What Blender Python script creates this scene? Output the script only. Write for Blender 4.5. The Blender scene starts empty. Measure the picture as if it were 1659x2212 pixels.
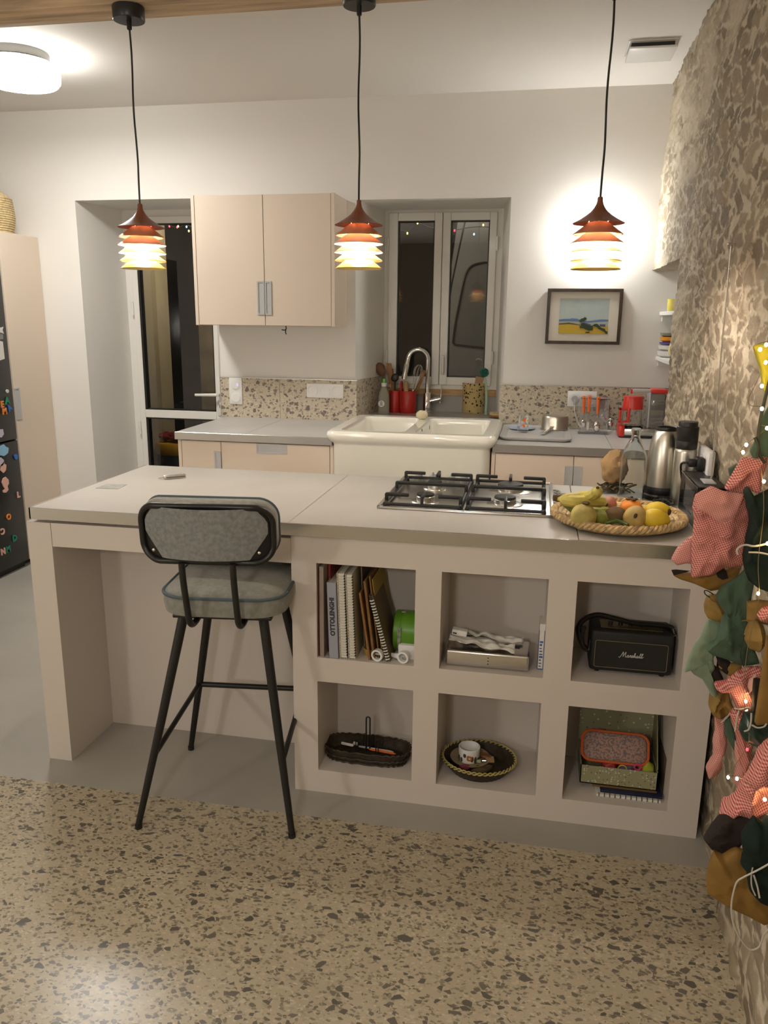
import bpy, bmesh, math, random
import numpy as np
from mathutils import Vector, Matrix, Euler, noise as mnoise
PI = math.pi
SC = bpy.context.scene
COL = SC.collection
random.seed(7)

# ------------------------------------------------------------------ camera (solved from the room's straight edges)
CAMP = Vector((1.8424, -2.2503, 1.5296))
_p, _y, _r = [math.radians(a) for a in (-13.7295, 10.9168, .6132)]
FW = Vector((-math.sin(_y) * math.cos(_p), math.cos(_y) * math.cos(_p), math.sin(_p)))
_rt = Vector((math.cos(_y), math.sin(_y), 0)); _up = _rt.cross(FW)
RT = math.cos(_r) * _rt + math.sin(_r) * _up
UP = -math.sin(_r) * _rt + math.cos(_r) * _up
FPX = 1706.37


def at(u, v, ax, val):
    """the point of the plane ax = val seen at photo position (u, v)"""
    d = FW + RT * ((u - 829.5) / FPX) - UP * ((v - 1106) / FPX)
    i = 'xyz'.index(ax)
    return CAMP + d * ((val - CAMP[i]) / d[i])


cam = bpy.data.cameras.new('camera')
cam.sensor_fit = 'HORIZONTAL'; cam.sensor_width = 36.0
cam.lens = 36.0 * FPX / 1659.0
cam.clip_start = .02
camo = bpy.data.objects.new('camera', cam); COL.objects.link(camo)
camo.matrix_world = Matrix(((RT.x, UP.x, -FW.x, CAMP.x), (RT.y, UP.y, -FW.y, CAMP.y), (RT.z, UP.z, -FW.z, CAMP.z), (0, 0, 0, 1)))
SC.camera = camo


# ------------------------------------------------------------------ materials
def s2l(c):
    return tuple(((x / 255) / 12.92 if x / 255 <= .04045 else ((x / 255 + .055) / 1.055) ** 2.4) for x in c)


def mat(name, col, rough=.5, metal=0, bump=0, bscale=200, var=0, vscale=8, emit=None, estr=1, trans=0, ior=1.45, alpha=1, spec=.5, coat=0, stretch=None, sheen=0, sss=0):
    m = bpy.data.materials.new(name); m.use_nodes = True
    n = m.node_tree.nodes; l = m.node_tree.links
    b = n['Principled BSDF']
    b.inputs['Base Color'].default_value = (*col, 1)
    b.inputs['Roughness'].default_value = rough
    b.inputs['Metallic'].default_value = metal
    b.inputs['IOR'].default_value = ior
    b.inputs['Specular IOR Level'].default_value = spec
    b.inputs['Transmission Weight'].default_value = trans
    b.inputs['Alpha'].default_value = alpha
    b.inputs['Coat Weight'].default_value = coat
    b.inputs['Sheen Weight'].default_value = sheen
    if emit:
        b.inputs['Emission Color'].default_value = (*emit, 1); b.inputs['Emission Strength'].default_value = estr
    if bump or var:
        tc = n.new('ShaderNodeTexCoord'); mp = n.new('ShaderNodeMapping'); l.new(tc.outputs['Object'], mp.inputs[0])
        if stretch: mp.inputs['Scale'].default_value = stretch
    if var:
        t = n.new('ShaderNodeTexNoise'); t.inputs['Scale'].default_value = vscale; t.inputs['Detail'].default_value = 5
        l.new(mp.outputs[0], t.inputs['Vector'])
        r = n.new('ShaderNodeValToRGB'); l.new(t.outputs['Fac'], r.inputs[0])
        r.color_ramp.elements[0].position = .3; r.color_ramp.elements[1].position = .7
        r.color_ramp.elements[0].color = (*[max(0, c * (1 - var)) for c in col], 1)
        r.color_ramp.elements[1].color = (*[min(1, c * (1 + var)) for c in col], 1)
        l.new(r.outputs[0], b.inputs['Base Color'])
    if bump:
        t = n.new('ShaderNodeTexNoise'); t.inputs['Scale'].default_value = bscale; t.inputs['Detail'].default_value = 4
        l.new(mp.outputs[0], t.inputs['Vector'])
        k = n.new('ShaderNodeBump'); k.inputs['Strength'].default_value = bump; k.inputs['Distance'].default_value = .002
        l.new(t.outputs['Fac'], k.inputs['Height']); l.new(k.outputs[0], b.inputs['Normal'])
    return m


class NT:
    """tiny node helper"""
    def __init__(s, m):
        s.n = m.node_tree.nodes; s.l = m.node_tree.links; s.b = s.n['Principled BSDF']

    def new(s, t, **kw):
        x = s.n.new('ShaderNode' + t)
        for k, v in kw.items():
            if k[0] == '_': x.inputs[k[1:].replace('_', ' ')].default_value = v
            else: setattr(x, k, v)
        return x

    def math(s, op, a, b=0.0, c=None):
        x = s.n.new('ShaderNodeMath'); x.operation = op
        for i, v in enumerate((a, b, c)):
            if v is None: continue
            if hasattr(v, 'is_output'): s.l.new(v, x.inputs[i])
            else: x.inputs[i].default_value = v
        return x.outputs[0]

    def mix(s, f, a, b):
        x = s.n.new('ShaderNodeMix'); x.data_type = 'RGBA'
        for i, v in ((0, f), (6, a), (7, b)):
            if hasattr(v, 'is_output'): s.l.new(v, x.inputs[i])
            elif i == 0: x.inputs[0].default_value = v
            else: x.inputs[i].default_value = (*v, 1)
        return x.outputs[2]


def terrazzo(name, base, layers, rough=.35, dens=1.0, vec='Object', seam=None):
    """layers: (scale, share, gap, colour a, colour b): angular chips, each a shrunken voronoi cell"""
    m = mat(name, base, rough); t = NT(m)
    tc = t.new('TexCoord'); src = tc.outputs[vec]
    ns = t.new('TexNoise', _Scale=26.0, _Detail=3.0); t.l.new(src, ns.inputs['Vector'])
    off = t.new('VectorMath', operation='MULTIPLY_ADD'); t.l.new(ns.outputs['Color'], off.inputs[0])
    off.inputs[1].default_value = (.011, .011, .011); t.l.new(src, off.inputs[2])
    big = t.new('TexNoise', _Scale=3.0, _Detail=4.0); t.l.new(src, big.inputs['Vector'])
    col = t.mix(big.outputs['Fac'], [c * .88 for c in base], [c * 1.1 for c in base])
    for i, (scl, share, gap, ca, cb) in enumerate(layers):
        mp = t.new('Mapping'); t.l.new(off.outputs[0], mp.inputs[0])
        mp.inputs['Location'].default_value = (i * 3.17, i * 1.31, i * 2.7); mp.inputs['Rotation'].default_value = (0, 0, .6 * i)
        mp.inputs['Scale'].default_value = (1, 1.5, 1.2)
        ve = t.new('TexVoronoi', feature='DISTANCE_TO_EDGE', _Scale=scl); vc = t.new('TexVoronoi', feature='F1', _Scale=scl)
        t.l.new(mp.outputs[0], ve.inputs['Vector']); t.l.new(mp.outputs[0], vc.inputs['Vector'])
        sp = t.new('SeparateColor'); t.l.new(vc.outputs['Color'], sp.inputs[0])
        g = t.math('MULTIPLY_ADD', sp.outputs[1], gap * 1.6, gap * .4)
        inside = t.math('GREATER_THAN', ve.outputs['Distance'], g)
        pick = t.math('LESS_THAN', sp.outputs[0], share)
        cc = t.mix(sp.outputs[2], ca, cb)
        col = t.mix(t.math('MULTIPLY', inside, pick), col, cc)
    t.l.new(col, t.b.inputs['Base Color'])
    return m


def gingham(name, ca, cb, size):
    m = mat(name, ca, .85, spec=.25); t = NT(m)
    tc = t.new('TexCoord'); sp = t.new('SeparateXYZ'); t.l.new(tc.outputs['Object'], sp.inputs[0])
    ns = t.new('TexNoise', _Scale=6.0); t.l.new(tc.outputs['Object'], ns.inputs['Vector'])
    w = t.math('MULTIPLY', ns.outputs['Fac'], .5)
    u = t.math('ADD', t.math('MULTIPLY_ADD', sp.outputs[0], .90 / size, t.math('MULTIPLY', sp.outputs[2], .44 / size)), w)
    v = t.math('SUBTRACT', t.math('MULTIPLY_ADD', sp.outputs[0], -.44 / size, t.math('MULTIPLY', sp.outputs[2], .90 / size)), w)
    fu = t.math('GREATER_THAN', t.math('FRACT', u), .5); fv = t.math('GREATER_THAN', t.math('FRACT', v), .5)
    s = t.math('MULTIPLY', t.math('ADD', fu, fv), .5)
    t.l.new(t.mix(s, cb, ca), t.b.inputs['Base Color'])
    return m


M = {}
M['wall'] = mat('white_wall_paint', (.80, .775, .73), .75, bump=.12, bscale=60)
M['ceil'] = mat('ceiling_paint', (.78, .75, .70), .8, bump=.1, bscale=50)
M['island'] = mat('island_paint', (.63, .57, .515), .45, bump=.12, bscale=90)
M['cab'] = mat('beige_laminate', (.70, .59, .48), .5, bump=.05, bscale=300)
M['grip'] = mat('grey_plastic', (.47, .47, .47), .45)
M['tile'] = mat('grey_stoneware', (.47, .45, .415), .38, bump=.05, bscale=40, var=.07, vscale=3)
M['tile2'] = mat('grey_stoneware_back', (.50, .485, .465), .34, bump=.05, bscale=40, var=.07, vscale=3)
M['ledge'] = mat('grey_ledge_slab', (.36, .345, .33), .3, var=.12, vscale=6, stretch=(1, 6, 1))
M['alu'] = mat('brushed_aluminium', (.62, .61, .59), .24, 1, bump=.06, bscale=60, stretch=(1, 60, 60))
M['steel'] = mat('stainless_steel', (.68, .66, .62), .27, 1)
M['dullsteel'] = mat('dull_steel', (.20, .195, .18), .45, .6)
M['brushed'] = mat('brushed_steel', (.60, .57, .50), .3, 1, bump=.08, bscale=30, stretch=(30, 30, .5))
M['chrome'] = mat('chrome', (.75, .74, .72), .07, 1)
M['iron'] = mat('cast_iron', (.012, .012, .012), .45, bump=.2, bscale=500)
M['black'] = mat('black_metal', (.012, .011, .010), .35)
M['blackgloss'] = mat('black_gloss', (.008, .008, .009), .12)
M['blackplastic'] = mat('black_plastic', (.014, .013, .012), .42)
M['ceramic'] = mat('sink_ceramic', (.82, .80, .71), .12, coat=.3)
M['pvc'] = mat('white_pvc', (.80, .78, .73), .35)
M['plastic'] = mat('white_plastic', (.80, .79, .77), .3)
M['slot'] = mat('dark_slot', (.03, .03, .03), .6)
M['resin'] = mat('grey_resin_floor', (.375, .355, .315), .38, var=.1, vscale=2.5, bump=.05, bscale=60)
M['glass'] = mat('clear_glass', (1, 1, 1), 0.0, trans=1, ior=1.45)
M['pane'] = mat('double_glazing', (1, 1, 1), 0.0, trans=1, ior=1.48)
M['bottleglass'] = mat('bottle_glass', (.95, .99, .98), .02, trans=1, ior=1.09, coat=.8)
M['smoke'] = mat('smoked_plastic', (.62, .60, .58), .1, trans=.85, ior=1.3)
M['acrylic'] = mat('clear_acrylic', (.93, .94, .96), .12, trans=.8, ior=1.2)
M['denim'] = mat('grey_cloth', (.235, .232, .20), .95, bump=.6, bscale=600, var=.16, vscale=60, sheen=.3)
M['denimback'] = mat('grey_back_cloth', (.22, .222, .215), .95, bump=.6, bscale=700, var=.2, vscale=90)
M['piping'] = mat('blue_piping', (.085, .115, .135), .9)
M['terr'] = terrazzo('terrazzo_floor', (.47, .40, .285), [
    (140, .30, .05, (.30, .26, .18), (.60, .53, .40)), (76, .22, .05, (.34, .29, .20), (.56, .49, .36)),
    (105, .17, .05, (.16, .14, .10), (.29, .25, .18)), (70, .11, .06, (.125, .11, .085), (.22, .19, .145)), (50, .075, .07, (.105, .095, .078), (.18, .155, .12)), (38, .025, .07, (.105, .095, .08), (.16, .14, .11))], .28)
M['splash'] = terrazzo('terrazzo_splashback', (.56, .49, .37), [
    (120, .30, .06, (.36, .30, .22), (.70, .64, .52)), (80, .22, .06, (.28, .23, .17), (.62, .55, .43)),
    (70, .14, .07, (.17, .14, .12), (.30, .25, .21)), (46, .10, .08, (.15, .125, .11), (.27, .23, .20)), (34, .04, .08, (.15, .125, .11), (.22, .19, .17))], .25)
M['beam'] = mat('old_oak_beam', (.52, .38, .24), .7, bump=.7, bscale=14, var=.4, vscale=7, stretch=(.35, 4, 4))
M['rust'] = mat('rust_enamel', (.21, .068, .032), .35)
M['rust2'] = mat('terracotta_enamel', (.50, .23, .12), .4)
M['salmon'] = mat('salmon_enamel', (.72, .45, .30), .4)
M['amber'] = mat('amber_enamel', (.94, .76, .42), .4)
M['yellow'] = mat('yellow_enamel', (.92, .66, .22), .4)
M['ochre'] = mat('ochre_enamel', (.88, .55, .12), .4)
M['bulb'] = mat('lit_bulb', (1, .9, .7), .5, emit=(1, .89, .76), estr=680)
M['bulbc'] = mat('lit_ceiling_glass', (1, 1, 1), .2, emit=(1, .97, .92), estr=44)
M['bulbb'] = mat('lit_ceiling_glass_bottom', (1, 1, 1), .2, emit=(1, .97, .92), estr=76)
t = NT(M['bulbc']); tc = t.new('TexCoord'); vo = t.new('TexVoronoi', feature='DISTANCE_TO_EDGE', _Scale=46.0); t.l.new(tc.outputs['Object'], vo.inputs['Vector'])
t.l.new(t.math('MULTIPLY_ADD', t.math('GREATER_THAN', vo.outputs['Distance'], .075), 26.0, .55), t.b.inputs['Emission Strength'])
M['lampglass'] = mat('pressed_lamp_glass', (.75, .73, .68), .2)
M['enamelgrey'] = mat('grey_lamp_base', (.20, .195, .185), .5)
M['bulbw'] = mat('lit_wall_globe', (1, 1, 1), .3, emit=(1, .98, .95), estr=140)
M['led'] = mat('lit_led', (1, .9, .6), .5, emit=(1, .70, .32), estr=95)
M['ledred'] = mat('lit_led_red', (1, .2, .2), .5, emit=(1, .03, .08), estr=2.5)
M['ledyel'] = mat('lit_led_outside', (1, .8, .5), .5, emit=(1, .55, .12), estr=3)
M['ledblue'] = mat('lit_led_cool', (.6, .8, 1), .5, emit=(.4, .7, 1), estr=1.6)
M['copperwire'] = mat('copper_wire', (.22, .15, .07), .4)
M['wire'] = mat('dark_wire', (.02, .025, .015), .6)
M['wicker'] = mat('pale_wicker', (.50, .345, .165), .7, bump=.8, bscale=120, var=.4, vscale=70)
M['wicker2'] = mat('straw_coil', (.56, .42, .24), .75, bump=.8, bscale=110, var=.4, vscale=50)
M['darkwicker'] = mat('dark_wicker', (.035, .024, .013), .6, bump=.8, bscale=160, var=.4, vscale=70)
M['yrim'] = mat('yellow_straw', (.42, .35, .12), .7)
M['straw'] = mat('straw_basket', (.55, .43, .23), .8, bump=.8, bscale=90, var=.25, vscale=60)
M['red'] = mat('red_enamel', (.42, .022, .016), .35)
M['redpl'] = mat('red_plastic', (.60, .035, .022), .3)
M['orange'] = mat('orange_plastic', (.80, .17, .035), .35)
M['wood'] = mat('utensil_wood', (.27, .135, .055), .6, bump=.3, bscale=60, var=.3, vscale=14, stretch=(8, 8, 1))
M['wooddark'] = mat('dark_utensil_wood', (.12, .052, .022), .55, var=.3, vscale=14)
M['woodpale'] = mat('pale_wood', (.46, .29, .14), .6, var=.25, vscale=9, stretch=(1, 6, 6))
M['mint'] = mat('mint_plastic', (.42, .62, .46), .4)
M['teal'] = mat('green_bristle', (.04, .22, .16), .7)
M['bristle'] = mat('straw_bristle', (.58, .45, .24), .9, bump=.8, bscale=400)
M['cream'] = mat('cream_wax', (.66, .58, .38), .6, bump=.3, bscale=60)
M['tray'] = mat('grey_drying_tray', (.42, .41, .40), .4)
M['blueglass'] = mat('pale_blue_plate', (.40, .50, .66), .15)
M['paperwhite'] = mat('white_paper', (.72, .70, .64), .8)
M['papercream'] = mat('cream_paper', (.60, .55, .42), .85)
M['kraft'] = mat('kraft_paper', (.40, .25, .115), .8, bump=1, bscale=40, var=.25, vscale=12)
M['brownpaper'] = mat('brown_paper', (.20, .10, .035), .75, var=.3, vscale=30, stretch=(3, 3, 1))
M['darkstring'] = mat('dried_twigs', (.09, .065, .035), .9, bump=.9, bscale=80, var=.5, vscale=60)
M['banana'] = mat('banana_skin', (.56, .47, .115), .45, var=.22, vscale=20)
M['green'] = mat('green_skin', (.25, .27, .055), .5, var=.3, vscale=25)
M['pear'] = mat('pear_skin', (.46, .37, .11), .55, var=.28, vscale=22)
M['pear2'] = mat('russet_skin', (.47, .33, .105), .55, var=.28, vscale=26)
M['kiwi'] = mat('kiwi_skin', (.155, .095, .042), .85, bump=.5, bscale=300)
M['onion'] = mat('pink_onion_skin', (.42, .17, .11), .5, var=.25, vscale=16)
M['persimmon'] = mat('persimmon_skin', (.78, .24, .018), .35, var=.12, vscale=10)
M['lemon'] = mat('lemon_skin', (.72, .50, .032), .45, bump=.35, bscale=160)
M['stalk'] = mat('dry_stalk', (.085, .05, .02), .8)
M['bean'] = mat('green_bean', (.075, .115, .02), .55)
M['gl'] = mat('leaf_green_cloth', (.055, .092, .058), .9, bump=.4, bscale=500, var=.2, vscale=12)
M['gd'] = mat('dark_green_velvet', (.008, .016, .012), .8, bump=.3, bscale=300, spec=.2)
M['gk'] = mat('bottle_green_satin', (.010, .030, .022), .3)
M['lime'] = mat('lime_cloth', (.42, .38, .03), .8, var=.2, vscale=14)
M['och'] = mat('ochre_cloth', (.225, .135, .032), .85, bump=.5, bscale=300, var=.25, vscale=14)
M['kr'] = mat('kraft_bag', (.215, .115, .022), .75, bump=.4, bscale=60, var=.2, vscale=12)
M['dark'] = mat('brown_black_cloth', (.014, .008, .005), .9, bump=.5, bscale=300)
M['ging'] = gingham('red_gingham_cloth', (.36, .035, .032), (.62, .36, .30), .0045)
M['gingp'] = gingham('pink_gingham_cloth', (.46, .13, .11), (.66, .38, .33), .0042)
M['ribbon'] = mat('pale_ribbon', (.45, .42, .36), .35)
M['fridge'] = mat('black_fridge_door', (.012, .0115, .011), .3)
M['frame'] = mat('dark_wood_frame', (.045, .028, .02), .35, var=.4, vscale=30)
M['matb'] = mat('mount_board', (.68, .64, .55), .85)
for k, c in dict(mgreen=(.02, .22, .13), morange=(.75, .25, .05), mblue=(.04, .17, .5), mpink=(.72, .42, .34), mwhite=(.62, .60, .55), mlblue=(.25, .48, .66), mlilac=(.50, .46, .55), mgrey=(.2, .2, .2)).items():
    M[k] = mat('magnet_' + k[1:], c, .45)


# ------------------------------------------------------------------ mesh builder
class MB:
    def __init__(s): s.v = []; s.f = []; s.mi = []; s.cur = 0

    def add(s, vs, fs):
        o = len(s.v); s.v += [tuple(v) for v in vs]; s.f += [tuple(i + o for i in f) for f in fs]; s.mi += [s.cur] * len(fs); return s

    def box(s, x0, x1, y0, y1, z0, z1, bev=0, seg=2, mtx=None):
        bm = bmesh.new(); bmesh.ops.create_cube(bm, size=1)
        for v in bm.verts: v.co = Vector(((x0 + x1) / 2 + v.co.x * (x1 - x0), (y0 + y1) / 2 + v.co.y * (y1 - y0), (z0 + z1) / 2 + v.co.z * (z1 - z0)))
        if bev: bmesh.ops.bevel(bm, geom=bm.edges[:], offset=min(bev, .49 * min(abs(x1 - x0), abs(y1 - y0), abs(z1 - z0))), segments=seg, profile=.5, affect='EDGES')
        if mtx: bm.transform(mtx)
        s.bm(bm); return s

    def bm(s, bm):
        bm.verts.index_update(); s.add([v.co.copy() for v in bm.verts], [[v.index for v in f.verts] for f in bm.faces]); bm.free()

    def lathe(s, prof, n=32, c=(0, 0, 0), mtx=None, sx=1, sy=1, wob=None):
        """prof: (r, z) from bottom to top (closed at r=0 ends)"""
        vs = []; fs = []; rows = []
        for (r, z) in prof:
            if r < 1e-6: rows.append([len(vs)]); vs.append(Vector((0, 0, z)))
            else:
                row = []
                for k in range(n):
                    a = 2 * PI * k / n; rr = r * (wob(a, z) if wob else 1)
                    row.append(len(vs)); vs.append(Vector((rr * math.cos(a) * sx, rr * math.sin(a) * sy, z)))
                rows.append(row)
        for a, b in zip(rows, rows[1:]):
            for k in range(n):
                k2 = (k + 1) % n
                if len(a) == 1 and len(b) == 1: break
                if len(a) == 1: fs.append((a[0], b[k2], b[k]))
                elif len(b) == 1: fs.append((a[k], a[k2], b[0]))
                else: fs.append((a[k], a[k2], b[k2], b[k]))
        c = Vector(c)
        vs = [(mtx @ v if mtx else v) + c for v in vs]
        return s.add(vs, fs)

    def tube(s, pts, r, n=8, closed=False, cap=True, flat=None):
        pts = [Vector(p) for p in pts]; N = len(pts)
        rs = r if isinstance(r, (list, tuple)) else [r] * N
        vs = []; fs = []
        up = None
        for i, p in enumerate(pts):
            a = pts[i - 1] if (i or closed) else p; b = pts[(i + 1) % N] if (i < N - 1 or closed) else p
            t = (b - a)
            if t.length < 1e-9: t = Vector((0, 0, 1))
            t.normalize()
            if up is None:
                up = Vector((0, 0, 1)) if abs(t.z) < .95 else Vector((1, 0, 0))
            x = up - t * up.dot(t)
            if x.length < 1e-6: x = t.orthogonal()
            x.normalize(); y = t.cross(x); up = x
            for k in range(n):
                an = 2 * PI * k / n
                fx, fy = flat if flat else (1, 1)
                vs.append(p + (x * math.cos(an) * fx + y * math.sin(an) * fy) * rs[i])
        for i in range(N if closed else N - 1):
            j = (i + 1) % N
            for k in range(n):
                k2 = (k + 1) % n
                fs.append((i * n + k, i * n + k2, j * n + k2, j * n + k))
        if cap and not closed:
            fs.append(tuple(range(n - 1, -1, -1))); fs.append(tuple((N - 1) * n + k for k in range(n)))
        return s.add(vs, fs)

    def cyl(s, p0, p1, r0, r1=None, n=24):
        return s.tube([p0, p1], [r0, r0 if r1 is None else r1], n)

    def ball(s, c, rx, ry=None, rz=None, n=16, m=10, mtx=None, fn=None):
        ry = rx if ry is None else ry; rz = rx if rz is None else rz
        vs = []; fs = []
        c = Vector(c)
        for i in range(m + 1):
            th = PI * i / m
            for k in range(n):
                ph = 2 * PI * k / n
                v = Vector((math.sin(th) * math.cos(ph), math.sin(th) * math.sin(ph), -math.cos(th)))
                q = fn(v) if fn else 1
                v = Vector((v.x * rx, v.y * ry, v.z * rz)) * q
                vs.append((mtx @ v if mtx else v) + c)
        for i in range(m):
            for k in range(n):
                k2 = (k + 1) % n
                if i == 0: fs.append((k, (i + 1) * n + k2, (i + 1) * n + k)); continue
                if i == m - 1: fs.append((i * n + k, i * n + k2, (i + 1) * n + k)); continue
                fs.append((i * n + k, i * n + k2, (i + 1) * n + k2, (i + 1) * n + k))
        return s.add(vs, fs)

    def prism(s, poly, ax, a, b):
        """poly in the other two axes (xyz order), extruded along ax from a to b"""
        def P(p, t):
            return {'x': (t, p[0], p[1]), 'y': (p[0], t, p[1]), 'z': (p[0], p[1], t)}[ax]
        n = len(poly)
        vs = [P(p, a) for p in poly] + [P(p, b) for p in poly]
        fs = [tuple(range(n)), tuple(range(2 * n - 1, n - 1, -1))] + [(i, i + n, (i + 1) % n + n, (i + 1) % n) for i in range(n)]
        return s.add(vs, fs)

    def frame(s, x0, x1, z0, z1, t, y0, y1):
        """a flat rectangular frame facing y, without overlapping pieces"""
        return s.box(x0, x0 + t, y0, y1, z0, z1).box(x1 - t, x1, y0, y1, z0, z1).box(x0 + t, x1 - t, y0, y1, z0, z0 + t).box(x0 + t, x1 - t, y0, y1, z1 - t, z1)

    def quad(s, *p): return s.add(p, [tuple(range(len(p)))])

    def tr(s, mtx): s.v = [tuple(mtx @ Vector(v)) for v in s.v]; return s

    def merge(s, other):
        o = len(s.v); s.v += other.v; s.f += [tuple(i + o for i in f) for f in other.f]; s.mi += [s.cur] * len(other.f); return s


WM = {}   # world matrices of roots and parts


def link(name, data, parent=None):
    o = bpy.data.objects.new(name, data); COL.objects.link(o)
    if parent is not None: o.parent = parent
    WM[o] = WM[parent].copy() if parent is not None else Matrix()
    return o


def mk(name, mb, mats, parent=None, world=True, ang=38, smooth=True, norm=True):
    """one mesh object; world=True: the builder holds world coordinates, else coordinates local to the thing"""
    me = bpy.data.meshes.new(name)
    me.from_pydata(mb.v, [], mb.f)
    for m in (mats if isinstance(mats, (list, tuple)) else [mats]): me.materials.append(M[m] if isinstance(m, str) else m)
    me.polygons.foreach_set('material_index', mb.mi)
    if norm:
        bm = bmesh.new(); bm.from_mesh(me); bmesh.ops.recalc_face_normals(bm, faces=bm.faces[:]); bm.to_mesh(me); bm.free()
    if parent is not None and world: me.transform(WM[parent].inverted())
    if smooth:
        me.polygons.foreach_set('use_smooth', [True] * len(me.polygons)); me.set_sharp_from_angle(angle=math.radians(ang))
    me.update()
    return link(name, me, parent)


def tag(o, label=None, cat=None, group=None, kind=None):
    if label: o['label'] = label
    if cat: o['category'] = cat
    if group: o['group'] = group
    if kind: o['kind'] = kind
    return o


def thing(name, label, cat, loc=(0, 0, 0), rz=0, group=None, rot=None):
    o = link(name, None); o.empty_display_size = .05
    o.location = loc; e = Euler(rot) if rot else Euler((0, 0, rz)); o.rotation_euler = e
    WM[o] = Matrix.Translation(Vector(loc)) @ e.to_matrix().to_4x4()
    return tag(o, label, cat, group)


def solo(name, mb, mats, label, cat, loc=None, group=None, ang=38, **k):
    """a thing that is one mesh, with its origin at loc (default: centre of its underside)"""
    if loc is None:
        a = np.array(mb.v); loc = ((a[:, 0].min() + a[:, 0].max()) / 2, (a[:, 1].min() + a[:, 1].max()) / 2, a[:, 2].min())
    loc = Vector(loc)
    mb.v = [tuple(Vector(v) - loc) for v in mb.v]
    o = mk(name, mb, mats, None, False, ang, **k); o.location = loc; WM[o] = Matrix.Translation(loc)
    return tag(o, label, cat, group)


def struct(name, mb, mats, parent=None, ang=30, **k):
    o = mk(name, mb, mats, parent, True, ang, **k)
    if parent is None: o['kind'] = 'structure'
    return o


def copy_tree(o, loc=None, label=None, parent=None):
    c = o.copy(); COL.objects.link(c)
    if parent is not None: c.parent = parent
    if loc is not None: c.location = loc
    if label: c['label'] = label
    for ch in list(o.children): copy_tree(ch, None, None, c)
    return c


def RX(a): return Matrix.Rotation(a, 4, 'X')
def RY(a): return Matrix.Rotation(a, 4, 'Y')
def RZ(a): return Matrix.Rotation(a, 4, 'Z')
def TR(*p): return Matrix.Translation(Vector(p if len(p) == 3 else p[0]))


def arc(c, r, a0, a1, n, f):
    return [Vector(c) + Vector(f(r * math.cos(a0 + (a1 - a0) * i / n), r * math.sin(a0 + (a1 - a0) * i / n))) for i in range(n + 1)]


def smooth_pts(P, k=6):
    """Catmull-Rom through the points"""
    P = [Vector(p) for p in P]; Q = [P[0] * 2 - P[1]] + P + [P[-1] * 2 - P[-2]]; out = []
    for i in range(1, len(Q) - 2):
        a, b, c, d = Q[i - 1:i + 3]
        for j in range(k):
            t = j / k
            out.append(.5 * ((2 * b) + (c - a) * t + (2 * a - 5 * b + 4 * c - d) * t * t + (3 * b - a - 3 * c + d) * t ** 3))
    return out + [P[-1]]


def text_mb(body, size, depth, offset=0.0):
    """flat letters in the xy plane, facing +z, as builder geometry centred on the origin"""
    cu = bpy.data.curves.new('lettering', 'FONT'); cu.body = body; cu.size = size; cu.extrude = depth / 2; cu.offset = offset
    cu.align_x = 'CENTER'; cu.align_y = 'CENTER'; cu.resolution_u = 4
    o = bpy.data.objects.new('lettering', cu); COL.objects.link(o)
    dg = bpy.context.evaluated_depsgraph_get(); me = bpy.data.meshes.new_from_object(o.evaluated_get(dg))
    b = MB(); b.add([v.co.copy() for v in me.vertices], [tuple(p.vertices) for p in me.polygons])
    bpy.data.objects.remove(o); bpy.data.curves.remove(cu); bpy.data.meshes.remove(me)
    return b


def rrect(w, h, r, n=6, cx=0, cy=0):
    out = []
    for (sx, sy, a0) in ((1, 1, 0), (-1, 1, PI / 2), (-1, -1, PI), (1, -1, 1.5 * PI)):
        for i in range(n + 1):
            a = a0 + PI / 2 * i / n
            out.append((cx + sx * (w / 2 - r) + r * math.cos(a), cy + sy * (h / 2 - r) + r * math.sin(a)))
    return out


def loft(mb, rings, cap0=True, cap1=True):
    n = len(rings[0]); vs = [v for r in rings for v in r]; fs = []
    for i in range(len(rings) - 1):
        for k in range(n):
            k2 = (k + 1) % n; fs.append((i * n + k, i * n + k2, (i + 1) * n + k2, (i + 1) * n + k))
    if cap0: fs.append(tuple(range(n)))
    if cap1: fs.append(tuple((len(rings) - 1) * n + k for k in range(n - 1, -1, -1)))
    return mb.add(vs, fs)
# ------------------------------------------------------------------ the room
HT = .92           # island worktop
HC = .933          # back worktop
YW = 2.377         # back wall
ZC = 2.71          # ceiling
XL, XR, YB = -1.95, 2.9, -5.2

b = MB().box(XL - .2, XR, YB, -.135, -.05, 0)
struct('floor', b, 'terr', smooth=False)
b = MB().box(XL - .2, XR, -.135, 3.0, -.05, 0)
struct('floor_kitchen', b, 'resin', smooth=False)
b = MB().box(XL - .2, XR, YB - .2, 3.1, ZC, ZC + .1)
struct('ceiling', b, 'ceil', smooth=False)
b = MB().box(XL - .15, XL, YB, 3.1, 0, ZC)
struct('wall_left', b, 'wall', smooth=False)
b = MB().box(XL - .2, XR, YB - .15, YB, 0, ZC)
struct('wall_rear', b, mat('dark_room_wall', (.24, .20, .16), .8), smooth=False)

# back wall: piers with splayed reveals round the door and the window
YO = 2.96
b = MB()
b.prism([(XL - .1, YW), (-.972, YW), (-.914, 2.84), (-.914, YO), (XL - .1, YO)], 'z', 0, ZC)
b.prism([(-.079, YW), (.768, YW), (.852, 2.84), (.852, YO), (-.285, YO), (-.285, 2.84)], 'z', 0, ZC)
b.prism([(1.637, YW), (XR, YW), (XR, YO), (1.575, YO), (1.575, 2.84)], 'z', 0, ZC)
b.prism([(-.972, YW), (-.079, YW), (-.285, 2.84), (-.285, YO), (-.914, YO), (-.914, 2.84)], 'z', 2.205, ZC)
b.prism([(.768, YW), (1.637, YW), (1.575, 2.84), (1.575, YO), (.852, YO), (.852, 2.84)], 'z', 2.181, ZC)
b.box(.76, 1.645, 2.5, YO, 0, .93)
struct('wall_back', b, 'wall', smooth=False)

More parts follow.
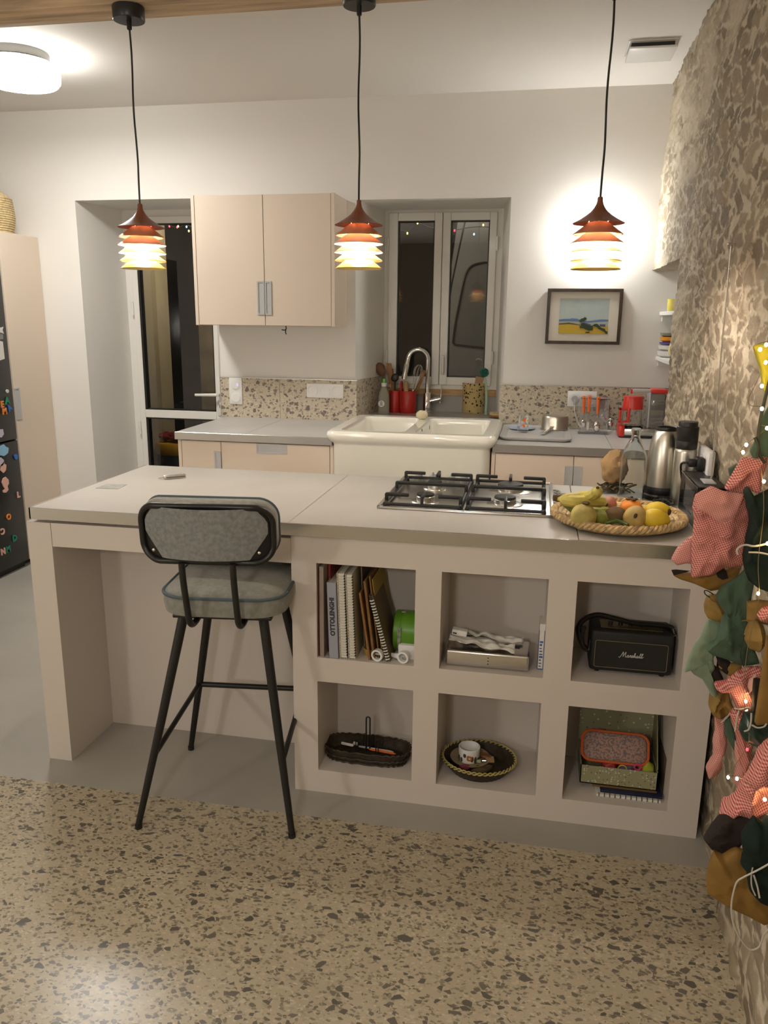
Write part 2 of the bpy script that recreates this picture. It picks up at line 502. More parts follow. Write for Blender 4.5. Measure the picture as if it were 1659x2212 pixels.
# splashback of terrazzo tiles, with a thin grey cap
b = MB()
b.box(-.079, .3, YW - .012, YW, HC, 1.171).box(.302, .7785, YW - .012, YW, HC, 1.171)
b.prism([(.7681, YW + .0005), (.7785, YW + .0005), (.864, 2.834), (.8525, 2.834)], 'z', .955, 1.175)
b.box(1.625, 2.06, YW - .012, YW, HC, 1.171).box(2.062, 2.9, YW - .012, YW, HC, 1.171)
struct('backsplash', b, 'splash', smooth=False)
b = MB().box(-.081, .782, YW - .014, YW, 1.171, 1.175).box(1.623, 2.9, YW - .014, YW, 1.171, 1.175).box(-.083, -.079, YW - .014, YW, HC, 1.175)
struct('trim_1', b, 'alu', smooth=False)
# ledge, upstand and timber sill in the window recess
b = MB().prism([(.772, 2.335), (1.70, 2.335), (1.645, YW), (1.585, 2.84), (.852, 2.84), (.768, YW)], 'z', .925, .955)
struct('window_ledge', b, 'ledge', smooth=False)
b = MB().box(.85, 1.585, 2.835, 2.86, .955, 1.058)
struct('trim_2', b, 'ledge', smooth=False)
b = MB().box(.85, 1.585, 2.822, 2.86, 1.058, 1.098, .003)
struct('trim_3', b, 'woodpale', smooth=False)

# window_1: outer frame, two sashes with panes, hinges and a handle
WY = 2.84
b = MB()
b.box(.846, .895, WY - .01, WY + .06, 1.10, 2.19).box(1.53, 1.58, WY - .01, WY + .06, 1.10, 2.19).box(.895, 1.53, WY - .01, WY + .06, 2.155, 2.19).box(.895, 1.53, WY - .01, WY + .06, 1.098, 1.135)
w1 = tag(mk('window_1', b, 'pvc', None, True, smooth=False), kind='structure')
for (x0, x1, g0, g1, pn) in ((.879, 1.2105, .936, 1.162, 0), (1.2135, 1.541, 1.262, 1.497, 1)):
    z0, z1, h0, h1 = 1.125, 2.163, 1.176, 2.115
    b = MB()
    for q in ((x0, g0, z0, z1), (g1, x1, z0, z1), (g0, g1, z0, h0), (g0, g1, h1, z1)): b.box(q[0], q[1], WY - .03, WY + .03, q[2], q[3], .003, 1)
    s = mk('sash', b, 'pvc', w1)
    b = MB()
    for q in ((g0, g0 + .006, h0, h1), (g1 - .006, g1, h0, h1), (g0, g1, h0, h0 + .006), (g0, g1, h1 - .006, h1)): b.box(q[0], q[1], WY - .028, WY + .02, q[2], q[3])
    mk('gasket', b, 'blackplastic', s, smooth=False)
    mk('pane', MB().box(g0 + .002, g1 - .002, WY - .008, WY - .004, h0 + .002, h1 - .002), 'pane', s, smooth=False)
    if pn:
        b = MB().box(1.226, 1.250, WY - .038, WY - .03, 1.20, 1.29, .002).box(1.231, 1.245, WY - .062, WY - .038, 1.19, 1.31, .005)
        mk('handle', b, 'pvc', s)
    for zz in (1.30, 1.98):
        mk('hinge', MB().cyl((x0 - .004 if not pn else x1 + .004, WY - .036, zz - .04), (x0 - .004 if not pn else x1 + .004, WY - .036, zz + .04), .007, n=10), 'pvc', s)

# door_1: glazed garden door in the recess
DY = 2.84
b = MB()
b.box(-.916, -.862, DY - .01, DY + .07, 0, 2.206).box(-.30, -.10, DY - .01, DY + .07, 0, 2.206).box(-.862, -.30, DY - .01, DY + .07, 2.165, 2.206)
d1 = tag(mk('door_1', b, 'pvc', None, True, smooth=False), kind='structure')
x0, x1 = -.862, -.232
b = MB()
for q in ((x0, -.822, 0.02, 2.163), (-.302, x1, .02, 2.163), (-.822, -.302, 2.12, 2.163), (-.822, -.302, .85, .905), (-.822, -.302, .02, .18)): b.box(q[0], q[1], DY - .03, DY + .03, q[2], q[3], .003, 1)
lf = mk('leaf', b, 'pvc', d1)
for (h0, h1) in ((.905, 2.12), (.18, .85)):
    b = MB()
    for q in ((-.822, -.806, h0, h1), (-.308, -.302, h0, h1), (-.822, -.302, h0, h0 + .008), (-.822, -.302, h1 - .008, h1)): b.box(q[0], q[1], DY - .027, DY + .02, q[2], q[3])
    mk('gasket', b, 'blackplastic', lf, smooth=False)
    mk('pane', MB().box(-.821, -.303, DY - .008, DY - .004, h0 + .001, h1 - .001), 'pane', lf, smooth=False)
b = MB().box(-.288, -.25, DY - .04, DY - .03, .88, 1.13, .003)
h = mk('handle', b.cyl((-.268, DY - .04, 1.025), (-.268, DY - .085, 1.025), .010, n=12).tube([(-.268, DY - .085, 1.025), (-.29, DY - .088, 1.024), (-.425, DY - .085, 1.020)], [.011, .011, .009], 10), 'pvc', lf)
mk('keyhole', MB().cyl((-.262, DY - .0405, .955), (-.262, DY - .046, .955), .012, n=14).box(-.266, -.258, DY - .062, DY - .045, .935, .975, .002), 'steel', h)
for zz in (1.58, .78, 1.98):
    mk('hinge', MB().cyl((-.868, DY - .034, zz - .045), (-.868, DY - .034, zz + .045), .008, n=10), 'pvc', lf)

# ceiling beam
b = MB().box(XL - .1, XR, .375, .517, 2.50, ZC, .012)
struct('ceiling_beam', b, 'beam')


# ------------------------------------------------------------------ the rough stone wall on the right
def worley(P, cells, seed, ay=1.0, az=1.0):
    """F1, F2 and cell value of jittered points, P in metres (n, 2)"""
    rng = np.random.RandomState(seed); J = rng.rand(512, 512, 3)
    Q = P * np.array([ay, az]) * cells; base = np.floor(Q).astype(int)
    f1 = np.full(len(Q), 9.); f2 = np.full(len(Q), 9.); val = np.zeros(len(Q))
    for i in (-1, 0, 1):
        for j in (-1, 0, 1):
            c = base + np.array([i, j]); jj = J[c[:, 0] % 512, c[:, 1] % 512]
            d = np.sqrt(((c + jj[:, :2] - Q) ** 2).sum(1)); n1 = d < f1
            f2 = np.where(n1, f1, np.minimum(f2, d)); val = np.where(n1, jj[:, 2], val); f1 = np.where(n1, d, f1)
    return f1, f2, val


def vnoise(P, sc, seed):
    rng = np.random.RandomState(seed); G = rng.rand(256, 256); Q = P * sc; b0 = np.floor(Q).astype(int); f = Q - b0; f = f * f * (3 - 2 * f)
    g = lambda i, j: G[(b0[:, 0] + i) % 256, (b0[:, 1] + j) % 256]
    return (g(0, 0) * (1 - f[:, 0]) + g(1, 0) * f[:, 0]) * (1 - f[:, 1]) + (g(0, 1) * (1 - f[:, 0]) + g(1, 1) * f[:, 0]) * f[:, 1]


NY0, NZ1 = 1.52, 1.80      # the niche: y > NY0 below z = NZ1


def stone_surface(ys, zs):
    Y, Z = np.meshgrid(ys, zs, indexing='ij'); P = np.stack([Y.ravel(), Z.ravel()], 1)
    wp = P + .05 * np.stack([vnoise(P, 9, 1) - .5, vnoise(P, 9, 2) - .5], 1) + .026 * np.stack([vnoise(P, 27, 11) - .5, vnoise(P, 27, 12) - .5], 1)
    f1, f2, v = worley(wp, 19, 3, .48, 1.0); g1, g2, u = worley(wp, 38, 4, .52, 1.0)
    e1, e2 = f2 - f1, g2 - g1
    m1 = np.clip((e1 - .15) / .10, 0, 1) * (v > .1); m2 = np.clip((e2 - .18) / .14, 0, 1) * (u > .45)
    bignse = vnoise(P, 2.2, 5); P0, P = P, P * np.array([.42, 1.0]); fine = vnoise(P, 45, 6) * .5 + vnoise(P, 90, 7) * .3 + vnoise(P, 21, 8) * .6
    cover = np.clip((vnoise(P, 3.2, 9) * .7 + vnoise(P, 11, 13) * .3 - .60) * 7, 0, 1)          # where plaster still covers the stones
    lump = vnoise(P, 8, 15); P = P0
    stone = np.maximum(m1, m2 * .8) * (1 - .85 * cover)
    rid = np.clip(1 - abs(e1 - .10) / .09, 0, 1)
    h = .016 + .0065 * m1 * v + .002 * m2 + .003 * rid + .0150 * fine + .030 * (bignse - .5) + .012 * lump
    x = 2.452 - h - .030 * np.clip((1.1 - P[:, 1]) / 1.1, 0, 1) * np.clip((-.03 - P[:, 0]) / .3, 0, 1) - .018 * np.clip((.9 - P[:, 0]) / 3, 0, 1)
    w = np.clip((P[:, 0] + .08) / .05, 0, 1) * np.clip((1.0 - P[:, 1]) / .05, 0, 1) * np.clip((.86 - P[:, 0]) / .05, 0, 1)
    x = np.where(w > 0, x * (1 - w) + np.maximum(x, 2.392) * w, x)
    return Y, Z, x.reshape(Y.shape), stone.reshape(Y.shape), v.reshape(Y.shape)


def stone_patch(ys, zs):
    Y, Z, X, S, V = stone_surface(ys, zs)
    n, m = Y.shape; vs = np.stack([X.ravel(), Y.ravel(), Z.ravel()], 1)
    i, j = np.meshgrid(np.arange(n - 1), np.arange(m - 1), indexing='ij'); a = (i * m + j).ravel()
    fs = np.stack([a, a + 1, a + m + 1, a + m], 1)
    return vs, fs, S.ravel(), V.ravel()


stone = mat('rough_stone', (.4, .33, .24), .9); t = NT(stone)
a = t.new('Attribute', attribute_name='stone'); c = t.new('Attribute', attribute_name='tone')
tc = t.new('TexCoord'); mp = t.new('Mapping'); mp.inputs['Scale'].default_value = (1, .4, 1); t.l.new(tc.outputs['Object'], mp.inputs[0]); n1 = t.new('TexNoise', _Scale=22.0, _Detail=7.0); t.l.new(mp.outputs[0], n1.inputs['Vector'])
n2 = t.new('TexNoise', _Scale=110.0, _Detail=4.0); t.l.new(mp.outputs[0], n2.inputs['Vector'])
st = t.mix(c.outputs['Fac'], (.15, .118, .078), (.33, .27, .19))
st = t.mix(t.math('MULTIPLY', n1.outputs['Fac'], .3), st, (.38, .31, .22))
lime = t.mix(n1.outputs['Fac'], (.40, .34, .245), (.64, .56, .43))
f = t.math('MINIMUM', t.math('MULTIPLY', t.math('ADD', a.outputs['Fac'], t.math('MULTIPLY', t.math('SUBTRACT', n1.outputs['Fac'], .5), .6)), 1.15), 1.0)
f = t.math('MAXIMUM', f, 0.0)
t.l.new(t.mix(f, lime, st), t.b.inputs['Base Color'])
bp = t.new('Bump', _Strength=.8, _Distance=.008); t.l.new(t.math('ADD', n1.outputs['Fac'], t.math('MULTIPLY', n2.outputs['Fac'], .4)), bp.inputs['Height']); t.l.new(bp.outputs[0], t.b.inputs['Normal'])
M['stone'] = stone

NZa, NZb, NYa, NYb = 254, 132, 440, 118                          # grid steps: below and above the niche top, before and along the niche
za = np.concatenate([np.linspace(0, NZ1, NZa), np.linspace(NZ1, ZC + .008, NZb)[1:]])
P1 = stone_patch(np.linspace(-1.75, NY0, NYa), za)
P2 = stone_patch(np.linspace(NY0, YW + .03, NYb), np.linspace(NZ1, ZC + .008, NZb))
b = MB(); at_s = []; at_t = []
for (vs, fs, S, V) in (P1, P2):
    b.add(vs.tolist(), fs.tolist()); at_s += S.tolist(); at_t += V.tolist()


def strip(pts, dx):                                               # return into the niche
    o = len(b.v); n = len(pts); K = 14
    for k in range(K + 1):
        for q, (x, y, z) in enumerate(pts):
            w = 0 if k == 0 else .016 * (mnoise.noise((x * 9 + k * .5, y * 9, z * 9)))
            b.v.append((x + dx * k / K, y + w, z + w)); at_s.append(.25 + .4 * mnoise.noise((k * .4, y * 12, z * 12))); at_t.append(.5)
    for k in range(K):
        for q in range(n - 1): b.f.append((o + k * n + q, o + k * n + q + 1, o + (k + 1) * n + q + 1, o + (k + 1) * n + q)); b.mi.append(0)


vs, fs, S, V = P1; m = len(za); kz = NZa
strip([tuple(vs[-m + k]) for k in range(kz)], .36)
vs2 = P2[0]; m2 = NZb; ny2 = NYb
strip([tuple(vs2[i * m2]) for i in range(ny2)], .36)
# behind the camera the wall runs on
b.add([(2.40, -1.75, 0), (2.40, -1.75, ZC), (2.40, YB, ZC), (2.40, YB, 0)], [(0, 1, 2, 3)]); at_s += [.2] * 4; at_t += [.5] * 4
wr = struct('wall_right', b, 'stone', ang=180, norm=False)
for nm, arr in (('stone', at_s), ('tone', at_t)):
    A = wr.data.attributes.new(nm, 'FLOAT', 'POINT'); A.data.foreach_set('value', np.array(arr, dtype=np.float32))
struct('wall_niche', MB().box(2.79, 2.88, NY0 - .1, YW, 0, 1.95), 'wall', smooth=False)
struct('wall_backing', MB().box(2.84, 2.9, YB, 3.0, 0, ZC), 'wall', smooth=False)

# ------------------------------------------------------------------ outside, seen through the panes
M['yard'] = mat('dark_yard', (.06, .055, .05), .9)
M['render'] = mat('cream_render', (.52, .46, .32), .9, bump=.3, bscale=30, var=.1, vscale=5)
M['farwall'] = mat('far_yard_wall', (.035, .03, .022), .95)
M['oldwall'] = mat('old_yard_wall', (.20, .155, .10), .95, bump=.8, bscale=18, var=.35, vscale=6)
M['pipe'] = mat('grey_downpipe', (.16, .16, .165), .5)
M['van'] = mat('grey_bodywork', (.30, .31, .31), .35, var=.06, vscale=4)
struct('exterior_ground', MB().box(-3, 5, 3.0, 7.5, -.1, -.02), 'yard', smooth=False)
struct('exterior_wall', MB().box(-3, 5, 6.6, 6.8, -.1, 4), 'farwall', smooth=False)
struct('exterior_jamb', MB().box(-1.7, -1.04, 3.5, 3.7, -.02, 2.8), 'render', smooth=False)
struct('exterior_pier', MB().box(-1.02, -.58, 4.2, 4.6, -.02, 3.2).box(-.70, -.45, 5.3, 5.6, -.02, 3.2), 'oldwall', smooth=False)
for q, (px, r) in enumerate(((338, .022), (349, .018))):
    c = at(px, 700, 'y', 3.85)
    o = solo('downpipe', MB().cyl((c.x, 3.85, -.02), (c.x, 3.85, 3.2), r, n=16), 'pipe', ('thicker grey downpipe standing outside the glazed door', 'thinner grey downpipe beside the cream outer jamb of the door')[q], 'pipe')
# plant pot / barrel with a red rim cushion
c = at(372, 975, 'y', 3.5); bx = Vector((c.x + .02, 3.55, 0))
t_ = thing('barrel', 'dark blue barrel with yellow rim seen through the lower door pane', 'barrel', (bx.x, bx.y, -.02))
mk('body', MB().lathe([(0, 0), (.13, 0), (.15, .1), (.155, .50), (0, .50)], 28), 'mblue' if False else mat('dark_blue_plastic', (.02, .035, .06), .4), t_, False)
mk('rim', MB().lathe([(0, .50), (.160, .50), (.166, .53), (.166, .575), (.158, .59), (0, .59)], 28), mat('yellow_plastic', (.62, .36, .03), .4), t_, False)
s_ = MB()
for k in range(26):
    a = random.random() * 6.28; r = .12 * math.sqrt(random.random())
    s_.ball((bx.x + r * math.cos(a), bx.y + r * math.sin(a), .60 + .03 * random.random()), .035, .03, .022, 8, 6)
solo('red_cloth_heap', s_, mat('dark_red_cloth', (.18, .02, .02), .9), 'crumpled dark red cloth lying on top of the barrel', 'cloth')
# parked van: rear side with a rubber-sealed window
vy = 4.3
q = [at(u, v, 'y', vy) for u, v in ((990, 470), (966, 640), (958, 830), (955, 1000), (1130, 1000), (1130, 470))]
v_ = thing('parked_van', 'grey van parked close outside the kitchen window', 'van', (q[3].x + .6, vy, -.02))
pl = [(p.x, p.z) for p in q[:3]] + [(q[3].x, .1), (q[3].x + 1.6, .1), (q[3].x + 1.6, q[0].z)]
mk('body', MB().prism(pl, 'y', vy, vy + 1.2), 'van', v_, smooth=False)
pts = [at(u, v, 'y', vy - .01) for u, v in ((1056, 567), (1040, 568), (1020, 574), (1007, 590), (999, 620), (985, 690), (979, 735), (981, 742), (990, 745), (1056, 752))]
mk('window_seal', MB().tube(smooth_pts(pts, 4), .008, 8), 'blackplastic', v_)
mk('side_window', MB().prism([(p.x, p.z) for p in pts], 'y', vy - .004, vy + .004), mat('dark_van_glass', (.20, .215, .215), .1), v_, smooth=False)
mk('bumper', MB().box(q[3].x - .02, q[3].x + 1.6, vy - .06, vy, .3, .5, .03), 'blackplastic', v_)
cb = MB().tube(smooth_pts([at(1008, 462, 'y', 3.6), at(1002, 490, 'y', 3.6), at(985, 570, 'y', 3.6), at(972, 640, 'y', 3.6), at(962, 760, 'y', 3.6)], 5), .006, 6)
solo('slanting_cable', cb, 'wire', 'black cable hanging slantwise outside the right window sash', 'cable')


def lights_outside(name, pts, bulbs, label):
    t_ = thing(name, label, 'string lights', pts[0])
    mk('wire', MB().tube(smooth_pts(pts, 5), .003, 6), 'wire', t_)
    for p, k in bulbs: mk('bulb', MB().ball(p, .006, .006, .008, 10, 8), k, t_)


g = lambda u, v, y=3.3: at(u, v, 'y', y)
lights_outside('string_lights', [g(350, 478), g(365, 487), g(385, 492), g(402, 486), g(430, 496), g(470, 490)], [(g(350, 481), 'ledyel'), (g(366, 489), 'ledred'), (g(383, 491), 'ledred'), (g(403, 490), 'ledblue'), (g(408, 499), 'ledyel'), (g(385, 489), 'ledyel')], 'coloured string lights hanging outside the top of the glazed door')
lights_outside('string_lights', [g(850, 490), g(880, 500), g(902, 482), g(930, 492), g(985, 496), g(1010, 492), g(1045, 490), g(1080, 494)], [(g(902, 482), 'ledyel'), (g(880, 504), 'ledyel'), (g(982, 498), 'ledred'), (g(1044, 486), 'ledyel'), (g(1024, 506), 'ledblue')], 'coloured string lights hanging outside the top of the window')
# ------------------------------------------------------------------ island
XA0, XA, XB, XI = .208, .2944, 1.1163, 2.3877
CX = [XB, 1.1968, 1.5078, 1.5871, 1.902, 1.9836, 2.2954, XI]
CZ = [0, .0814, .3989, .4812, .7952, .881]
isl = thing('kitchen_island', 'pale pinkish masonry island with six open cubbies and a knee space', 'kitchen island', (1.3, .39, 0))
b = MB(); D = .262
for i in range(7):
    for j in range(5):
        x0, x1, z0, z1 = CX[i], CX[i + 1], CZ[j], CZ[j + 1]
        if i % 2 and j % 2:
            b.quad((x0, 0, z0), (x0, D, z0), (x0, D, z1), (x0, 0, z1)); b.quad((x1, 0, z0), (x1, 0, z1), (x1, D, z1), (x1, D, z0))
            b.quad((x0, 0, z0), (x1, 0, z0), (x1, D, z0), (x0, D, z0)); b.quad((x0, 0, z1), (x0, D, z1), (x1, D, z1), (x1, 0, z1))
            b.quad((x0, D, z0), (x1, D, z0), (x1, D, z1), (x0, D, z1))
        else: b.quad((x0, 0, z0), (x1, 0, z0), (x1, 0, z1), (x0, 0, z1))
b.quad((XB, 0, 0), (XB, 0, .881), (XB, .2814, .881), (XB, .2814, 0)); b.quad((XI, 0, 0), (XI, .2814, 0), (XI, .2814, .881), (XI, 0, .881))
b.quad((XB, 0, .881), (XI, 0, .881), (XI, .2814, .881), (XB, .2814, .881))
mk('cubby_front', b, 'island', isl, smooth=False, norm=False)
mk('carcass', MB().box(XA, XI, .2814, .775, 0, .881), 'island', isl, smooth=False)
mk('side_panel', MB().box(XA0, XA, 0, .775, 0, .869), 'island', isl, smooth=False)
mk('apron', MB().box(XA + .0015, XB - .001, 0.001, .022, .789, .869), 'island', isl, smooth=False)
wt = thing('island_worktop', 'pale grey tiled worktop with a metal front edge on the island', 'worktop', (1.3, .39, .881))
for x0, x1 in ((.233, 1.1085), (1.1105, 1.9775), (1.9795, XI)): mk('tile', MB().box(x0, x1, -.004, .785, .881, HT, .0015, 1), 'tile', wt, smooth=False)
mk('edge_strip', MB().box(.227, XI, -.010, -.004, .881, HT + .0005, .001, 1).box(.227, .233, -.010, .785, .881, HT + .0005), 'alu', wt, smooth=False)
mk('support_rail', MB().box(XA0 + .02, XB - .01, .03, .27, .869, .881), 'island', wt, smooth=False)

# gas hob
hob = thing('gas_hob', 'stainless steel four-burner gas hob set into the island worktop', 'hob', (1.62, .5, HT))
b = MB()
hx0, hx1, hy0, hy1 = 1.336, 1.912, .243, .775
b.box(hx0, hx1, hy0, hy1, HT, HT + .005, .002)
for r in ((hx0, hx1, hy0, hy0 + .012), (hx0, hx1, hy1 - .012, hy1), (hx0, hx0 + .012, hy0, hy1), (hx1 - .012, hx1, hy0, hy1), (1.616, 1.628, hy0, hy1)): b.box(*r, HT + .004, HT + .009, .002)
mk('plate', b, 'steel', hob)
for (x, y, R) in ((1.482, .365, .030), (1.486, .585, .026), (1.750, .385, .036), (1.760, .605, .046)):
    z = HT + .005
    bu = mk('burner', MB().lathe([(R * 1.7, z), (R * 1.6, z + .003), (R * 1.05, z + .005), (R * 1.05, z + .018), (R * .98, z + .02), (0, z + .02)], 32, (x, y, 0)), 'steel', hob)
    mk('cap', MB().lathe([(0, z + .020), (R * .98, z + .020), (R * 1.02, z + .023), (R * .96, z + .028), (0, z + .029)], 32, (x, y, 0)), 'iron', bu)
for gx0, gx1 in ((1.362, 1.610), (1.634, 1.880)):
    y0, y1 = .252, .715; zl, zt = HT + .016, HT + .047; b = MB(); w = .006
    xm = (gx0 + gx1) / 2; ym = (y0 + y1) / 2
    b.tube([(gx0, y0, zl), (gx1, y0, zl)], w, 8).tube([(gx0, y1, zl), (gx1, y1, zl)], w, 8).tube([(gx0, y0, zl), (gx0, y1, zl)], w, 8).tube([(gx1, y0, zl), (gx1, y1, zl)], w, 8)
    for (yy, full) in ((y0 + .035, 0), (ym, 1), (y1 - .035, 0)):
        L = .075
        if full: b.box(gx0 - .004, gx1 + .004, yy - .006, yy + .006, zt - .012, zt, .003)
        else: b.box(gx0 - .004, gx0 + L, yy - .006, yy + .006, zt - .012, zt, .003).box(gx1 - L, gx1 + .004, yy - .006, yy + .006, zt - .012, zt, .003)
        for xx in (gx0, gx1): b.box(xx - .006, xx + .006, yy - .007, yy + .007, zl - .002, zt - .002, .003)
    for (ya, yb_) in ((y0, y0 + .075), (y1 - .075, y1)):
        b.box(xm - .005, xm + .005, ya, yb_, zt - .012, zt, .003)
        ye = ya if ya == y0 else yb_
        b.box(xm - .005, xm + .005, ye - .005, ye + .005, zl - .002, zt, .003)
    for xx in (gx0, gx1):
        for yy in (y0, y1): b.cyl((xx, yy, HT + .005), (xx, yy, zl), .007, n=10)
    mk('grate', b, 'iron', hob)
for px in (905, 935, 975, 1003):
    p = at(px, 1031, 'y', .757)
    mk('knob', MB().lathe([(0, HT + .005), (.016, HT + .005), (.015, HT + .018), (.013, HT + .022), (0, HT + .022)], 20, (p.x, .757, 0)).box(p.x - .003, p.x + .003, .743, .771, HT + .018, HT + .030, .002), 'grip', hob)


# ------------------------------------------------------------------ cabinets along the back
def recess_grip(parent, x0, x1, z0, z1, y, name='handle'):
    b = MB().frame(x0, x1, z0, z1, .008, y - .004, y + .004)
    b.box(x0 + .008, x1 - .008, y - .0006, y + .003, z0 + .008, z1 - .008)
    return mk(name, b, 'grip', parent, smooth=False)


def front(parent, name, x0, x1, z0, z1, y, hole=None):
    """a door or drawer front with a recessed grip"""
    o = mk(name, MB().box(x0, x1, y, y + .018, z0, z1, .0015, 1), 'cab', parent, smooth=False)
    if hole: recess_grip(o, *hole, y - .001)
    return o


# wall cabinet
wc = thing('wall_cabinet', 'beige two-door wall cabinet between the glazed door and the window', 'cabinet', (.306, 2.24, 1.485))
kx0, kx1, kz0, kz1, ky = -.103, .716, 1.485, 2.180, 2.099
b = MB().box(kx0, kx0 + .019, ky, YW, kz0, kz1, .001, 1).box(kx1 - .019, kx1, ky, YW, kz0, kz1, .001, 1).box(kx0 + .018, kx1 - .018, ky + .02, YW, kz1 - .019, kz1 - .0005).box(kx0 + .018, kx1 - .018, ky + .02, YW, kz0 + .0005, kz0 + .019)
mk('body', b, 'cab', wc, smooth=False)
front(wc, 'door', kx0 + .021, .3125, kz0 + .002, kz1 - .002, ky + .001, (.270, .3125, 1.545, 1.727))
front(wc, 'door', .3155, kx1 - .021, kz0 + .002, kz1 - .002, ky + .001, (.3155, .354, 1.545, 1.727))
b = MB().tube(smooth_pts([(.40, 2.2, 1.486), (.402, 2.2, 1.470), (.395, 2.195, 1.462), (.378, 2.19, 1.464)], 5), .003, 6).tube(smooth_pts([(.400, 2.2, 1.468), (.398, 2.2, 1.45), (.402, 2.2, 1.438)], 4), .003, 6)
solo('loose_wire', b, 'wire', 'short bare wire dangling under the beige wall cabinet', 'wire')

# base units and their worktops
CY = 1.66
def base_unit(x0, x1, label):
    t_ = thing('base_cabinet', label, 'cabinet', ((x0 + x1) / 2, 2.0, 0))
    b = MB().box(x0, x0 + .018, CY + .012, YW - .02, 0, .892).box(x1 - .018, x1, CY + .012, YW - .02, 0, .892).box(x0, x1, CY + .06, YW - .02, 0, .885)
    mk('body', b, 'cab', t_, smooth=False); return t_


bl = base_unit(-.045, .816, 'beige base cabinet with a drawer at the left of the sink')
front(bl, 'door', -.025, .1975, .12, .888, CY + .012, (.160, .1975, .735, .835))
front(bl, 'drawer', .2005, .795, .66, .888, CY + .012, (.398, .566, .835, .886))
front(bl, 'drawer', .2005, .795, .12, .656, CY + .012)
br = base_unit(1.628, 2.40, 'beige double-door base cabinet at the right of the sink')
front(br, 'door', 1.648, 2.0275, .12, .888, CY + .012, (1.988, 2.0275, .735, .838))
front(br, 'door', 2.0305, 2.39, .12, .888, CY + .012, (2.0305, 2.072, .735, .838))
wl = thing('back_worktop', 'grey tiled worktop on the beige unit left of the sink', 'worktop', (.36, 2.0, .893))
for x0, x1 in ((-.052, .33), (.332, .812)): mk('tile', MB().box(x0, x1, CY + .004, YW - .012, .893, HC, .0015, 1), 'tile2', wl, smooth=False)
mk('edge_strip', MB().box(-.056, .812, CY - .004, CY + .004, .893, HC + .0005, .001, 1), 'alu', wl, smooth=False)
wr_ = thing('back_worktop', 'grey tiled worktop under the drying tray and coffee machine', 'worktop', (2.1, 2.0, .893))
for x0, x1 in ((1.632, 2.205), (2.207, 2.78)): mk('tile', MB().box(x0, x1, CY + .004, YW - .012, .893, HC, .0015, 1), 'tile2', wr_, smooth=False)
mk('edge_strip', MB().box(1.632, 2.43, CY - .004, CY + .004, .893, HC + .0005, .001, 1), 'alu', wr_, smooth=False)

# butler sink with two bowls
sk = thing('kitchen_sink', 'cream white double-bowl ceramic sink under the window', 'sink', (1.22, 1.97, .70))
sx0, sx1, sy0, sy1, zr = .822, 1.622, 1.610, 2.33, .978
def ring(x0, x1, y0, y1, z, r=.05, n=6): return [Vector((x, y, z)) for x, y in rrect(x1 - x0, y1 - y0, r, n, (x0 + x1) / 2, (y0 + y1) / 2)]
b = MB()
rim = .034
loft(b, [ring(sx0 + .004, sx1 - .004, sy0 + .004, sy1, .70), ring(sx0, sx1, sy0, sy1, .72), ring(sx0, sx1, sy0, sy1, .905, .05), ring(sx0 - .004, sx1 + .004, sy0 - .004, sy1, .915, .05), ring(sx0 - .02, sx1 + .02, sy0 - .016, sy1, .925, .055),
         ring(sx0 - .032, sx1 + .03, sy0 - .024, sy1, .942, .06), ring(sx0 - .034, sx1 + .032, sy0 - .026, sy1, .956, .06), ring(sx0 - .030, sx1 + .028, sy0 - .022, sy1, .970, .06), ring(sx0 - .016, sx1 + .016, sy0 - .010, sy1, zr, .055)], True, False)
body = mk('body', b, 'ceramic', sk, ang=60)
# top deck with two bowls
b = MB()
X = [sx0 - .016, sx0 + .035, 1.190, 1.240, sx1 - .035, sx1 + .016]; Y = [sy0 - .010, sy0 + .035, sy1 - .075, sy1]
bm = bmesh.new()
outer = [bm.verts.new(v) for v in ring(X[0], X[5], Y[0], Y[3], zr, .055)]
eds = [bm.edges.new((outer[i], outer[(i + 1) % len(outer)])) for i in range(len(outer))]
holes = []
for (xa, xb) in ((X[1], X[2]), (X[3], X[4])):
    h = [bm.verts.new(v) for v in ring(xa, xb, Y[1], Y[2], zr, .04)]; holes.append((xa, xb)); eds += [bm.edges.new((h[i], h[(i + 1) % len(h)])) for i in range(len(h))]
bmesh.ops.triangle_fill(bm, edges=eds, use_beauty=True)
b.bm(bm)
for (xa, xb) in holes:
    loft(b, [ring(xa, xb, Y[1], Y[2], zr, .04), ring(xa + .006, xb - .006, Y[1] + .006, Y[2] - .006, zr - .006, .04), ring(xa + .010, xb - .010, Y[1] + .010, Y[2] - .010, zr - .03, .04), ring(xa + .018, xb - .018, Y[1] + .018, Y[2] - .018, .76, .05), ring(xa + .05, xb - .05, Y[1] + .05, Y[2] - .05, .745, .04)], False, True)
bowl = mk('bowls', b, 'ceramic', sk, ang=60)
mk('overflow', MB().ball(at(927, 924, 'x', 1.2485), .004, .013, .015, 10, 8).ball(at(911, 930, 'x', 1.2465), .004, .012, .010, 10, 8), 'slot', bowl)
# candle-like wax lump / cream sponge on the divider
p = at(911, 903, 'z', .985)
bs = MB().ball((p.x, p.y, .978 + .024), .034, .026, .026, 18, 12, fn=lambda v: 1 + .13 * mnoise.noise(v * 2.3))
bs.ball((p.x + .018, p.y - .006, .978 + .032), .016, .018, .018, 12, 8)
solo('cream_sponge', bs, 'cream', 'lumpy cream sponge resting on the rear rim of the sink', 'sponge')

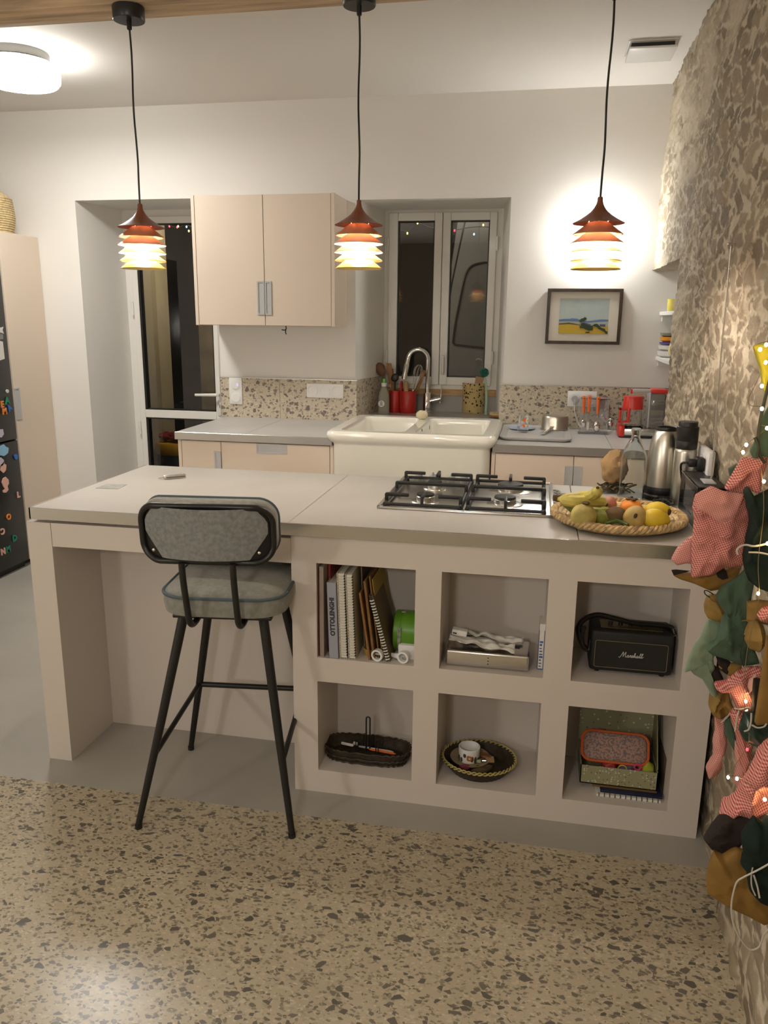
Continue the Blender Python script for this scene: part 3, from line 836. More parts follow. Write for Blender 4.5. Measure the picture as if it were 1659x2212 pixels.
# tap
fp = at(922, 890, 'z', .955)
fx, fy = fp.x, fp.y
R_ = (at(926, 770, 'y', fy) - at(884, 770, 'y', fy)).length / 2
fc = thing('kitchen_tap', 'tall chrome swan-neck tap behind the sink', 'tap', (fx, fy, .955))
mk('base', MB().lathe([(0, .955), (.030, .955), (.030, .96), (.026, .964), (.026, 1.075), (.023, 1.08), (0, 1.08)], 28, (fx, fy, 0)), 'chrome', fc)
top = at(905, 755, 'y', fy).z - R_
pth = [(fx, fy, 1.06), (fx, fy, 1.2)] + [(fx - R_ + R_ * math.cos(a), fy - .02 * (a / PI), top + R_ * math.sin(a)) for a in [PI * .92 * i / 18 for i in range(19)]]
e = Vector(pth[-1]); pe = at(876, 803, 'y', fy - .03)
sp = mk('spout', MB().tube(pth + [e.lerp(pe, .5)], .0145, 18), 'chrome', fc)
mk('spray_head', MB().tube([e.lerp(pe, .45), e.lerp(pe, .55), pe + (pe - e) * .5], [.0150, .0185, .0175], 18), 'chrome', fc)
lv = mk('lever_body', MB().cyl((fx + .018, fy, 1.025), (fx + .085, fy - .004, 1.042), .0165, n=20), 'chrome', fc)
mk('lever', MB().tube([(fx + .083, fy - .004, 1.015), (fx + .088, fy - .004, 1.06), (fx + .090, fy - .004, 1.13)], [.006, .006, .004], 10), 'chrome', lv)


# ------------------------------------------------------------------ sockets
def socket_plate(name, label, x0, x1, z0, z1, cells, y=YW - .012, vertical=False, kinds=None):
    t_ = thing(name, label, 'wall socket' if 'socket' in name else 'switch', ((x0 + x1) / 2, y, z0))
    pl = mk('plate', MB().box(x0, x1, y - .009, y, z0, z1, .003), 'plastic', t_)
    for k in range(cells):
        f = (k + .5) / cells
        cx, cz = ((x0 + x1) / 2, z1 - f * (z1 - z0)) if vertical else (x0 + f * (x1 - x0), (z0 + z1) / 2)
        w = MB().lathe([(.031, 0), (.031, .003), (.028, .003), (.026, -.004 if not vertical else .005), (0, -.004 if not vertical else .006)], 32, (cx, y - .009, cz), RX(PI / 2))
        s = mk('socket' if not vertical else 'button', w, 'plastic', t_)
        if not vertical:
            for dx, dz in ((-.0095, 0), (.0095, 0), (0, .010)): mk('pin_hole', MB().cyl((cx + dx, y - .0040, cz + dz), (cx + dx, y - .0056, cz + dz), .003, n=10), 'slot', s)
        elif k == 0: mk('indicator', MB().box(cx + .014, cx + .017, y - .0158, y - .014, cz - .008, cz + .008), mat('lit_indicator', (.4, .4, 1), .5, emit=(.35, .35, 1), estr=1.5), s)
    return t_


socket_plate('wall_switch', 'white double switch plate on the splashback beside the door', -.021, .062, 1.012, 1.172, 2, vertical=True)
socket_plate('wall_socket', 'white triple socket plate on the splashback under the wall cabinet', .473, .698, 1.067, 1.150, 3)
sr = socket_plate('wall_socket', 'white double socket plate behind the hanging cutlery', 2.004, 2.164, 1.060, 1.147, 2)
pg = thing('power_plug', 'grey plug with cable in the socket beside the cutlery stand', 'plug', (2.044, YW - .02, 1.1))
mk('body', MB().cyl((2.044, YW - .016, 1.104), (2.044, YW - .05, 1.104), .021, .019, 20).box(2.036, 2.052, YW - .052, YW - .03, 1.07, 1.105, .004), 'grip', pg)
mk('cable', MB().tube(smooth_pts([(2.044, YW - .045, 1.075), (2.046, YW - .045, 1.04), (2.062, YW - .04, .99), (2.085, YW - .04, .95), (2.15, YW - .05, .938), (2.25, YW - .1, .938)], 5), .0035, 8), 'plastic', pg)
# ------------------------------------------------------------------ lamps
LY = .40
for nm, c_ in (('rust', (.40, .13, .06)), ('rust2', (.72, .32, .16)), ('salmon', (.92, .66, .40)), ('amber', (.92, .78, .46)), ('yellow', (.92, .76, .36)), ('ochre', (.88, .68, .28))): M['in' + nm] = mat('inner_' + nm, c_, .5)
def shade_mesh(outp, c, n=48, t=.0016):
    """a thin enamelled cone: coloured outside, pale inside"""
    inp = [(max(r - t * .6, .0008), z - t) for r, z in reversed(outp)]
    b = MB(); b.lathe(outp, n, c); b.cur = 1; b.lathe(inp, n, c); b.cur = 0
    b.lathe([outp[-1], inp[0]], n, c); b.lathe([inp[-1], outp[0]], n, c); return b


def shade_profile(r0, z0, r1, z1, curve=0, t=.0016, n=8):
    """a thin flared cone from neck (r0, z0) down to rim (r1, z1), outside then inside"""
    out = []
    for i in range(n + 1):
        f = i / n; r = r0 + (r1 - r0) * f; z = z0 + (z1 - z0) * (f ** (1 - curve * .5) if curve else f)
        out.append((r, z))
    return out


def pendant(x, label, ztop):
    t_ = thing('pendant_lamp', label, 'pendant lamp', (x, LY, 2.5), 0, 'stacked cone pendants above the island')
    c = (x, LY, 0)
    cn = mk('canopy', MB().lathe([(0, 2.5), (.050, 2.5), (.051, 2.497), (.051, 2.462), (.049, 2.459), (0, 2.459)], 36, c), 'black', t_)
    mk('cord_grip', MB().lathe([(0, 2.459), (.008, 2.459), (.008, 2.435), (.004, 2.432), (0, 2.432)], 16, c), 'black', cn)
    zt = ztop
    pts = [(x + .0022 * math.sin(k * 1.3), LY, 2.44 + (zt - 2.44) * k / 8) for k in range(9)]; pts[-1] = (x, LY, zt)
    mk('cord', MB().tube(smooth_pts(pts, 3), .0032, 8), 'black', t_)
    # the bell on top, then five cones below
    prof = [(0, 0), (.0065, -.0005), (.0082, -.004), (.0085, -.012), (.011, -.022), (.0165, -.032), (.026, -.0435), (.040, -.0545), (.0555, -.0645), (.072, -.0735), (.0785, -.0765)]
    mk('shade', shade_mesh([(max(r, .001), zt + z) for r, z in prof], c), ['rust', 'inrust'], t_, norm=False)
    rims = [(.0765, -.1085, 'rust2'), (.0805, -.1345, 'salmon'), (.0795, -.1610, 'amber'), (.0785, -.1872, 'yellow'), (.0770, -.2115, 'ochre')]
    for (r, z, m_) in rims:
        mk('shade', shade_mesh(shade_profile(.031, zt + z + .034, r, zt + z), c), [m_, 'in' + m_], t_, norm=False)
    b = MB()
    for k in range(3):
        a = k * 2 * PI / 3 + .5; b.cyl((x + .034 * math.cos(a), LY + .034 * math.sin(a), zt - .05), (x + .034 * math.cos(a), LY + .034 * math.sin(a), zt - .180), .0016, n=6)
    mk('support_rod', b, 'rust2', t_)
    mk('lamp_holder', MB().lathe([(0, zt - .03), (.014, zt - .04), (.014, zt - .085), (0, zt - .085)], 16, c), 'black', t_)
    mk('bulb', MB().ball((x, LY, zt - .128), .022, .022, .024, 14, 10).cyl((x, LY, zt - .085), (x, LY, zt - .108), .010, .014, 12), 'bulb', t_)
    return t_


px = [at(302, 440, 'y', LY), at(775, 432, 'y', LY), at(1297, 425, 'y', LY)]
pendant(px[0].x, 'rust to yellow stacked-cone pendant hanging in front of the glazed door', px[0].z)
pendant(px[1].x, 'rust to yellow stacked-cone pendant hanging between wall cabinet and window', px[1].z)
pendant(px[2].x, 'rust to yellow stacked-cone pendant hanging above the landscape picture', px[2].z)

# flush ceiling lamp of pressed glass
cx, cy = -.612, 1.40
cl = thing('ceiling_lamp', 'round pressed-glass ceiling lamp glowing at the top left', 'ceiling lamp', (cx, cy, ZC))
mk('base', MB().lathe([(0, ZC), (.136, ZC), (.138, ZC - .004), (.136, ZC - .034), (0, ZC - .034)], 48, (cx, cy, 0)), 'enamelgrey', cl)
def rings_(pr, k=4):
    out = []
    for (a, c2) in zip(pr, pr[1:]):
        for q in range(k): out.append((a[0] + (c2[0] - a[0]) * q / k, a[1] + (c2[1] - a[1]) * q / k))
    return out + [pr[-1]]


relief = lambda a, z: 1 + .012 * math.sin(a * 32) * math.cos(z * 420)
b = MB().lathe(rings_([(.158, 2.574), (.168, 2.580), (.178, 2.594), (.180, 2.61), (.179, 2.638), (.172, 2.656), (.160, 2.664)]), 96, (cx, cy, 0), wob=relief)
b.cur = 1; b.lathe(rings_([(0, 2.570), (.10, 2.570), (.158, 2.574)]), 96, (cx, cy, 0), wob=relief)
b.cur = 2; b.lathe([(.160, 2.664), (.13, 2.676), (0, 2.676)], 96, (cx, cy, 0), wob=relief)
mk('glass_shade', b, ['bulbc', 'bulbb', 'lampglass'], cl)

# small wall globe behind the right-hand pendant
p = at(1288, 508, 'y', 2.312)
wl_ = thing('wall_lamp', 'small glowing globe wall lamp above the landscape picture', 'wall lamp', (p.x, YW, p.z))
mk('back_plate', MB().lathe([(0, 0), (.045, 0), (.045, .012), (.04, .016), (0, .016)], 28, (p.x, YW, p.z), RX(PI / 2)), 'pvc', wl_)
mk('arm', MB().cyl((p.x, YW - .014, p.z), (p.x, 2.345, p.z), .010, n=12), 'pvc', wl_)
mk('globe', MB().ball((p.x, 2.312, p.z), .045, n=24, m=16), 'bulbw', wl_)

# ceiling vent
vt = thing('ceiling_vent', 'white square air vent with a dark slot on the ceiling', 'vent', (2.245, 1.78, ZC))
mk('frame', MB().box(2.140, 2.350, 1.675, 1.885, ZC - .005, ZC, .002), 'plastic', vt)
mk('slot', MB().box(2.155, 2.335, 1.700, 1.880, ZC - .024, ZC - .005), 'slot', vt, smooth=False)
mk('cover', MB().box(2.145, 2.345, 1.680, 1.880, ZC - .034, ZC - .024, .004), 'plastic', vt)

# living-room lamps behind the viewer: a hanging globe and a floor lamp
def lamp(name, loc, watts, col, r):
    l = bpy.data.lights.new(name, 'POINT'); l.energy = watts; l.color = col; l.shadow_soft_size = r
    o = bpy.data.objects.new(name, l); COL.objects.link(o); o.location = loc; return o


lamp('living_room_lamp', (1.35, -2.75, 1.75), 38, (1, .93, .84), .12)
lamp('living_room_floor_lamp', (-.6, -3.1, 1.45), 44, (1, .93, .84), .15)

# ------------------------------------------------------------------ bar stool
stl = thing('bar_stool', 'black metal bar stool with grey padded seat and backrest', 'bar stool', (.925, -.035, 0), math.radians(7.2))
# local frame: x right, y towards the island, z up
W = lambda v: WM[stl] @ Vector(v)
def loc(v): return WM[stl].inverted() @ Vector(v)


sw, sd = .205, .205
def seat_ring(w, d0, d1, z, r=.09):
    return [Vector((x, y, z)) for x, y in rrect(2 * w, d1 - d0, r, 8, .010, (d0 + d1) / 2 + .022)]


b = MB()
loft(b, [seat_ring(.172, -.172, .185, .664), seat_ring(.186, -.186, .200, .671), seat_ring(.190, -.190, .205, .701), seat_ring(.188, -.188, .203, .727), seat_ring(.176, -.176, .19, .739), seat_ring(.14, -.14, .15, .749), seat_ring(.06, -.06, .06, .753, .05)])
seat = mk('seat', b, 'denim', stl, False, ang=50)
mk('piping', MB().tube([v + Vector((0, 0, 0)) for v in seat_ring(.1895, -.1895, .2045, .728)], .005, 8, closed=True), 'piping', seat, False)
mk('seat_plate', MB().box(-.14, .16, -.14, .19, .654, .666, .004), 'black', stl, False)
feet = [loc((.708, -.300, 0)), loc((1.182, -.245, 0)), loc((.672, .160, 0)), loc((1.142, .212, 0))]
tops = [(-.112, -.115, .660), (.130, -.115, .660), (-.105, .165, .660), (.125, .165, .660)]
for f, t_ in zip(feet, tops):
    lg = mk('leg', MB().tube([t_, Vector(t_).lerp(f, .5), Vector(f) + Vector((0, 0, .012))], [.0152, .0132, .0098], 16), 'black', stl, False)
    mk('foot_cap', MB().cyl((f.x, f.y, 0), (f.x, f.y, .014), .0112, n=14), 'blackplastic', lg, False)
def onleg(i, z):
    t_, f = Vector(tops[i]), feet[i]; return t_.lerp(f, (t_.z - z) / (t_.z - f.z))


mk('stretcher', MB().cyl(onleg(2, .272), onleg(3, .272), .0095, n=12), 'black', stl, False)
mk('stretcher', MB().cyl(onleg(0, .225), onleg(2, .275), .0085, n=12), 'black', stl, False)
mk('stretcher', MB().cyl(onleg(1, .225), onleg(3, .275), .0085, n=12), 'black', stl, False)
# backrest: curved rounded frame, corner gussets, cloth back panel and a pad towards the island
BW, BZ = .187, .943
def back_pt(x, z, off=0):
    """point of the backrest's curved surface (x across, z height), off = towards the sitter"""
    y = -.262 - .10 * (z - .93) - .055 * (x / .19) ** 2 * -1
    return Vector((x, y + off, z))


fr = [back_pt(x, BZ + z) for x, z in rrect(2 * BW, .163, .052, 8)]
mk('back_frame', MB().tube(fr, .0092, 12, closed=True), 'black', stl, False)
# octagonal cloth panel
octo = [(-.142, .079), (.142, .079), (.174, .040), (.174, .002), (.124, -.071), (-.124, -.071), (-.174, .002), (-.174, .040)]
def grid_panel(poly, off, nx=28, nz=10):
    rows = []
    zs = [min(p[1] for p in poly) + (max(p[1] for p in poly) - min(p[1] for p in poly)) * k / nz for k in range(nz + 1)]
    def span(z):
        xs = []
        for (a, c_) in zip(poly, poly[1:] + poly[:1]):
            if (a[1] - z) * (c_[1] - z) <= 1e-12 and abs(a[1] - c_[1]) > 1e-9: xs.append(a[0] + (c_[0] - a[0]) * (z - a[1]) / (c_[1] - a[1]))
            elif abs(a[1] - z) < 1e-9 and abs(c_[1] - z) < 1e-9: xs += [a[0], c_[0]]
        return min(xs), max(xs)
    vs = []; fs = []
    for z in zs:
        x0, x1 = span(z)
        for k in range(nx + 1): vs.append(back_pt(x0 + (x1 - x0) * k / nx, BZ + z, off))
    for i in range(nz):
        for k in range(nx): a = i * (nx + 1) + k; fs.append((a, a + 1, a + nx + 2, a + nx + 1))
    return vs, fs


vs, fs = grid_panel(octo, -.001)
mk('back_panel', MB().add(vs, fs), 'denimback', stl, False)
rr = rrect(2 * BW - .012, .156, .048, 8)
vs, fs = grid_panel(rr, .004, 36, 14); mk('back_plate', MB().add(vs, fs), 'black', stl, False)
rings = []
for (s, off) in ((.985, .008), (1.03, .016), (1.045, .034), (1.035, .058), (.97, .074), (.80, .084), (.5, .088)):
    rings.append([back_pt(x * s, BZ + .005 + z * (s + .03), off) for x, z in rrect(2 * BW - .005, .168, .056, 8)])
b = MB(); loft(b, rings); bk = mk('backrest', b, 'denim', stl, False, ang=60)
mk('piping', MB().tube([back_pt(x * 1.035, BZ + .005 + z * 1.065, .058) for x, z in rrect(2 * BW - .005, .168, .056, 8)], .005, 8, closed=True), 'piping', bk, False)
for sx in (-1, 1):
    x = sx * .072 + .006
    p0 = back_pt(x, BZ - .080); P = [p0, (x, p0.y + .008, .80), (x, -.215, .70), (x, -.205, .672), (x, -.183, .654), (x, -.15, .650), (x, -.10, .656)]
    mk('back_support', MB().tube(smooth_pts(P, 4), .0095, 12), 'black', stl, False)
for (x, z) in ((-.150, -.050), (.150, -.050)):
    q = back_pt(x, BZ + z, -.006); mk('screw', MB().ball(q, .005, .003, .005, 10, 8), 'steel', stl, False)
# ------------------------------------------------------------------ picture
PY = YW - .004
pc = thing('landscape_picture', 'dark-framed landscape with a yellow field and blue hills', 'picture', (2.061, PY, 1.405))
px0, px1, pz0, pz1 = 1.860, 2.262, 1.405, 1.702
b = MB(); w = .017; yf = PY - .024
for poly in ([(px0, pz0), (px1, pz0), (px1 - w, pz0 + w), (px0 + w, pz0 + w)], [(px1, pz0), (px1, pz1), (px1 - w, pz1 - w), (px1 - w, pz0 + w)], [(px1, pz1), (px0, pz1), (px0 + w, pz1 - w), (px1 - w, pz1 - w)], [(px0, pz1), (px0, pz0), (px0 + w, pz0 + w), (px0 + w, pz1 - w)]):
    b.prism(poly, 'y', yf, PY)
mk('frame', b, 'frame', pc, smooth=False)
mk('mount', MB().box(px0 + w, px1 - w, PY - .012, PY - .004, pz0 + w, pz1 - w), 'matb', pc, smooth=False)
ax0, ax1, az0, az1 = 1.930, 2.195, 1.462, 1.651
def A(u, v): return (ax0 + (ax1 - ax0) * u, az0 + (az1 - az0) * v)
pcol = [mat('paint_' + n, c, .6) for n, c in (('sky', (.40, .48, .49)), ('hill', (.11, .20, .40)), ('pale', (.36, .40, .30)), ('brown', (.12, .09, .045)), ('field', (.52, .36, .035)), ('tree', (.035, .055, .025)), ('violet', (.09, .08, .22)))]
nt = NT(pcol[0]); tc = nt.new('TexCoord'); ns = nt.new('TexNoise', _Scale=18.0, _Detail=5.0); nt.l.new(tc.outputs['Object'], ns.inputs['Vector']); nt.l.new(nt.mix(ns.outputs['Fac'], (.32, .44, .48), (.50, .52, .46)), nt.b.inputs['Base Color'])
b = MB(); yy = PY - .0125
layers = [(0, [(0, 0), (1, 0), (1, 1), (0, 1)]),
          (1, [(0, .25), (0, .395), (.1, .415), (.22, .42), (.26, .435), (.3, .43), (.36, .425), (.42, .40), (.5, .36), (.58, .36), (.7, .38), (.84, .41), (.92, .41), (1, .405), (1, .25)]),
          (2, [(0, .2), (0, .34), (.15, .345), (.3, .345), (.45, .335), (.6, .31), (.75, .33), (.88, .345), (1, .355), (1, .15), (.5, .15)]),
          (3, [(0, .2), (0, .285), (.1, .30), (.2, .315), (.3, .295), (.38, .27), (.44, .255), (.44, .2)]),
          (4, [(0, 0), (0, .25), (.2, .265), (.3, .255), (.42, .235), (.55, .2), (.8, .2), (.86, .205), (1, .20), (1, 0)]),
          (6, [(.83, .21), (.83, .275), (.945, .275), (.945, .205)]),
          (6, [(.44, .27), (.47, .315), (.55, .31), (.62, .28), (.66, .27), (.6, .2)]),
          (5, [(.415, .335), (.42, .39), (.45, .43), (.49, .44), (.52, .475), (.55, .455), (.565, .42), (.53, .375), (.49, .35), (.45, .315)]),
          (5, [(.42, .195), (.45, .235), (.45, .285), (.5, .31), (.55, .28), (.6, .245), (.68, .235), (.70, .17), (.70, .10), (.62, .085), (.55, .12), (.5, .15), (.44, .16)]),
          (5, [(.68, .23), (.72, .275), (.76, .29), (.8, .27), (.84, .20), (.88, .17), (.94, .15), (.955, .10), (1, .06), (1, 0), (.97, .0), (.93, .06), (.86, .11), (.81, .14), (.78, .19), (.72, .215)]),
          (5, [(.54, .03), (.57, .055), (.62, .06), (.645, .035), (.6, .02)])]
for k, (mi, poly) in enumerate(layers):
    b.cur = mi; b.prism([A(u, v) for u, v in poly], 'y', yy - .0003 * k, yy + .0008)
mk('painting', b, pcol, pc, smooth=False, norm=True)

# ------------------------------------------------------------------ things round the sink
LZ = .955
p = at(829, 893, 'z', LZ); x, y = p.x, p.y
sb = thing('soap_bottle', 'flat clear washing-up bottle with white and green cap', 'bottle', (x, y, LZ))
b = MB()
def rr3(w, d, z, r=.012): return [Vector((x + u, y + v, z)) for u, v in rrect(w, d, r, 5)]
loft(b, [rr3(.066, .036, LZ), rr3(.070, .040, LZ + .006), rr3(.068, .040, LZ + .09), rr3(.060, .038, LZ + .125), rr3(.036, .03, LZ + .160), rr3(.026, .026, LZ + .170, .011)])
mk('bottle', b, mat('soap_bottle_plastic', (.80, .77, .64), .12, trans=.65, ior=1.15), sb)
mk('cap', MB().cyl((x, y, LZ + .168), (x, y, LZ + .190), .0165, n=18), 'plastic', sb)
mk('nozzle', MB().cyl((x, y, LZ + .19), (x, y, LZ + .214), .009, .007, 14), mat('bright_green', (.12, .55, .06), .4), sb)
b = MB().lathe([(.020, 0), (0, .0006), ], 24, (x - .012, y - .0208, LZ + .062), RX(PI / 2))
b.cur = 1
for k in range(4): b.box(x - .022 + .002 * (k % 2), x - .003 - .003 * (k % 2), y - .0222, y - .0208, LZ + .052 + k * .007, LZ + .055 + k * .007)
mk('label', b, ['plastic', 'gk'], sb, smooth=False)

# red double utensil holder
hy = 2.70
def tub(px0_, px1_, name, par):
    a = at(px0_, 870, 'y', hy); c = at(px1_, 870, 'y', hy); r = (c.x - a.x) / 2; xx = (a.x + c.x) / 2
    zt = at(870, 845, 'y', hy - r).z
    b = MB().lathe([(0, LZ), (r * .97, LZ), (r, LZ + .005), (r, zt - .003), (r - .002, zt), (r - .005, zt - .002), (r - .006, LZ + .01), (0, LZ + .01)], 40, (xx, hy, 0))
    return mk(name, b, 'red', par), xx, r, zt


rh = thing('utensil_holder', 'red enamel twin utensil holder with an upright handle', 'utensil holder', (at(870, 870, 'y', hy).x, hy, LZ))
_, xa_, ra_, zt_ = tub(841, 865, 'tub', rh); _, xb_, rb_, _ = tub(864, 899, 'tub', rh)
hx = at(867, 845, 'y', hy).x
mk('handle', MB().tube([(hx, hy - .02, LZ + .02), (hx, hy - .02, zt_ + .045), (hx, hy - .012, zt_ + .055), (hx, hy + .012, zt_ + .055), (hx, hy + .02, zt_ + .045), (hx, hy + .02, LZ + .02)], .006, 10), 'red', rh)
Z0 = LZ + .02
def stick(top, base, r=.006, n=10): return MB().tube([base, Vector(base).lerp(top, .5), top], r, n)
def U(u, v, yy=None): return at(u, v, 'y', hy if yy is None else yy)


# wooden spoon
t0 = U(822, 798); b0 = Vector((xa_ - .01, hy, Z0)); d = (t0 - b0).normalized()
b = stick(t0, b0, .006); ang = math.atan2(d.x, d.z)
b.ball(t0, .032, .010, .044, 18, 12, RY(ang))
solo('wooden_spoon', b, 'wooddark', 'round dark wooden spoon leaning furthest out of the red holder', 'spoon', loc=b0)
t0 = U(838, 778); b0 = Vector((xa_ + .004, hy, Z0)); d = (t0 - b0).normalized(); ang = math.atan2(d.x, d.z)
b = stick(b0.lerp(t0, .6), b0, .006); b.merge(MB().box(-.018, .018, -.003, .003, -.07, .06, .003).tr(TR(b0.lerp(t0, .74)) @ RY(ang)))
solo('wooden_spatula', b, 'wood', 'flat wooden spatula standing beside the round dark wooden spoon', 'spatula', loc=b0)
t0 = U(846, 792, hy + .012); b0 = Vector((xa_ + .008, hy + .012, Z0)); d = (t0 - b0).normalized(); ang = math.atan2(d.x, d.z)
b = stick(b0.lerp(t0, .7), b0, .005); b.merge(MB().box(-.010, .010, -.003, .003, -.06, .04, .003).tr(TR(b0.lerp(t0, .8)) @ RY(ang)))
solo('wooden_stirrer', b, 'wood', 'narrow wooden stirrer behind the flat wooden spatula', 'spatula', loc=b0)
t0 = U(853, 816, hy - .01); b0 = Vector((xa_ + .004, hy - .008, Z0))
b = stick(t0, b0, .005); b.ball(t0, .024, .016, .027, 16, 10, RY(.5))
solo('black_ladle', b, 'blackplastic', 'black ladle in the smaller tub of the red holder', 'ladle', loc=b0)
t0 = U(877, 826); b0 = Vector((xb_ - .008, hy, Z0))
b = MB().tube([b0, b0.lerp(t0, .7), b0.lerp(t0, .86), t0], [.013, .016, .017, .010], 14).ball(t0, .011, .011, .009, 12, 8)
solo('pestle', b, 'woodpale', 'pale rounded wooden pestle end in the larger red tub', 'pestle', loc=b0)
t0 = U(907, 788, hy - .004); b0 = Vector((xb_ + .004, hy - .004, Z0)); d = (t0 - b0).normalized()
w_ = thing('whisk', 'steel balloon whisk in the larger tub of the red holder', 'whisk', b0)
mk('handle', MB().tube([b0, b0.lerp(t0, .45)], [.008, .009], 12), 'steel', w_)
s = d.cross(Vector((0, 1, 0))).normalized(); f = b0.lerp(t0, .42); L = (t0 - f).length
b = MB()
for k in range(4):
    a = k * PI / 4; side = s * math.cos(a) + d.cross(s) * math.sin(a)
    b.tube(smooth_pts([f + d * (L * u) + side * (.028 * v) for u, v in ((0, .15), (.35, .55), (.7, .98), (.92, .7), (1, 0), (.92, -.7), (.7, -.98), (.35, -.55), (0, -.15))], 3), .0012, 5)
mk('loops', b, 'chrome', w_)
t0 = U(918, 796, hy + .008); b0 = Vector((xb_ + .008, hy + .008, Z0)); d = (t0 - b0).normalized(); ang = math.atan2(d.x, d.z)
b = stick(b0.lerp(t0, .8), b0, .006); b.merge(MB().box(-.013, .013, -.003, .003, -.09, .03, .003).tr(TR(b0.lerp(t0, .85)) @ RY(ang)))
solo('wooden_spatula', b, 'wood', 'slanting wooden spatula behind the steel whisk', 'spatula', loc=b0)

# speckled crock with grater
cr = at(1021, 892, 'z', LZ); a = at(997, 860, 'y', cr.y); c_ = at(1047, 860, 'y', cr.y); r = (c_.x - a.x) / 2; cx_ = (a.x + c_.x) / 2; cyy = cr.y + r * .5
zt = at(1020, 828, 'y', cyy - r).z
spk = mat('speckled_glaze', (.60, .46, .20), .2, coat=.4); t = NT(spk); tc = t.new('TexCoord')
v1 = t.new('TexVoronoi', feature='F1', _Scale=75.0); v2 = t.new('TexVoronoi', feature='F1', _Scale=26.0); ns = t.new('TexNoise', _Scale=90.0)
for q in (v1, v2, ns): t.l.new(tc.outputs['Object'], q.inputs['Vector'])
s1 = t.new('SeparateColor'); t.l.new(v1.outputs['Color'], s1.inputs[0]); s2 = t.new('SeparateColor'); t.l.new(v2.outputs['Color'], s2.inputs[0])
k1 = t.math('LESS_THAN', t.math('ADD', v1.outputs['Distance'], t.math('MULTIPLY', ns.outputs['Fac'], .5)), t.math('MULTIPLY', s1.outputs[0], .85))
k2 = t.math('LESS_THAN', v2.outputs['Distance'], t.math('MULTIPLY', t.math('GREATER_THAN', s2.outputs[0], .7), .2))
t.l.new(t.mix(t.math('MAXIMUM', k1, k2), (.60, .46, .20), (.035, .018, .012)), t.b.inputs['Base Color'])
cro = solo('speckled_crock', MB().lathe([(0, LZ), (r * .95, LZ), (r * .97, LZ + .006), (r * .97, zt - .030), (r * 1.03, zt - .022), (r * 1.04, zt - .004), (r, zt), (r * .90, zt - .006), (r * .88, LZ + .01), (0, LZ + .01)], 44, (cx_, cyy, 0)), spk, 'yellow crock with brown speckles on the window ledge', 'crock', loc=(cx_, cyy, LZ))
t0 = at(1035, 779, 'y', cyy); b0 = Vector((cx_ - .02, cyy, LZ + .03)); d = (t0 - b0).normalized(); ang = math.atan2(d.x, d.z); Lg = (t0 - b0).length
g_ = thing('grater', 'flat steel grater leaning in the speckled crock', 'grater', b0)
bm_ = MB().box(-.020, .020, -.001, .001, Lg * .35, Lg, .0008).box(-.022, -.019, -.003, .003, Lg * .3, Lg, .001).box(.019, .022, -.003, .003, Lg * .3, Lg, .001)
for i in range(18):
    for j in range(5): bm_.box(-.015 + j * .007, -.011 + j * .007, -.003, 0, Lg * .42 + i * Lg * .031, Lg * .42 + i * Lg * .031 + .002)
mk('blade', bm_.tr(TR(b0) @ RY(ang)), 'dullsteel', g_, smooth=False)
mk('handle', MB().tube([(-.02, 0, Lg), (-.012, 0, Lg + .010), (.012, 0, Lg + .010), (.02, 0, Lg)], .003, 8).tr(TR(b0) @ RY(ang)), 'steel', g_)
t0 = at(1036, 818, 'y', cyy - .02); b0 = Vector((cx_ + .01, cyy - .02, LZ + .03)); d = (t0 - b0).normalized()
solo('wooden_scraper', MB().box(-.026, .026, -.006, .006, -.09, .012, .005).tr(TR(t0) @ RY(.15)).merge(stick(t0, b0, .005)), 'woodpale', 'short wooden scraper in front of the grater in the crock', 'scraper', loc=b0)
# mint dish brush, standing on the ledge and leaning on the crock
b0 = at(1049, 896, 'z', LZ + .004); t0 = at(1048, 816, 'y', b0.y + .015)
db = thing('dish_brush', 'mint green dish brush with a dark green bristle head', 'brush', b0)
mk('handle', MB().tube(smooth_pts([b0, b0.lerp(t0, .35) + Vector((.006, 0, 0)), b0.lerp(t0, .7) + Vector((.006, 0, 0)), t0], 5), [.013] * 5 + [.012] * 5 + [.010] * 6, 12, flat=(.6, 1)), 'mint', db)
hd = at(1046, 805, 'y', b0.y + .012); b = MB().ball(hd, .014, n=12, m=8)
rng = random.Random(3)
for k in range(230):
    v = Vector((rng.gauss(0, 1), rng.gauss(0, 1), rng.gauss(0, 1))).normalized(); b.tube([hd + v * .010, hd + v * .029], [.0022, .0014], 4)
mk('bristles', b, 'teal', db)
# nail brush on the corner
nb = at(1072, 896, 'z', LZ + .02); n_ = thing('nail_brush', 'oval wooden scrubbing brush lying bristles up beside the sink', 'brush', (nb.x, nb.y, LZ))
mk('back', MB().ball((nb.x, nb.y, LZ + .009), .046, .024, .009, 24, 10), 'wood', n_)
b = MB().ball((nb.x, nb.y, LZ + .022), .042, .021, .013, 22, 8)
for k in range(120):
    a = rng.random() * 6.28; q = math.sqrt(rng.random()); xx, yy = nb.x + .040 * q * math.cos(a), nb.y + .019 * q * math.sin(a); b.tube([(xx, yy, LZ + .02), (xx + rng.gauss(0, .002), yy + rng.gauss(0, .002), LZ + .037)], .0016, 4)
mk('bristles', b, 'bristle', n_)

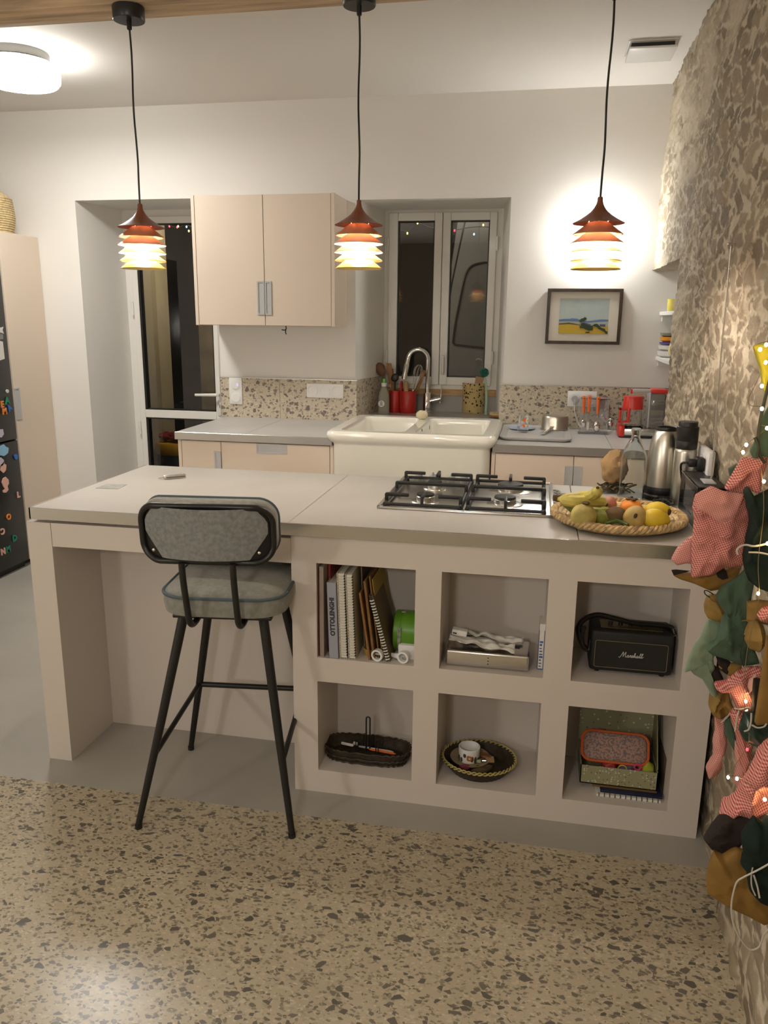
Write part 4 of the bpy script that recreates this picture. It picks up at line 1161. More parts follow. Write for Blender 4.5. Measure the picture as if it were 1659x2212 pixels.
# ------------------------------------------------------------------ right-hand worktop
# drying tray
tr = thing('drying_tray', 'grey ribbed drying tray lying beside the sink', 'tray', (1.85, 2.08, HC))
c = [at(1075, 950, 'z', HC + .006), at(1228, 955, 'z', HC + .006), at(1240, 922, 'z', HC + .006), at(1100, 916, 'z', HC + .006)]
tx0, tx1, ty0, ty1 = 1.655, 2.020, 1.80, 2.33
b = MB()
loft(b, [[Vector((xx, yy, z)) for xx, yy in rrect(tx1 - tx0 - i, ty1 - ty0 - i, .05, 6, (tx0 + tx1) / 2, (ty0 + ty1) / 2)] for i, z in ((.03, HC), (.006, HC + .006), (0, HC + .016), (.004, HC + .018), (.016, HC + .014), (.05, HC + .011))])
body = mk('body', b, 'tray', tr, ang=50)
b = MB()
for k in range(22):
    yy = ty0 + .05 + k * (ty1 - ty0 - .1) / 21; b.box(tx0 + .035, tx1 - .035, yy - .006, yy + .004, HC + .009, HC + .0145, .002, 1)
mk('ribs', b, 'tray', tr)
TZ = HC + .0145
p = at(1122, 928, 'z', TZ)
solo('blue_plate', MB().lathe([(0, TZ), (.05, TZ), (.055, TZ + .003), (.075, TZ + .008), (.074, TZ + .011), (.052, TZ + .006), (0, TZ + .005)], 40, (p.x + .01, p.y + .02, 0)), 'blueglass', 'small pale blue plate on the drying tray behind the tumbler', 'plate', loc=(p.x + .01, p.y + .02, TZ))
g0 = at(1129, 934, 'z', TZ); gr = .029; gh = .088
gl = thing('tumbler', 'clear drinking glass with coloured spots upside down on the drying tray', 'glass', (g0.x, g0.y, TZ + .006))
mk('body', MB().lathe([(gr * .92, 0), (gr, .0), (gr * .97, gh * .6), (gr * .9, gh), (0, gh), (0, gh - .006), (gr * .84, gh - .006), (gr * .9, .02), (gr * .92, 0)], 36, (g0.x, g0.y, TZ + .012)), 'glass', gl)
b = MB(); rng = random.Random(5)
for k in range(8):
    a = -PI / 2 + rng.uniform(-1.1, 1.1); z = TZ + .03 + rng.random() * .055; rr_ = gr * .985
    b.cur = k % 3; b.ball((g0.x + rr_ * math.cos(a), g0.y + rr_ * math.sin(a), z), rng.uniform(.004, .009), .0012, rng.uniform(.004, .010), 10, 6, RZ(a + PI / 2))
mk('spots', b, ['orange', 'blueglass', 'yellow'], gl)
p = at(1198, 930, 'z', TZ); pr = (at(1228, 912, 'y', p.y + .05).x - at(1170, 912, 'y', p.y + .05).x) / 2; pyy = p.y + .06; ph = .076
sp_ = thing('saucepan', 'small steel saucepan upside down on the drying tray', 'saucepan', (p.x, pyy, TZ))
mk('body', MB().lathe([(pr * 1.02, 0), (pr * 1.03, .003), (pr, .006), (pr, ph - .012), (pr * .93, ph - .001), (pr * .85, ph), (0, ph), (0, ph - .003), (pr * .9, ph - .004), (pr * .97, .004), (pr * 1.02, 0)], 44, (p.x, pyy, TZ)), 'brushed', sp_)
h1 = at(1172, 936, 'z', TZ + .012)
mk('handle', MB().tube([(p.x - .012, pyy - pr * .98, TZ + .022), Vector((p.x - .012, pyy - pr, TZ + .022)).lerp(h1, .25), h1], [.010, .011, .013], 10, flat=(.35, 1)), 'steel', sp_)
# acrylic cutlery stand
cs_y = 2.20; x0_, x1_ = at(1250, 930, 'y', cs_y).x, at(1312, 930, 'y', cs_y).x; zt = at(1280, 857, 'y', cs_y).z
cst = thing('cutlery_stand', 'clear acrylic cutlery stand in front of the socket', 'cutlery stand', ((x0_ + x1_) / 2, cs_y, HC))
mk('panel', MB().box(x0_, x1_, cs_y - .002, cs_y + .002, HC + .004, zt, .001, 1), 'acrylic', cst, smooth=False)
mk('foot', MB().box(x0_ - .005, x1_ + .005, cs_y - .045, cs_y + .045, HC, HC + .004, .001, 1), 'acrylic', cst, smooth=False)
mk('rail', MB().box(x0_, x1_, cs_y - .022, cs_y + .022, zt - .012, zt - .008, .001, 1).box(x0_, x1_, cs_y - .022, cs_y - .019, zt - .012, zt - .002, .001, 1), 'acrylic', cst, smooth=False)


def cutlery(name, label, u0, v0, u1, v1, yy, kind, split=.48):
    a = at(u0, v0, 'y', yy); c = at(u1, v1, 'y', yy); d = (c - a); L = d.length; d.normalize()
    t_ = thing(name, label, name.replace('_', ' ').split()[-1], a, group='orange-handled cutlery on the clear stand')
    m = a + d * L * split
    b = MB().tube([a, a + d * .006, a + d * .03, a + d * L * .3, m], [.005, .0100, .0098, .0080, .0070], 12, flat=(1, .5))
    mk('handle', b, 'orange', t_)
    mk('hang_hole', MB().cyl((a + d * .014) + Vector((0, -.0052, 0)), (a + d * .014) + Vector((0, -.0045, 0)), .0032, n=10), 'slot', t_)
    s = MB().tube([m, m + d * L * .14], [.0035, .003], 8)
    ang = math.atan2(d.x, d.z) + PI
    if kind == 'spoon': s.ball(a + d * (L * .84), .0165, .006, L * .155, 18, 12, RY(ang))
    elif kind == 'knife':
        s = MB().box(-.0075, .0075, -.001, .001, 0, L * (1 - split), .0009, 1).tr(TR(m) @ RY(math.atan2(d.x, d.z)))
    else:
        s.ball(a + d * (L * .76), .011, .003, .022, 14, 8, RY(ang))
        for k in range(4): o = Vector((-.0075 + k * .005, 0, 0)); s.tube([a + d * L * .79 + o * .9, a + d * L * .995 + o], [.0018, .0012], 6)
    mk({'spoon': 'bowl', 'knife': 'blade', 'fork': 'tines'}[kind], s, 'chrome', t_)


yc_ = cs_y - .021
cutlery('table_fork', 'orange-handled fork hanging on the cutlery stand', 1262, 855, 1259, 933, yc_, 'fork')
cutlery('table_knife', 'orange-handled knife hanging beside the fork on the stand', 1274, 854, 1269, 929, yc_, 'knife')
cutlery('table_spoon', 'orange-handled spoon hanging nearest the knife on the stand', 1293, 856, 1288, 934, yc_, 'spoon')
cutlery('table_spoon', 'orange-handled spoon slanting behind the straight ones on the stand', 1297, 860, 1306, 910, cs_y + .03, 'spoon', .45)
cutlery('tea_spoon', 'orange-handled teaspoon at the end of the cutlery stand', 1305, 857, 1302, 908, cs_y + .012, 'spoon', .50)
p = at(1318, 915, 'y', cs_y + .05)
solo('steel_ladle', MB().ball(p, .022, .016, .030, 16, 12).tube([p, p + Vector((-.01, .02, .10))], .003, 8), 'chrome', 'shiny steel serving spoon behind the clear cutlery stand', 'spoon')

# coffee maker
cm = thing('coffee_machine', 'red and grey drip coffee machine in the corner of the worktop', 'coffee machine', (2.38, 2.15, HC))
qy = 2.14; X_ = lambda u, v=900: at(u, v, 'y', qy).x; Z_ = lambda v, u=1390: at(u, v, 'y', qy).z
x0, x1 = X_(1336), X_(1450)
mk('base', MB().box(x0 + .028, x1 - .02, qy - .07, qy + .08, HC + .012, HC + .048, .006), 'alu', cm)
mk('base_foot', MB().box(x0 + .004, x1, qy - .068, qy + .08, HC, HC + .014, .003), 'blackplastic', cm)
mk('base_end', MB().box(x0, x0 + .030, qy - .072, qy + .08, HC + .004, HC + .064, .006).box(x1 - .03, x1 + .01, qy - .07, qy + .08, HC + .02, HC + .062, .006), 'redpl', cm)
jx, jr = X_(1365), .052
mk('hot_plate', MB().cyl((jx, qy, HC + .046), (jx, qy, HC + .056), jr * 1.15, n=36), 'blackgloss', cm)
zj0, zj1 = HC + .056, Z_(866)
jug = mk('jug', MB().lathe([(0, zj0), (jr, zj0), (jr * 1.02, zj0 + .02), (jr * .95, zj0 + .065), (jr * .82, zj1), (jr * .80, zj1), (jr * .93, zj0 + .06), (jr * .98, zj0 + .004), (0, zj0 + .003)], 36, (jx, qy, 0)), 'glass', cm)
mk('jug_lid', MB().cyl((jx, qy, zj1), (jx, qy, zj1 + .012), jr * .86, n=30), 'smoke', jug)
hz0, hz1 = Z_(912), Z_(880)
hx0 = X_(1334)
mk('jug_handle', MB().box(hx0, hx0 + .014, qy - .055, qy - .035, hz0, hz1, .003).box(hx0, jx - .018, qy - .055, qy - .035, hz1 - .014, hz1, .003).box(jx - .030, jx - .016, qy - .057, qy - .040, hz0, hz1, .003).box(hx0, jx - .018, qy - .055, qy - .035, hz0, hz0 + .010, .003), 'redpl', jug)
f0, f1 = Z_(884), Z_(856)
mk('filter_basket', MB().lathe([(0, f0), (jr * .98, f0), (jr * .90, f1 - .004), (jr * .86, f1), (0, f1)], 36, (jx, qy, 0), sx=1.05), 'redpl', cm)
rx0, rx1 = X_(1402), X_(1434)
tz1 = Z_(840, 1416)
mk('water_tank', MB().box(rx0, rx1, qy - .04, qy + .06, HC + .05, tz1 - .022, .010), 'smoke', cm)
mk('tank_column', MB().box(rx0 - .012, rx0 - .001, qy - .03, qy + .06, HC + .05, tz1 - .02, .003), 'grip', cm)
mk('tank_lid', MB().box(rx0 - .004, rx1 + .004, qy - .045, qy + .065, tz1 - .022, tz1, .008), 'redpl', cm)
mk('swing_arm', MB().box(jx - .01, rx0 + .002, qy - .012, qy + .012, tz1 - .020, tz1 - .004, .003), 'grip', cm)
mk('arm_tip', MB().box(jx - .018, jx - .008, qy - .013, qy + .013, tz1 - .028, tz1 - .004, .003), 'redpl', cm)

# ------------------------------------------------------------------ niche shelves and crockery
for zz, lab in ((1.563, 'upper white shelf in the stone niche carrying the yellow bowl'), (1.325, 'lower white shelf in the stone niche carrying the bowl stack')):
    solo('niche_shelf', MB().box(2.462, 2.79, NY0 + .03, YW, zz, zz + .020, .0015, 1).box(2.475, 2.79, YW - .02, YW, zz - .03, zz), 'plastic', lab, 'shelf', loc=(2.6, 2.0, zz))
def crock(name, label, u, v0, v1, wpx, yy, prof, m, cat, z=None):
    a = at(u - wpx / 2, v1, 'y', yy); c = at(u + wpx / 2, v1, 'y', yy); r = (c.x - a.x) / 2; xx = (a.x + c.x) / 2
    z0 = a.z if z is None else z; h = at(u, v0, 'y', yy).z - at(u, v1, 'y', yy).z
    b = MB().lathe([(r * p, z0 + h * q) for p, q in prof], 36, (xx, yy, 0))
    return solo(name, b, m, label, cat, loc=(xx, yy, z0)), xx, r, z0 + h


ybm = mat('yellow_glaze', (.70, .60, .13), .2)
crock('yellow_bowl', 'yellow bowl on the upper white niche shelf', 1455, 643, 670, 30, 2.24, [(0, 0), (.86, 0), (.97, .15), (1, .5), (.96, .8), (1, 1), (.93, 1), (.9, .5), (.8, .12), (0, .1)], ybm, 'bowl', 1.583)
zz = 1.345
bowls = [('white_bowl', 'white bowl with faint sprigs, lowest of the niche stack', 'plastic', .034, 1.0), ('white_bowl', 'white bowl in the niche stack under the blue-rimmed one', 'plastic', .030, .98), ('blue_rim_bowl', 'bowl with blue dripping rim in the middle of the niche stack', mat('blue_rim_glaze', (.13, .10, .34), .2), .016, .90), ('orange_bowl', 'orange band bowl in the niche stack', mat('orange_glaze', (.78, .32, .035), .2), .028, .88), ('grey_rim_bowl', 'grey green bowl with white rim on top of the niche stack', mat('grey_green_glaze', (.25, .28, .24), .25), .020, .90)]
bx_ = at(1440, 760, 'y', 2.26).x + .012
for nm, lab, m_, h, s in bowls:
    r = .060 * s
    solo(nm, MB().lathe([(0, zz), (r * .62, zz), (r * .92, zz + h * .35), (r, zz + h * .98), (r * .93, zz + h), (r * .86, zz + h * .4), (r * .55, zz + .003), (0, zz + .003)], 36, (bx_, 2.26, 0)), m_, lab, 'bowl', loc=(bx_, 2.26, zz), group=None)
    zz += h
p = at(1450, 765, 'y', 2.12)
solo('yellow_jug', MB().lathe([(0, 1.345), (.018, 1.345), (.034, 1.365), (.040, 1.39), (.032, 1.425), (.018, 1.455), (.016, 1.465), (.012, 1.465), (.0, 1.455)], 30, (p.x + .022, 2.12, 0)), mat('pale_yellow_glaze', (.72, .62, .24), .25), 'pale yellow pear-shaped jug beside the bowl stack', 'jug', loc=(p.x + .022, 2.12, 1.345))
solo('stone_lintel', MB().box(2.44, 2.80, NY0 - .02, YW, NZ1 - .035, NZ1 + .015, .012), 'stone', 'rough stone lintel over the niche with shelves', 'lintel') if False else None
# ------------------------------------------------------------------ things on the island
# fruit tray of coiled straw
TX, TY, TRD = 2.104, .228, .200
ft = thing('fruit_tray', 'round woven straw tray full of fruit on the island corner', 'tray', (TX, TY, HT))
b = MB()
b.lathe([(0, HT), (.13, HT), (.135, HT + .004), (0, HT + .006)], 44, (TX, TY, 0))
rr_ = .015
while rr_ < .186:
    zz = HT + .009 + .016 * max(0, (rr_ - .11) / .075) ** 1.6
    b.tube([(TX + rr_ * math.cos(2 * PI * k / 48), TY + rr_ * math.sin(2 * PI * k / 48), zz + .0012 * math.sin(k * 2.1)) for k in range(48)], .0078, 8, closed=True)
    rr_ += .0135
mk('coils', b, 'wicker2', ft)
b = MB()
for ph in range(3):
    pts = []
    for k in range(240):
        a = 2 * PI * k / 240; w_ = 2 * PI * k / 240 * 26 + ph * 2 * PI / 3
        R_ = TRD - .006 + .007 * math.cos(w_); pts.append((TX + R_ * math.cos(a), TY + R_ * math.sin(a), HT + .028 + .007 * math.sin(w_)))
    b.tube(pts, .0065, 6, closed=True)
b.lathe([(.168, HT + .004), (.188, HT + .012), (.200, HT + .028), (.193, HT + .031), (.182, HT + .022), (.166, HT + .012)], 60, (TX, TY, 0))
mk('braided_rim', b, 'wicker', ft)
FZ = HT + .016
def F(u, v, z): return at(u, v, 'z', z)


def fruit(name, label, u, v, z, rx, ry, rz_, m, cat, rot=None, fn=None, extras=()):
    c = F(u, v, z); mt = Euler(rot).to_matrix().to_4x4() if rot else Matrix()
    t_ = thing(name, label, cat, (c.x, c.y, z - rz_))
    mk('flesh' if extras else 'skin', MB().ball(c, rx, ry, rz_, 24, 16, mt, fn), m, t_)
    for nm, mb_, mm in extras: mk(nm, mb_.tr(TR(c) @ mt), mm, t_)
    return t_


pearfn = lambda v: 1 - .30 * max(0, v.z) ** 1.3 + .06 * mnoise.noise(v * 2.2)
lump = lambda k, s=0: (lambda v: 1 + k * mnoise.noise(v * 1.8 + Vector((s, s, 0))))
fruit('pear', 'yellow-green upright pear with brown top at the near left of the tray', 1261, 1112, HT + .052, .038, .036, .046, 'pear', 'pear', (0, .10, 0), pearfn, [('calyx', MB().ball((0, 0, .036), .012, .012, .006, 12, 6), 'stalk')])
fruit('pear', 'russet yellow pear lying with its dimple facing out between kiwi and lemons', 1373, 1118, HT + .049, .035, .036, .036, 'pear2', 'pear', (0, .3, .3), lambda v: 1 - .22 * max(0, v.x) ** 2 + .05 * mnoise.noise(v * 2), [('calyx', MB().ball((-.018, -.031, .008), .006, .004, .008, 10, 6), 'stalk')])
fruit('lemon', 'bright lemon at the near right edge of the straw tray', 1415, 1121, HT + .048, .040, .030, .030, 'lemon', 'lemon', (0, .12, .15), lambda v: 1 + .13 * abs(v.x) ** 6, [('tip', MB().ball((-.043, 0, 0), .006, .006, .006, 8, 6), 'lemon')])
fruit('lemon', 'second lemon with a dark stalk scar behind the bright lemon', 1419, 1104, HT + .050, .037, .030, .029, 'lemon', 'lemon', (0, -.1, -.25), lambda v: 1 + .13 * abs(v.x) ** 6, [('scar', MB().ball((.036, -.010, 0), .006, .009, .010, 10, 6), 'stalk')])
fruit('kiwi', 'brown kiwi in the middle of the straw tray', 1330, 1111, HT + .046, .033, .028, .024, 'kiwi', 'kiwi', (0, 0, .2), lump(.04))
fruit('persimmon', 'orange persimmon with dry leaves behind the kiwi', 1363, 1097, HT + .052, .034, .034, .027, 'persimmon', 'persimmon', (0, 0, .3), None, [('calyx', MB().box(-.018, .018, -.006, .006, .025, .030, .002).box(-.006, .006, -.020, .018, .025, .031, .002).cyl((0, 0, .026), (0, 0, .036), .004, n=8), 'stalk')])
fruit('pink_onion', 'pink onion half hidden behind the banana tips', 1313, 1092, HT + .046, .028, .028, .026, 'onion', 'onion', (0, .5, 0), lambda v: 1 + .25 * max(0, v.z) ** 8)
fruit('avocado', 'dark green avocado behind the upright pear', 1292, 1117, HT + .036, .036, .026, .022, 'green', 'avocado', (0, 0, .2), lump(.05, 3))
# bananas
bt = thing('banana_bunch', 'bunch of three bananas on the left of the straw tray', 'bananas', F(1250, 1100, HT + .03))
def banana(P, rmax, name='banana', m='banana'):
    pts = smooth_pts(P, 6); n = len(pts); rs = []
    for i in range(n):
        f = i / (n - 1); rs.append(rmax * (.36 if f < .06 else min(1, .36 + (f - .06) * 5) if f < .2 else 1 if f < .82 else max(.28, 1 - (f - .82) * 3.6)))
    o = mk(name, MB().tube(pts, rs, 9), m, bt, ang=36)
    mk('tip', MB().ball(pts[-1], rmax * .30, n=8, m=6), 'stalk', o); return o


st_ = F(1204, 1077, HT + .085)
banana([st_, F(1222, 1080, HT + .085), F(1245, 1083, HT + .085), F(1275, 1082, HT + .083), F(1298, 1084, HT + .075), F(1310, 1090, HT + .068)], .0185)
banana([st_ + Vector((0, .01, 0)), F(1225, 1085, HT + .062), F(1245, 1100, HT + .040), F(1275, 1108, HT + .036), F(1300, 1106, HT + .036), F(1314, 1100, HT + .040)], .0175, 'banana', 'green')
banana([st_ + Vector((.004, .02, 0)), F(1225, 1077, HT + .09), F(1255, 1073, HT + .092), F(1278, 1070, HT + .105), F(1290, 1062, HT + .125), F(1291, 1054, HT + .138)], .0170)
mk('stalk', MB().tube([st_ + Vector((-.012, .0, .002)), st_ + Vector((.004, .004, 0)), st_ + Vector((.02, .006, 0))], [.009, .011, .012], 8), 'stalk', bt)
for k, (a, c) in enumerate((((1297, 1124), (1345, 1131)), ((1305, 1131), (1352, 1127)), ((1318, 1122), (1356, 1134)))):
    A_, C_ = F(*a, FZ + .012 + .003 * k), F(*c, FZ + .012 + .003 * k)
    solo('green_bean', MB().tube(smooth_pts([A_, A_.lerp(C_, .5) + Vector((0, .006, .003)), C_], 5), .004, 8), 'bean', ('green bean nearest the upright pear', 'green bean nearest the tray rim', 'green bean below the russet pear')[k], 'bean')
p = F(1322, 1140, FZ + .010)
solo('paper_slip', MB().box(p.x - .02, p.x + .02, p.y - .012, p.y + .012, FZ + .010, FZ + .0112), 'paperwhite', 'small white paper slip on the tray below the beans', 'paper')

# glass bottle
gx, gy = 2.179, .575
gb = thing('glass_bottle', 'tall clear glass bottle behind the fruit tray', 'bottle', (gx, gy, HT))
z = HT; R = .0435
outp = [(0, 0), (R * .9, 0), (R, .006), (R, .030), (R * .97, .05), (R * .97, .10), (R, .118), (R, .150), (R * .94, .163), (R * .72, .188), (R * .45, .212), (.0150, .222), (.0140, .238), (.0150, .240), (.0165, .244), (.0165, .250), (.0150, .254), (.0125, .254)]
inp = [(.0115, .25), (.0110, .222), (R * .40, .210), (R * .68, .186), (R * .92, .161), (R * .965, .148), (R * .965, .006), (R * .8, .003), (0, .004)]
mk('body', MB().lathe([(r, z + h) for r, h in outp + inp], 48, (gx, gy, 0)), 'bottleglass', gb)

# electric kettle (insulated jug)
kx_, ky_ = 2.287, .635
kt = thing('steel_jug', 'brushed steel jug with dark spout opening behind the glass bottle', 'jug', (kx_, ky_, HT))
prof = [(0, .0), (.056, .0), (.058, .004), (.058, .03), (.0575, .10), (.054, .15), (.048, .19), (.042, .215), (.036, .232), (.033, .234), (.030, .228), (.030, .20), (0, .19)]
mk('body', MB().lathe([(r, HT + .012 + h) for r, h in prof], 44, (kx_, ky_, 0)), 'brushed', kt)
mk('base_ring', MB().lathe([(0, HT), (.060, HT), (.060, HT + .012), (0, HT + .012)], 40, (kx_, ky_, 0)), 'blackplastic', kt)
mk('band', MB().lathe([(.0585, HT + .020), (.0592, HT + .021), (.0592, HT + .046), (.0585, HT + .047)], 44, (kx_, ky_, 0)), 'blackplastic', kt)
mk('collar', MB().lathe([(.030, HT + .243), (.037, HT + .243), (.038, HT + .249), (.036, HT + .255), (.030, HT + .253)], 36, (kx_, ky_, 0)), 'blackplastic', kt)
mk('handle', MB().tube(smooth_pts([(kx_ + .04, ky_ + .02, HT + .235), (kx_ + .075, ky_ + .04, HT + .225), (kx_ + .085, ky_ + .045, HT + .15), (kx_ + .06, ky_ + .03, HT + .06)], 5), .008, 10, flat=(1.2, .7)), 'blackplastic', kt)
# vacuum flask
vx, vy_ = 2.343, .555
vf = thing('vacuum_flask', 'steel vacuum flask with a tall black cap beside the wall', 'flask', (vx, vy_, HT))
zc0 = at(1475, 968, 'y', vy_).z; zc1 = at(1475, 910, 'y', vy_).z; R = .036
mk('body', MB().lathe([(0, HT), (R, HT), (R * 1.02, HT + .006), (R * 1.02, zc0 - .012), (R * .98, zc0 - .003), (R * .9, zc0), (0, zc0)], 40, (vx, vy_, 0)), 'brushed', vf)
cap = mk('cap', MB().lathe([(0, zc0), (R * .97, zc0), (R * .99, zc0 + .003), (R * 1.0, zc0 + .026), (R * .985, zc0 + .027), (R * 1.0, zc0 + .028), (R * 1.0, zc1 - .018), (R * .88, zc1 - .015), (R * .87, zc1 - .003), (R * .82, zc1), (0, zc1)], 40, (vx, vy_, 0)), 'blackplastic', vf)

# black box appliance with its framed glass side
ab = thing('black_appliance', 'glossy black box appliance with a framed glass side beside the straw tray', 'appliance', (2.36, .24, HT))
ax_, ay0, ay1, az1 = 2.322, .19, .47, 1.052
b = MB()
b.box(ax_ + .006, 2.405, ay0, ay0 + .012, HT + .004, az1, .002).box(ax_ + .006, 2.405, ay1 - .012, ay1, HT + .004, az1, .002).box(ax_ + .006, 2.405, ay0, ay1, az1 - .010, az1, .002).box(ax_ + .006, 2.405, ay0, ay1, HT + .004, HT + .014, .002).box(2.39, 2.405, ay0, ay1, HT + .01, az1 - .01)
mk('housing', b, 'blackplastic', ab)
b = MB()
for q in ((ay0, ay0 + .045, HT + .004, az1), (ay1 - .07, ay1, HT + .004, az1), (ay0 + .045, ay1 - .07, HT + .004, HT + .035), (ay0 + .045, ay1 - .07, az1 - .025, az1)): b.box(ax_, ax_ + .006, *q, .0015, 1)
dr = mk('door', b, 'blackgloss', ab)
mk('pane', MB().box(ax_ + .002, ax_ + .004, ay0 + .045, ay1 - .07, HT + .035, az1 - .025), 'smoke', dr, smooth=False)
mk('trim', MB().box(ax_ - .001, ax_ + .001, ay0, ay1, az1 - .003, az1 - .0005).box(ax_ - .001, ax_ + .001, ay0 + .043, ay0 + .0455, HT + .03, az1 - .02), 'chrome', dr, smooth=False)
mk('top_vent', MB().box(ax_ + .03, ax_ + .065, ay0 + .06, ay0 + .13, az1, az1 + .004, .001).box(ax_ + .034, ax_ + .061, ay0 + .064, ay0 + .078, az1 + .004, az1 + .006), 'grip', ab)
for yy in (ay0 + .03, ay1 - .03):
    for xx in (ax_ + .02, 2.39): mk('foot', MB().cyl((xx, yy, HT), (xx, yy, HT + .005), .008, n=12), 'blackplastic', ab)

# wall socket on the stone with black plug
wx = 2.394; oy0, oy1, oz0, oz1 = .392, .565, 1.015, 1.128
so = thing('stone_wall_socket', 'white socket plate on the rough stone wall above the black appliance', 'wall socket', (wx, .447, oz0))
mk('plate', MB().box(wx - .008, wx + .012, oy0, oy1, oz0, oz1, .003), 'plastic', so)
mk('well', MB().lathe([(.030, 0), (.030, .003), (.026, .003), (.024, .001), (0, .001)], 28, (wx - .008, .478, 1.08), RY(-PI / 2)), 'plastic', so)
pk = thing('black_plug', 'black plug with cable in the socket on the stone wall', 'plug', (wx - .02, .447, 1.06))
mk('body', MB().box(wx - .035, wx - .009, .425, .469, 1.058, 1.102, .006).box(wx - .060, wx - .034, .432, .460, 1.070, 1.095, .006), 'blackplastic', pk)
mk('cable', MB().tube(smooth_pts([(wx - .06, .447, 1.082), (wx - .075, .46, 1.078), (wx - .07, .50, 1.05), (wx - .05, .53, .98), (wx - .03, .53, .925)], 5), .0038, 8), 'blackplastic', pk)

# cables / trivet wires lying behind the tray
b = MB(); rng = random.Random(9)
o = F(1432, 1086, HT + .008)
for k in range(5):
    a = k * 1.26; b.tube(smooth_pts([o + Vector((.028 * math.cos(a) * s, .05 * math.sin(a) * s, .006 + .006 * math.sin(s * 3 + k))) for s in (-1, -.4, .3, 1)], 4), .0042, 6)
b.tube([o + Vector((.03 * math.cos(t_), .055 * math.sin(t_), .004)) for t_ in [2 * PI * k / 24 for k in range(24)]], .004, 6, closed=True)
solo('black_cable_coil', b, 'blackplastic', 'tangled coil of black cable behind the straw tray', 'cable')

# paper bag on dried twigs
p = at(1322, 1012, 'y', .71)
def crump(v): return 1 + .16 * mnoise.noise(v * 2.3 + Vector((4, 1, 2))) + .10 * mnoise.noise(v * 6)
pbz = HT + .034
solo('paper_bag', MB().ball((p.x + .008, .71, pbz + .058), .046, .046, .062, 40, 28, None, crump), 'kraft', 'crumpled brown paper bag behind the tall glass bottle', 'bag')
b = MB(); rng = random.Random(12)
for k in range(70):
    a = rng.random() * 6.28; c = Vector((p.x + .012 + rng.gauss(0, .024), .705 + rng.gauss(0, .024), HT + .006 + rng.random() * .024)); d = Vector((math.cos(a), math.sin(a), rng.gauss(0, .2))) * rng.uniform(.015, .035)
    b.tube([c - d, c + Vector((0, 0, rng.gauss(0, .004))), c + d], .0028, 5)
solo('dried_twig_nest', b, 'darkstring', 'dark nest of dried twigs under the paper bag', 'twigs')

# chrome gadget, knife and card
p = F(1206, 1076, HT); b = MB()
for k in range(6):
    c = F(1203 + 2 * (k % 2), 1062 + k * 5.5, HT + .004); b.tube([(c.x + .012 * math.cos(q), c.y + .006 * math.sin(q), HT + .003 + .006 * abs(math.sin(q / 2))) for q in [2 * PI * i / 14 for i in range(14)]], .0022, 6, closed=True)
a_, c_ = F(1203, 1060, HT + .004), F(1203, 1090, HT + .004); b.tube([a_, c_], .0026, 6); a2 = F(1222, 1067, HT + .004); b.tube([F(1206, 1067, HT + .004), a2], .003, 6)
solo('chrome_spring', b, 'chrome', 'small coiled chrome gadget between the hob and the straw tray', 'gadget')
a_, c_ = F(354, 1030, HT + .010), F(400, 1026, HT + .010); d = (c_ - a_); L = d.length; an = math.atan2(d.y, d.x); mid = (a_ + c_) / 2
kn = thing('pocket_knife', 'closed steel multi-tool knife lying on the left of the island worktop', 'knife', (mid.x, mid.y, HT))
mt = TR(mid.x, mid.y, HT) @ RZ(an)
b = MB()
for k in range(4): b.box(-L / 2, L / 2, -.012 + k * .0062, -.012 + k * .0062 + .005, 0, .017 - .002 * abs(k - 1.5), .002)
mk('handle', b.tr(mt), 'steel', kn)
mk('tool', MB().box(-L / 2 - .022, -L / 2 + .004, -.003, .0, .005, .009, .001).tr(mt), 'steel', kn)
mk('side_gap', MB().box(-L / 2 + .006, L / 2 - .004, -.0125, -.0119, .006, .009).tr(mt), 'slot', kn, smooth=False)
q = [F(207, 1055, HT), F(255, 1057, HT), F(275, 1047, HT), F(230, 1046, HT)]
cdm = mat('grey_card', (.32, .32, .30), .35, var=.25, vscale=40)
b = MB().prism([(v.x, v.y) for v in q], 'z', HT, HT + .0012)
solo('picture_card', b, cdm, 'small grey picture card lying at the far left of the island worktop', 'card')

# taut cable with a nail on the stone wall
xw = 2.395
n0 = at(1580, 527, 'x', xw); n1 = at(1558, 760, 'x', xw); n2 = at(1541, 985, 'x', xw - .004); n3 = at(1536, 1040, 'x', xw - .008)
hc = thing('hanging_cable', 'thin steel cable hanging from a nail on the rough stone wall', 'cable', n0)
mk('cable', MB().tube([n0, n1, n2, n3], .0022, 6), 'steel', hc)
mk('nail', MB().cyl(n0 + Vector((.04, 0, 0)), n0 + Vector((-.006, 0, 0)), .0025, n=8).ball(n0 + Vector((-.008, 0, 0)), .0055, n=10, m=8), 'steel', hc)
mk('end_clip', MB().cyl(n3 + Vector((0, 0, .012)), n3, .0042, n=10), 'steel', hc)
# ------------------------------------------------------------------ things in the cubbies
ZB2, ZB1 = CZ[3], CZ[1]              # floors of the upper and the lower row
def cub(u, v, y): return at(u, v, 'y', y)


def book(name, label, cat, x0, x1, h, cover, pages='papercream', lean=0, depth=.20, y0=.012, z0=ZB2, spine=True, ct=.0025):
    """an upright book, its spine towards the viewer; lean tips it to the left at the top"""
    t_ = thing(name, label, cat, ((x0 + x1) / 2, y0, z0)); w = x1 - x0
    mt = TR(x0, y0, z0) @ RY(-lean)
    b = MB().box(0, ct, 0, depth, 0, h, .0008, 1).box(w - ct, w, 0, depth, 0, h, .0008, 1)
    if spine: b.box(0, w, 0, ct, 0, h, .0008, 1)
    mk('cover', b.tr(mt), cover, t_, smooth=False)
    mk('pages', MB().box(ct, w - ct, ct + (0 if spine else .002), depth - .004, .003, h - .004).tr(mt), pages, t_, smooth=False)
    return t_, mt, w


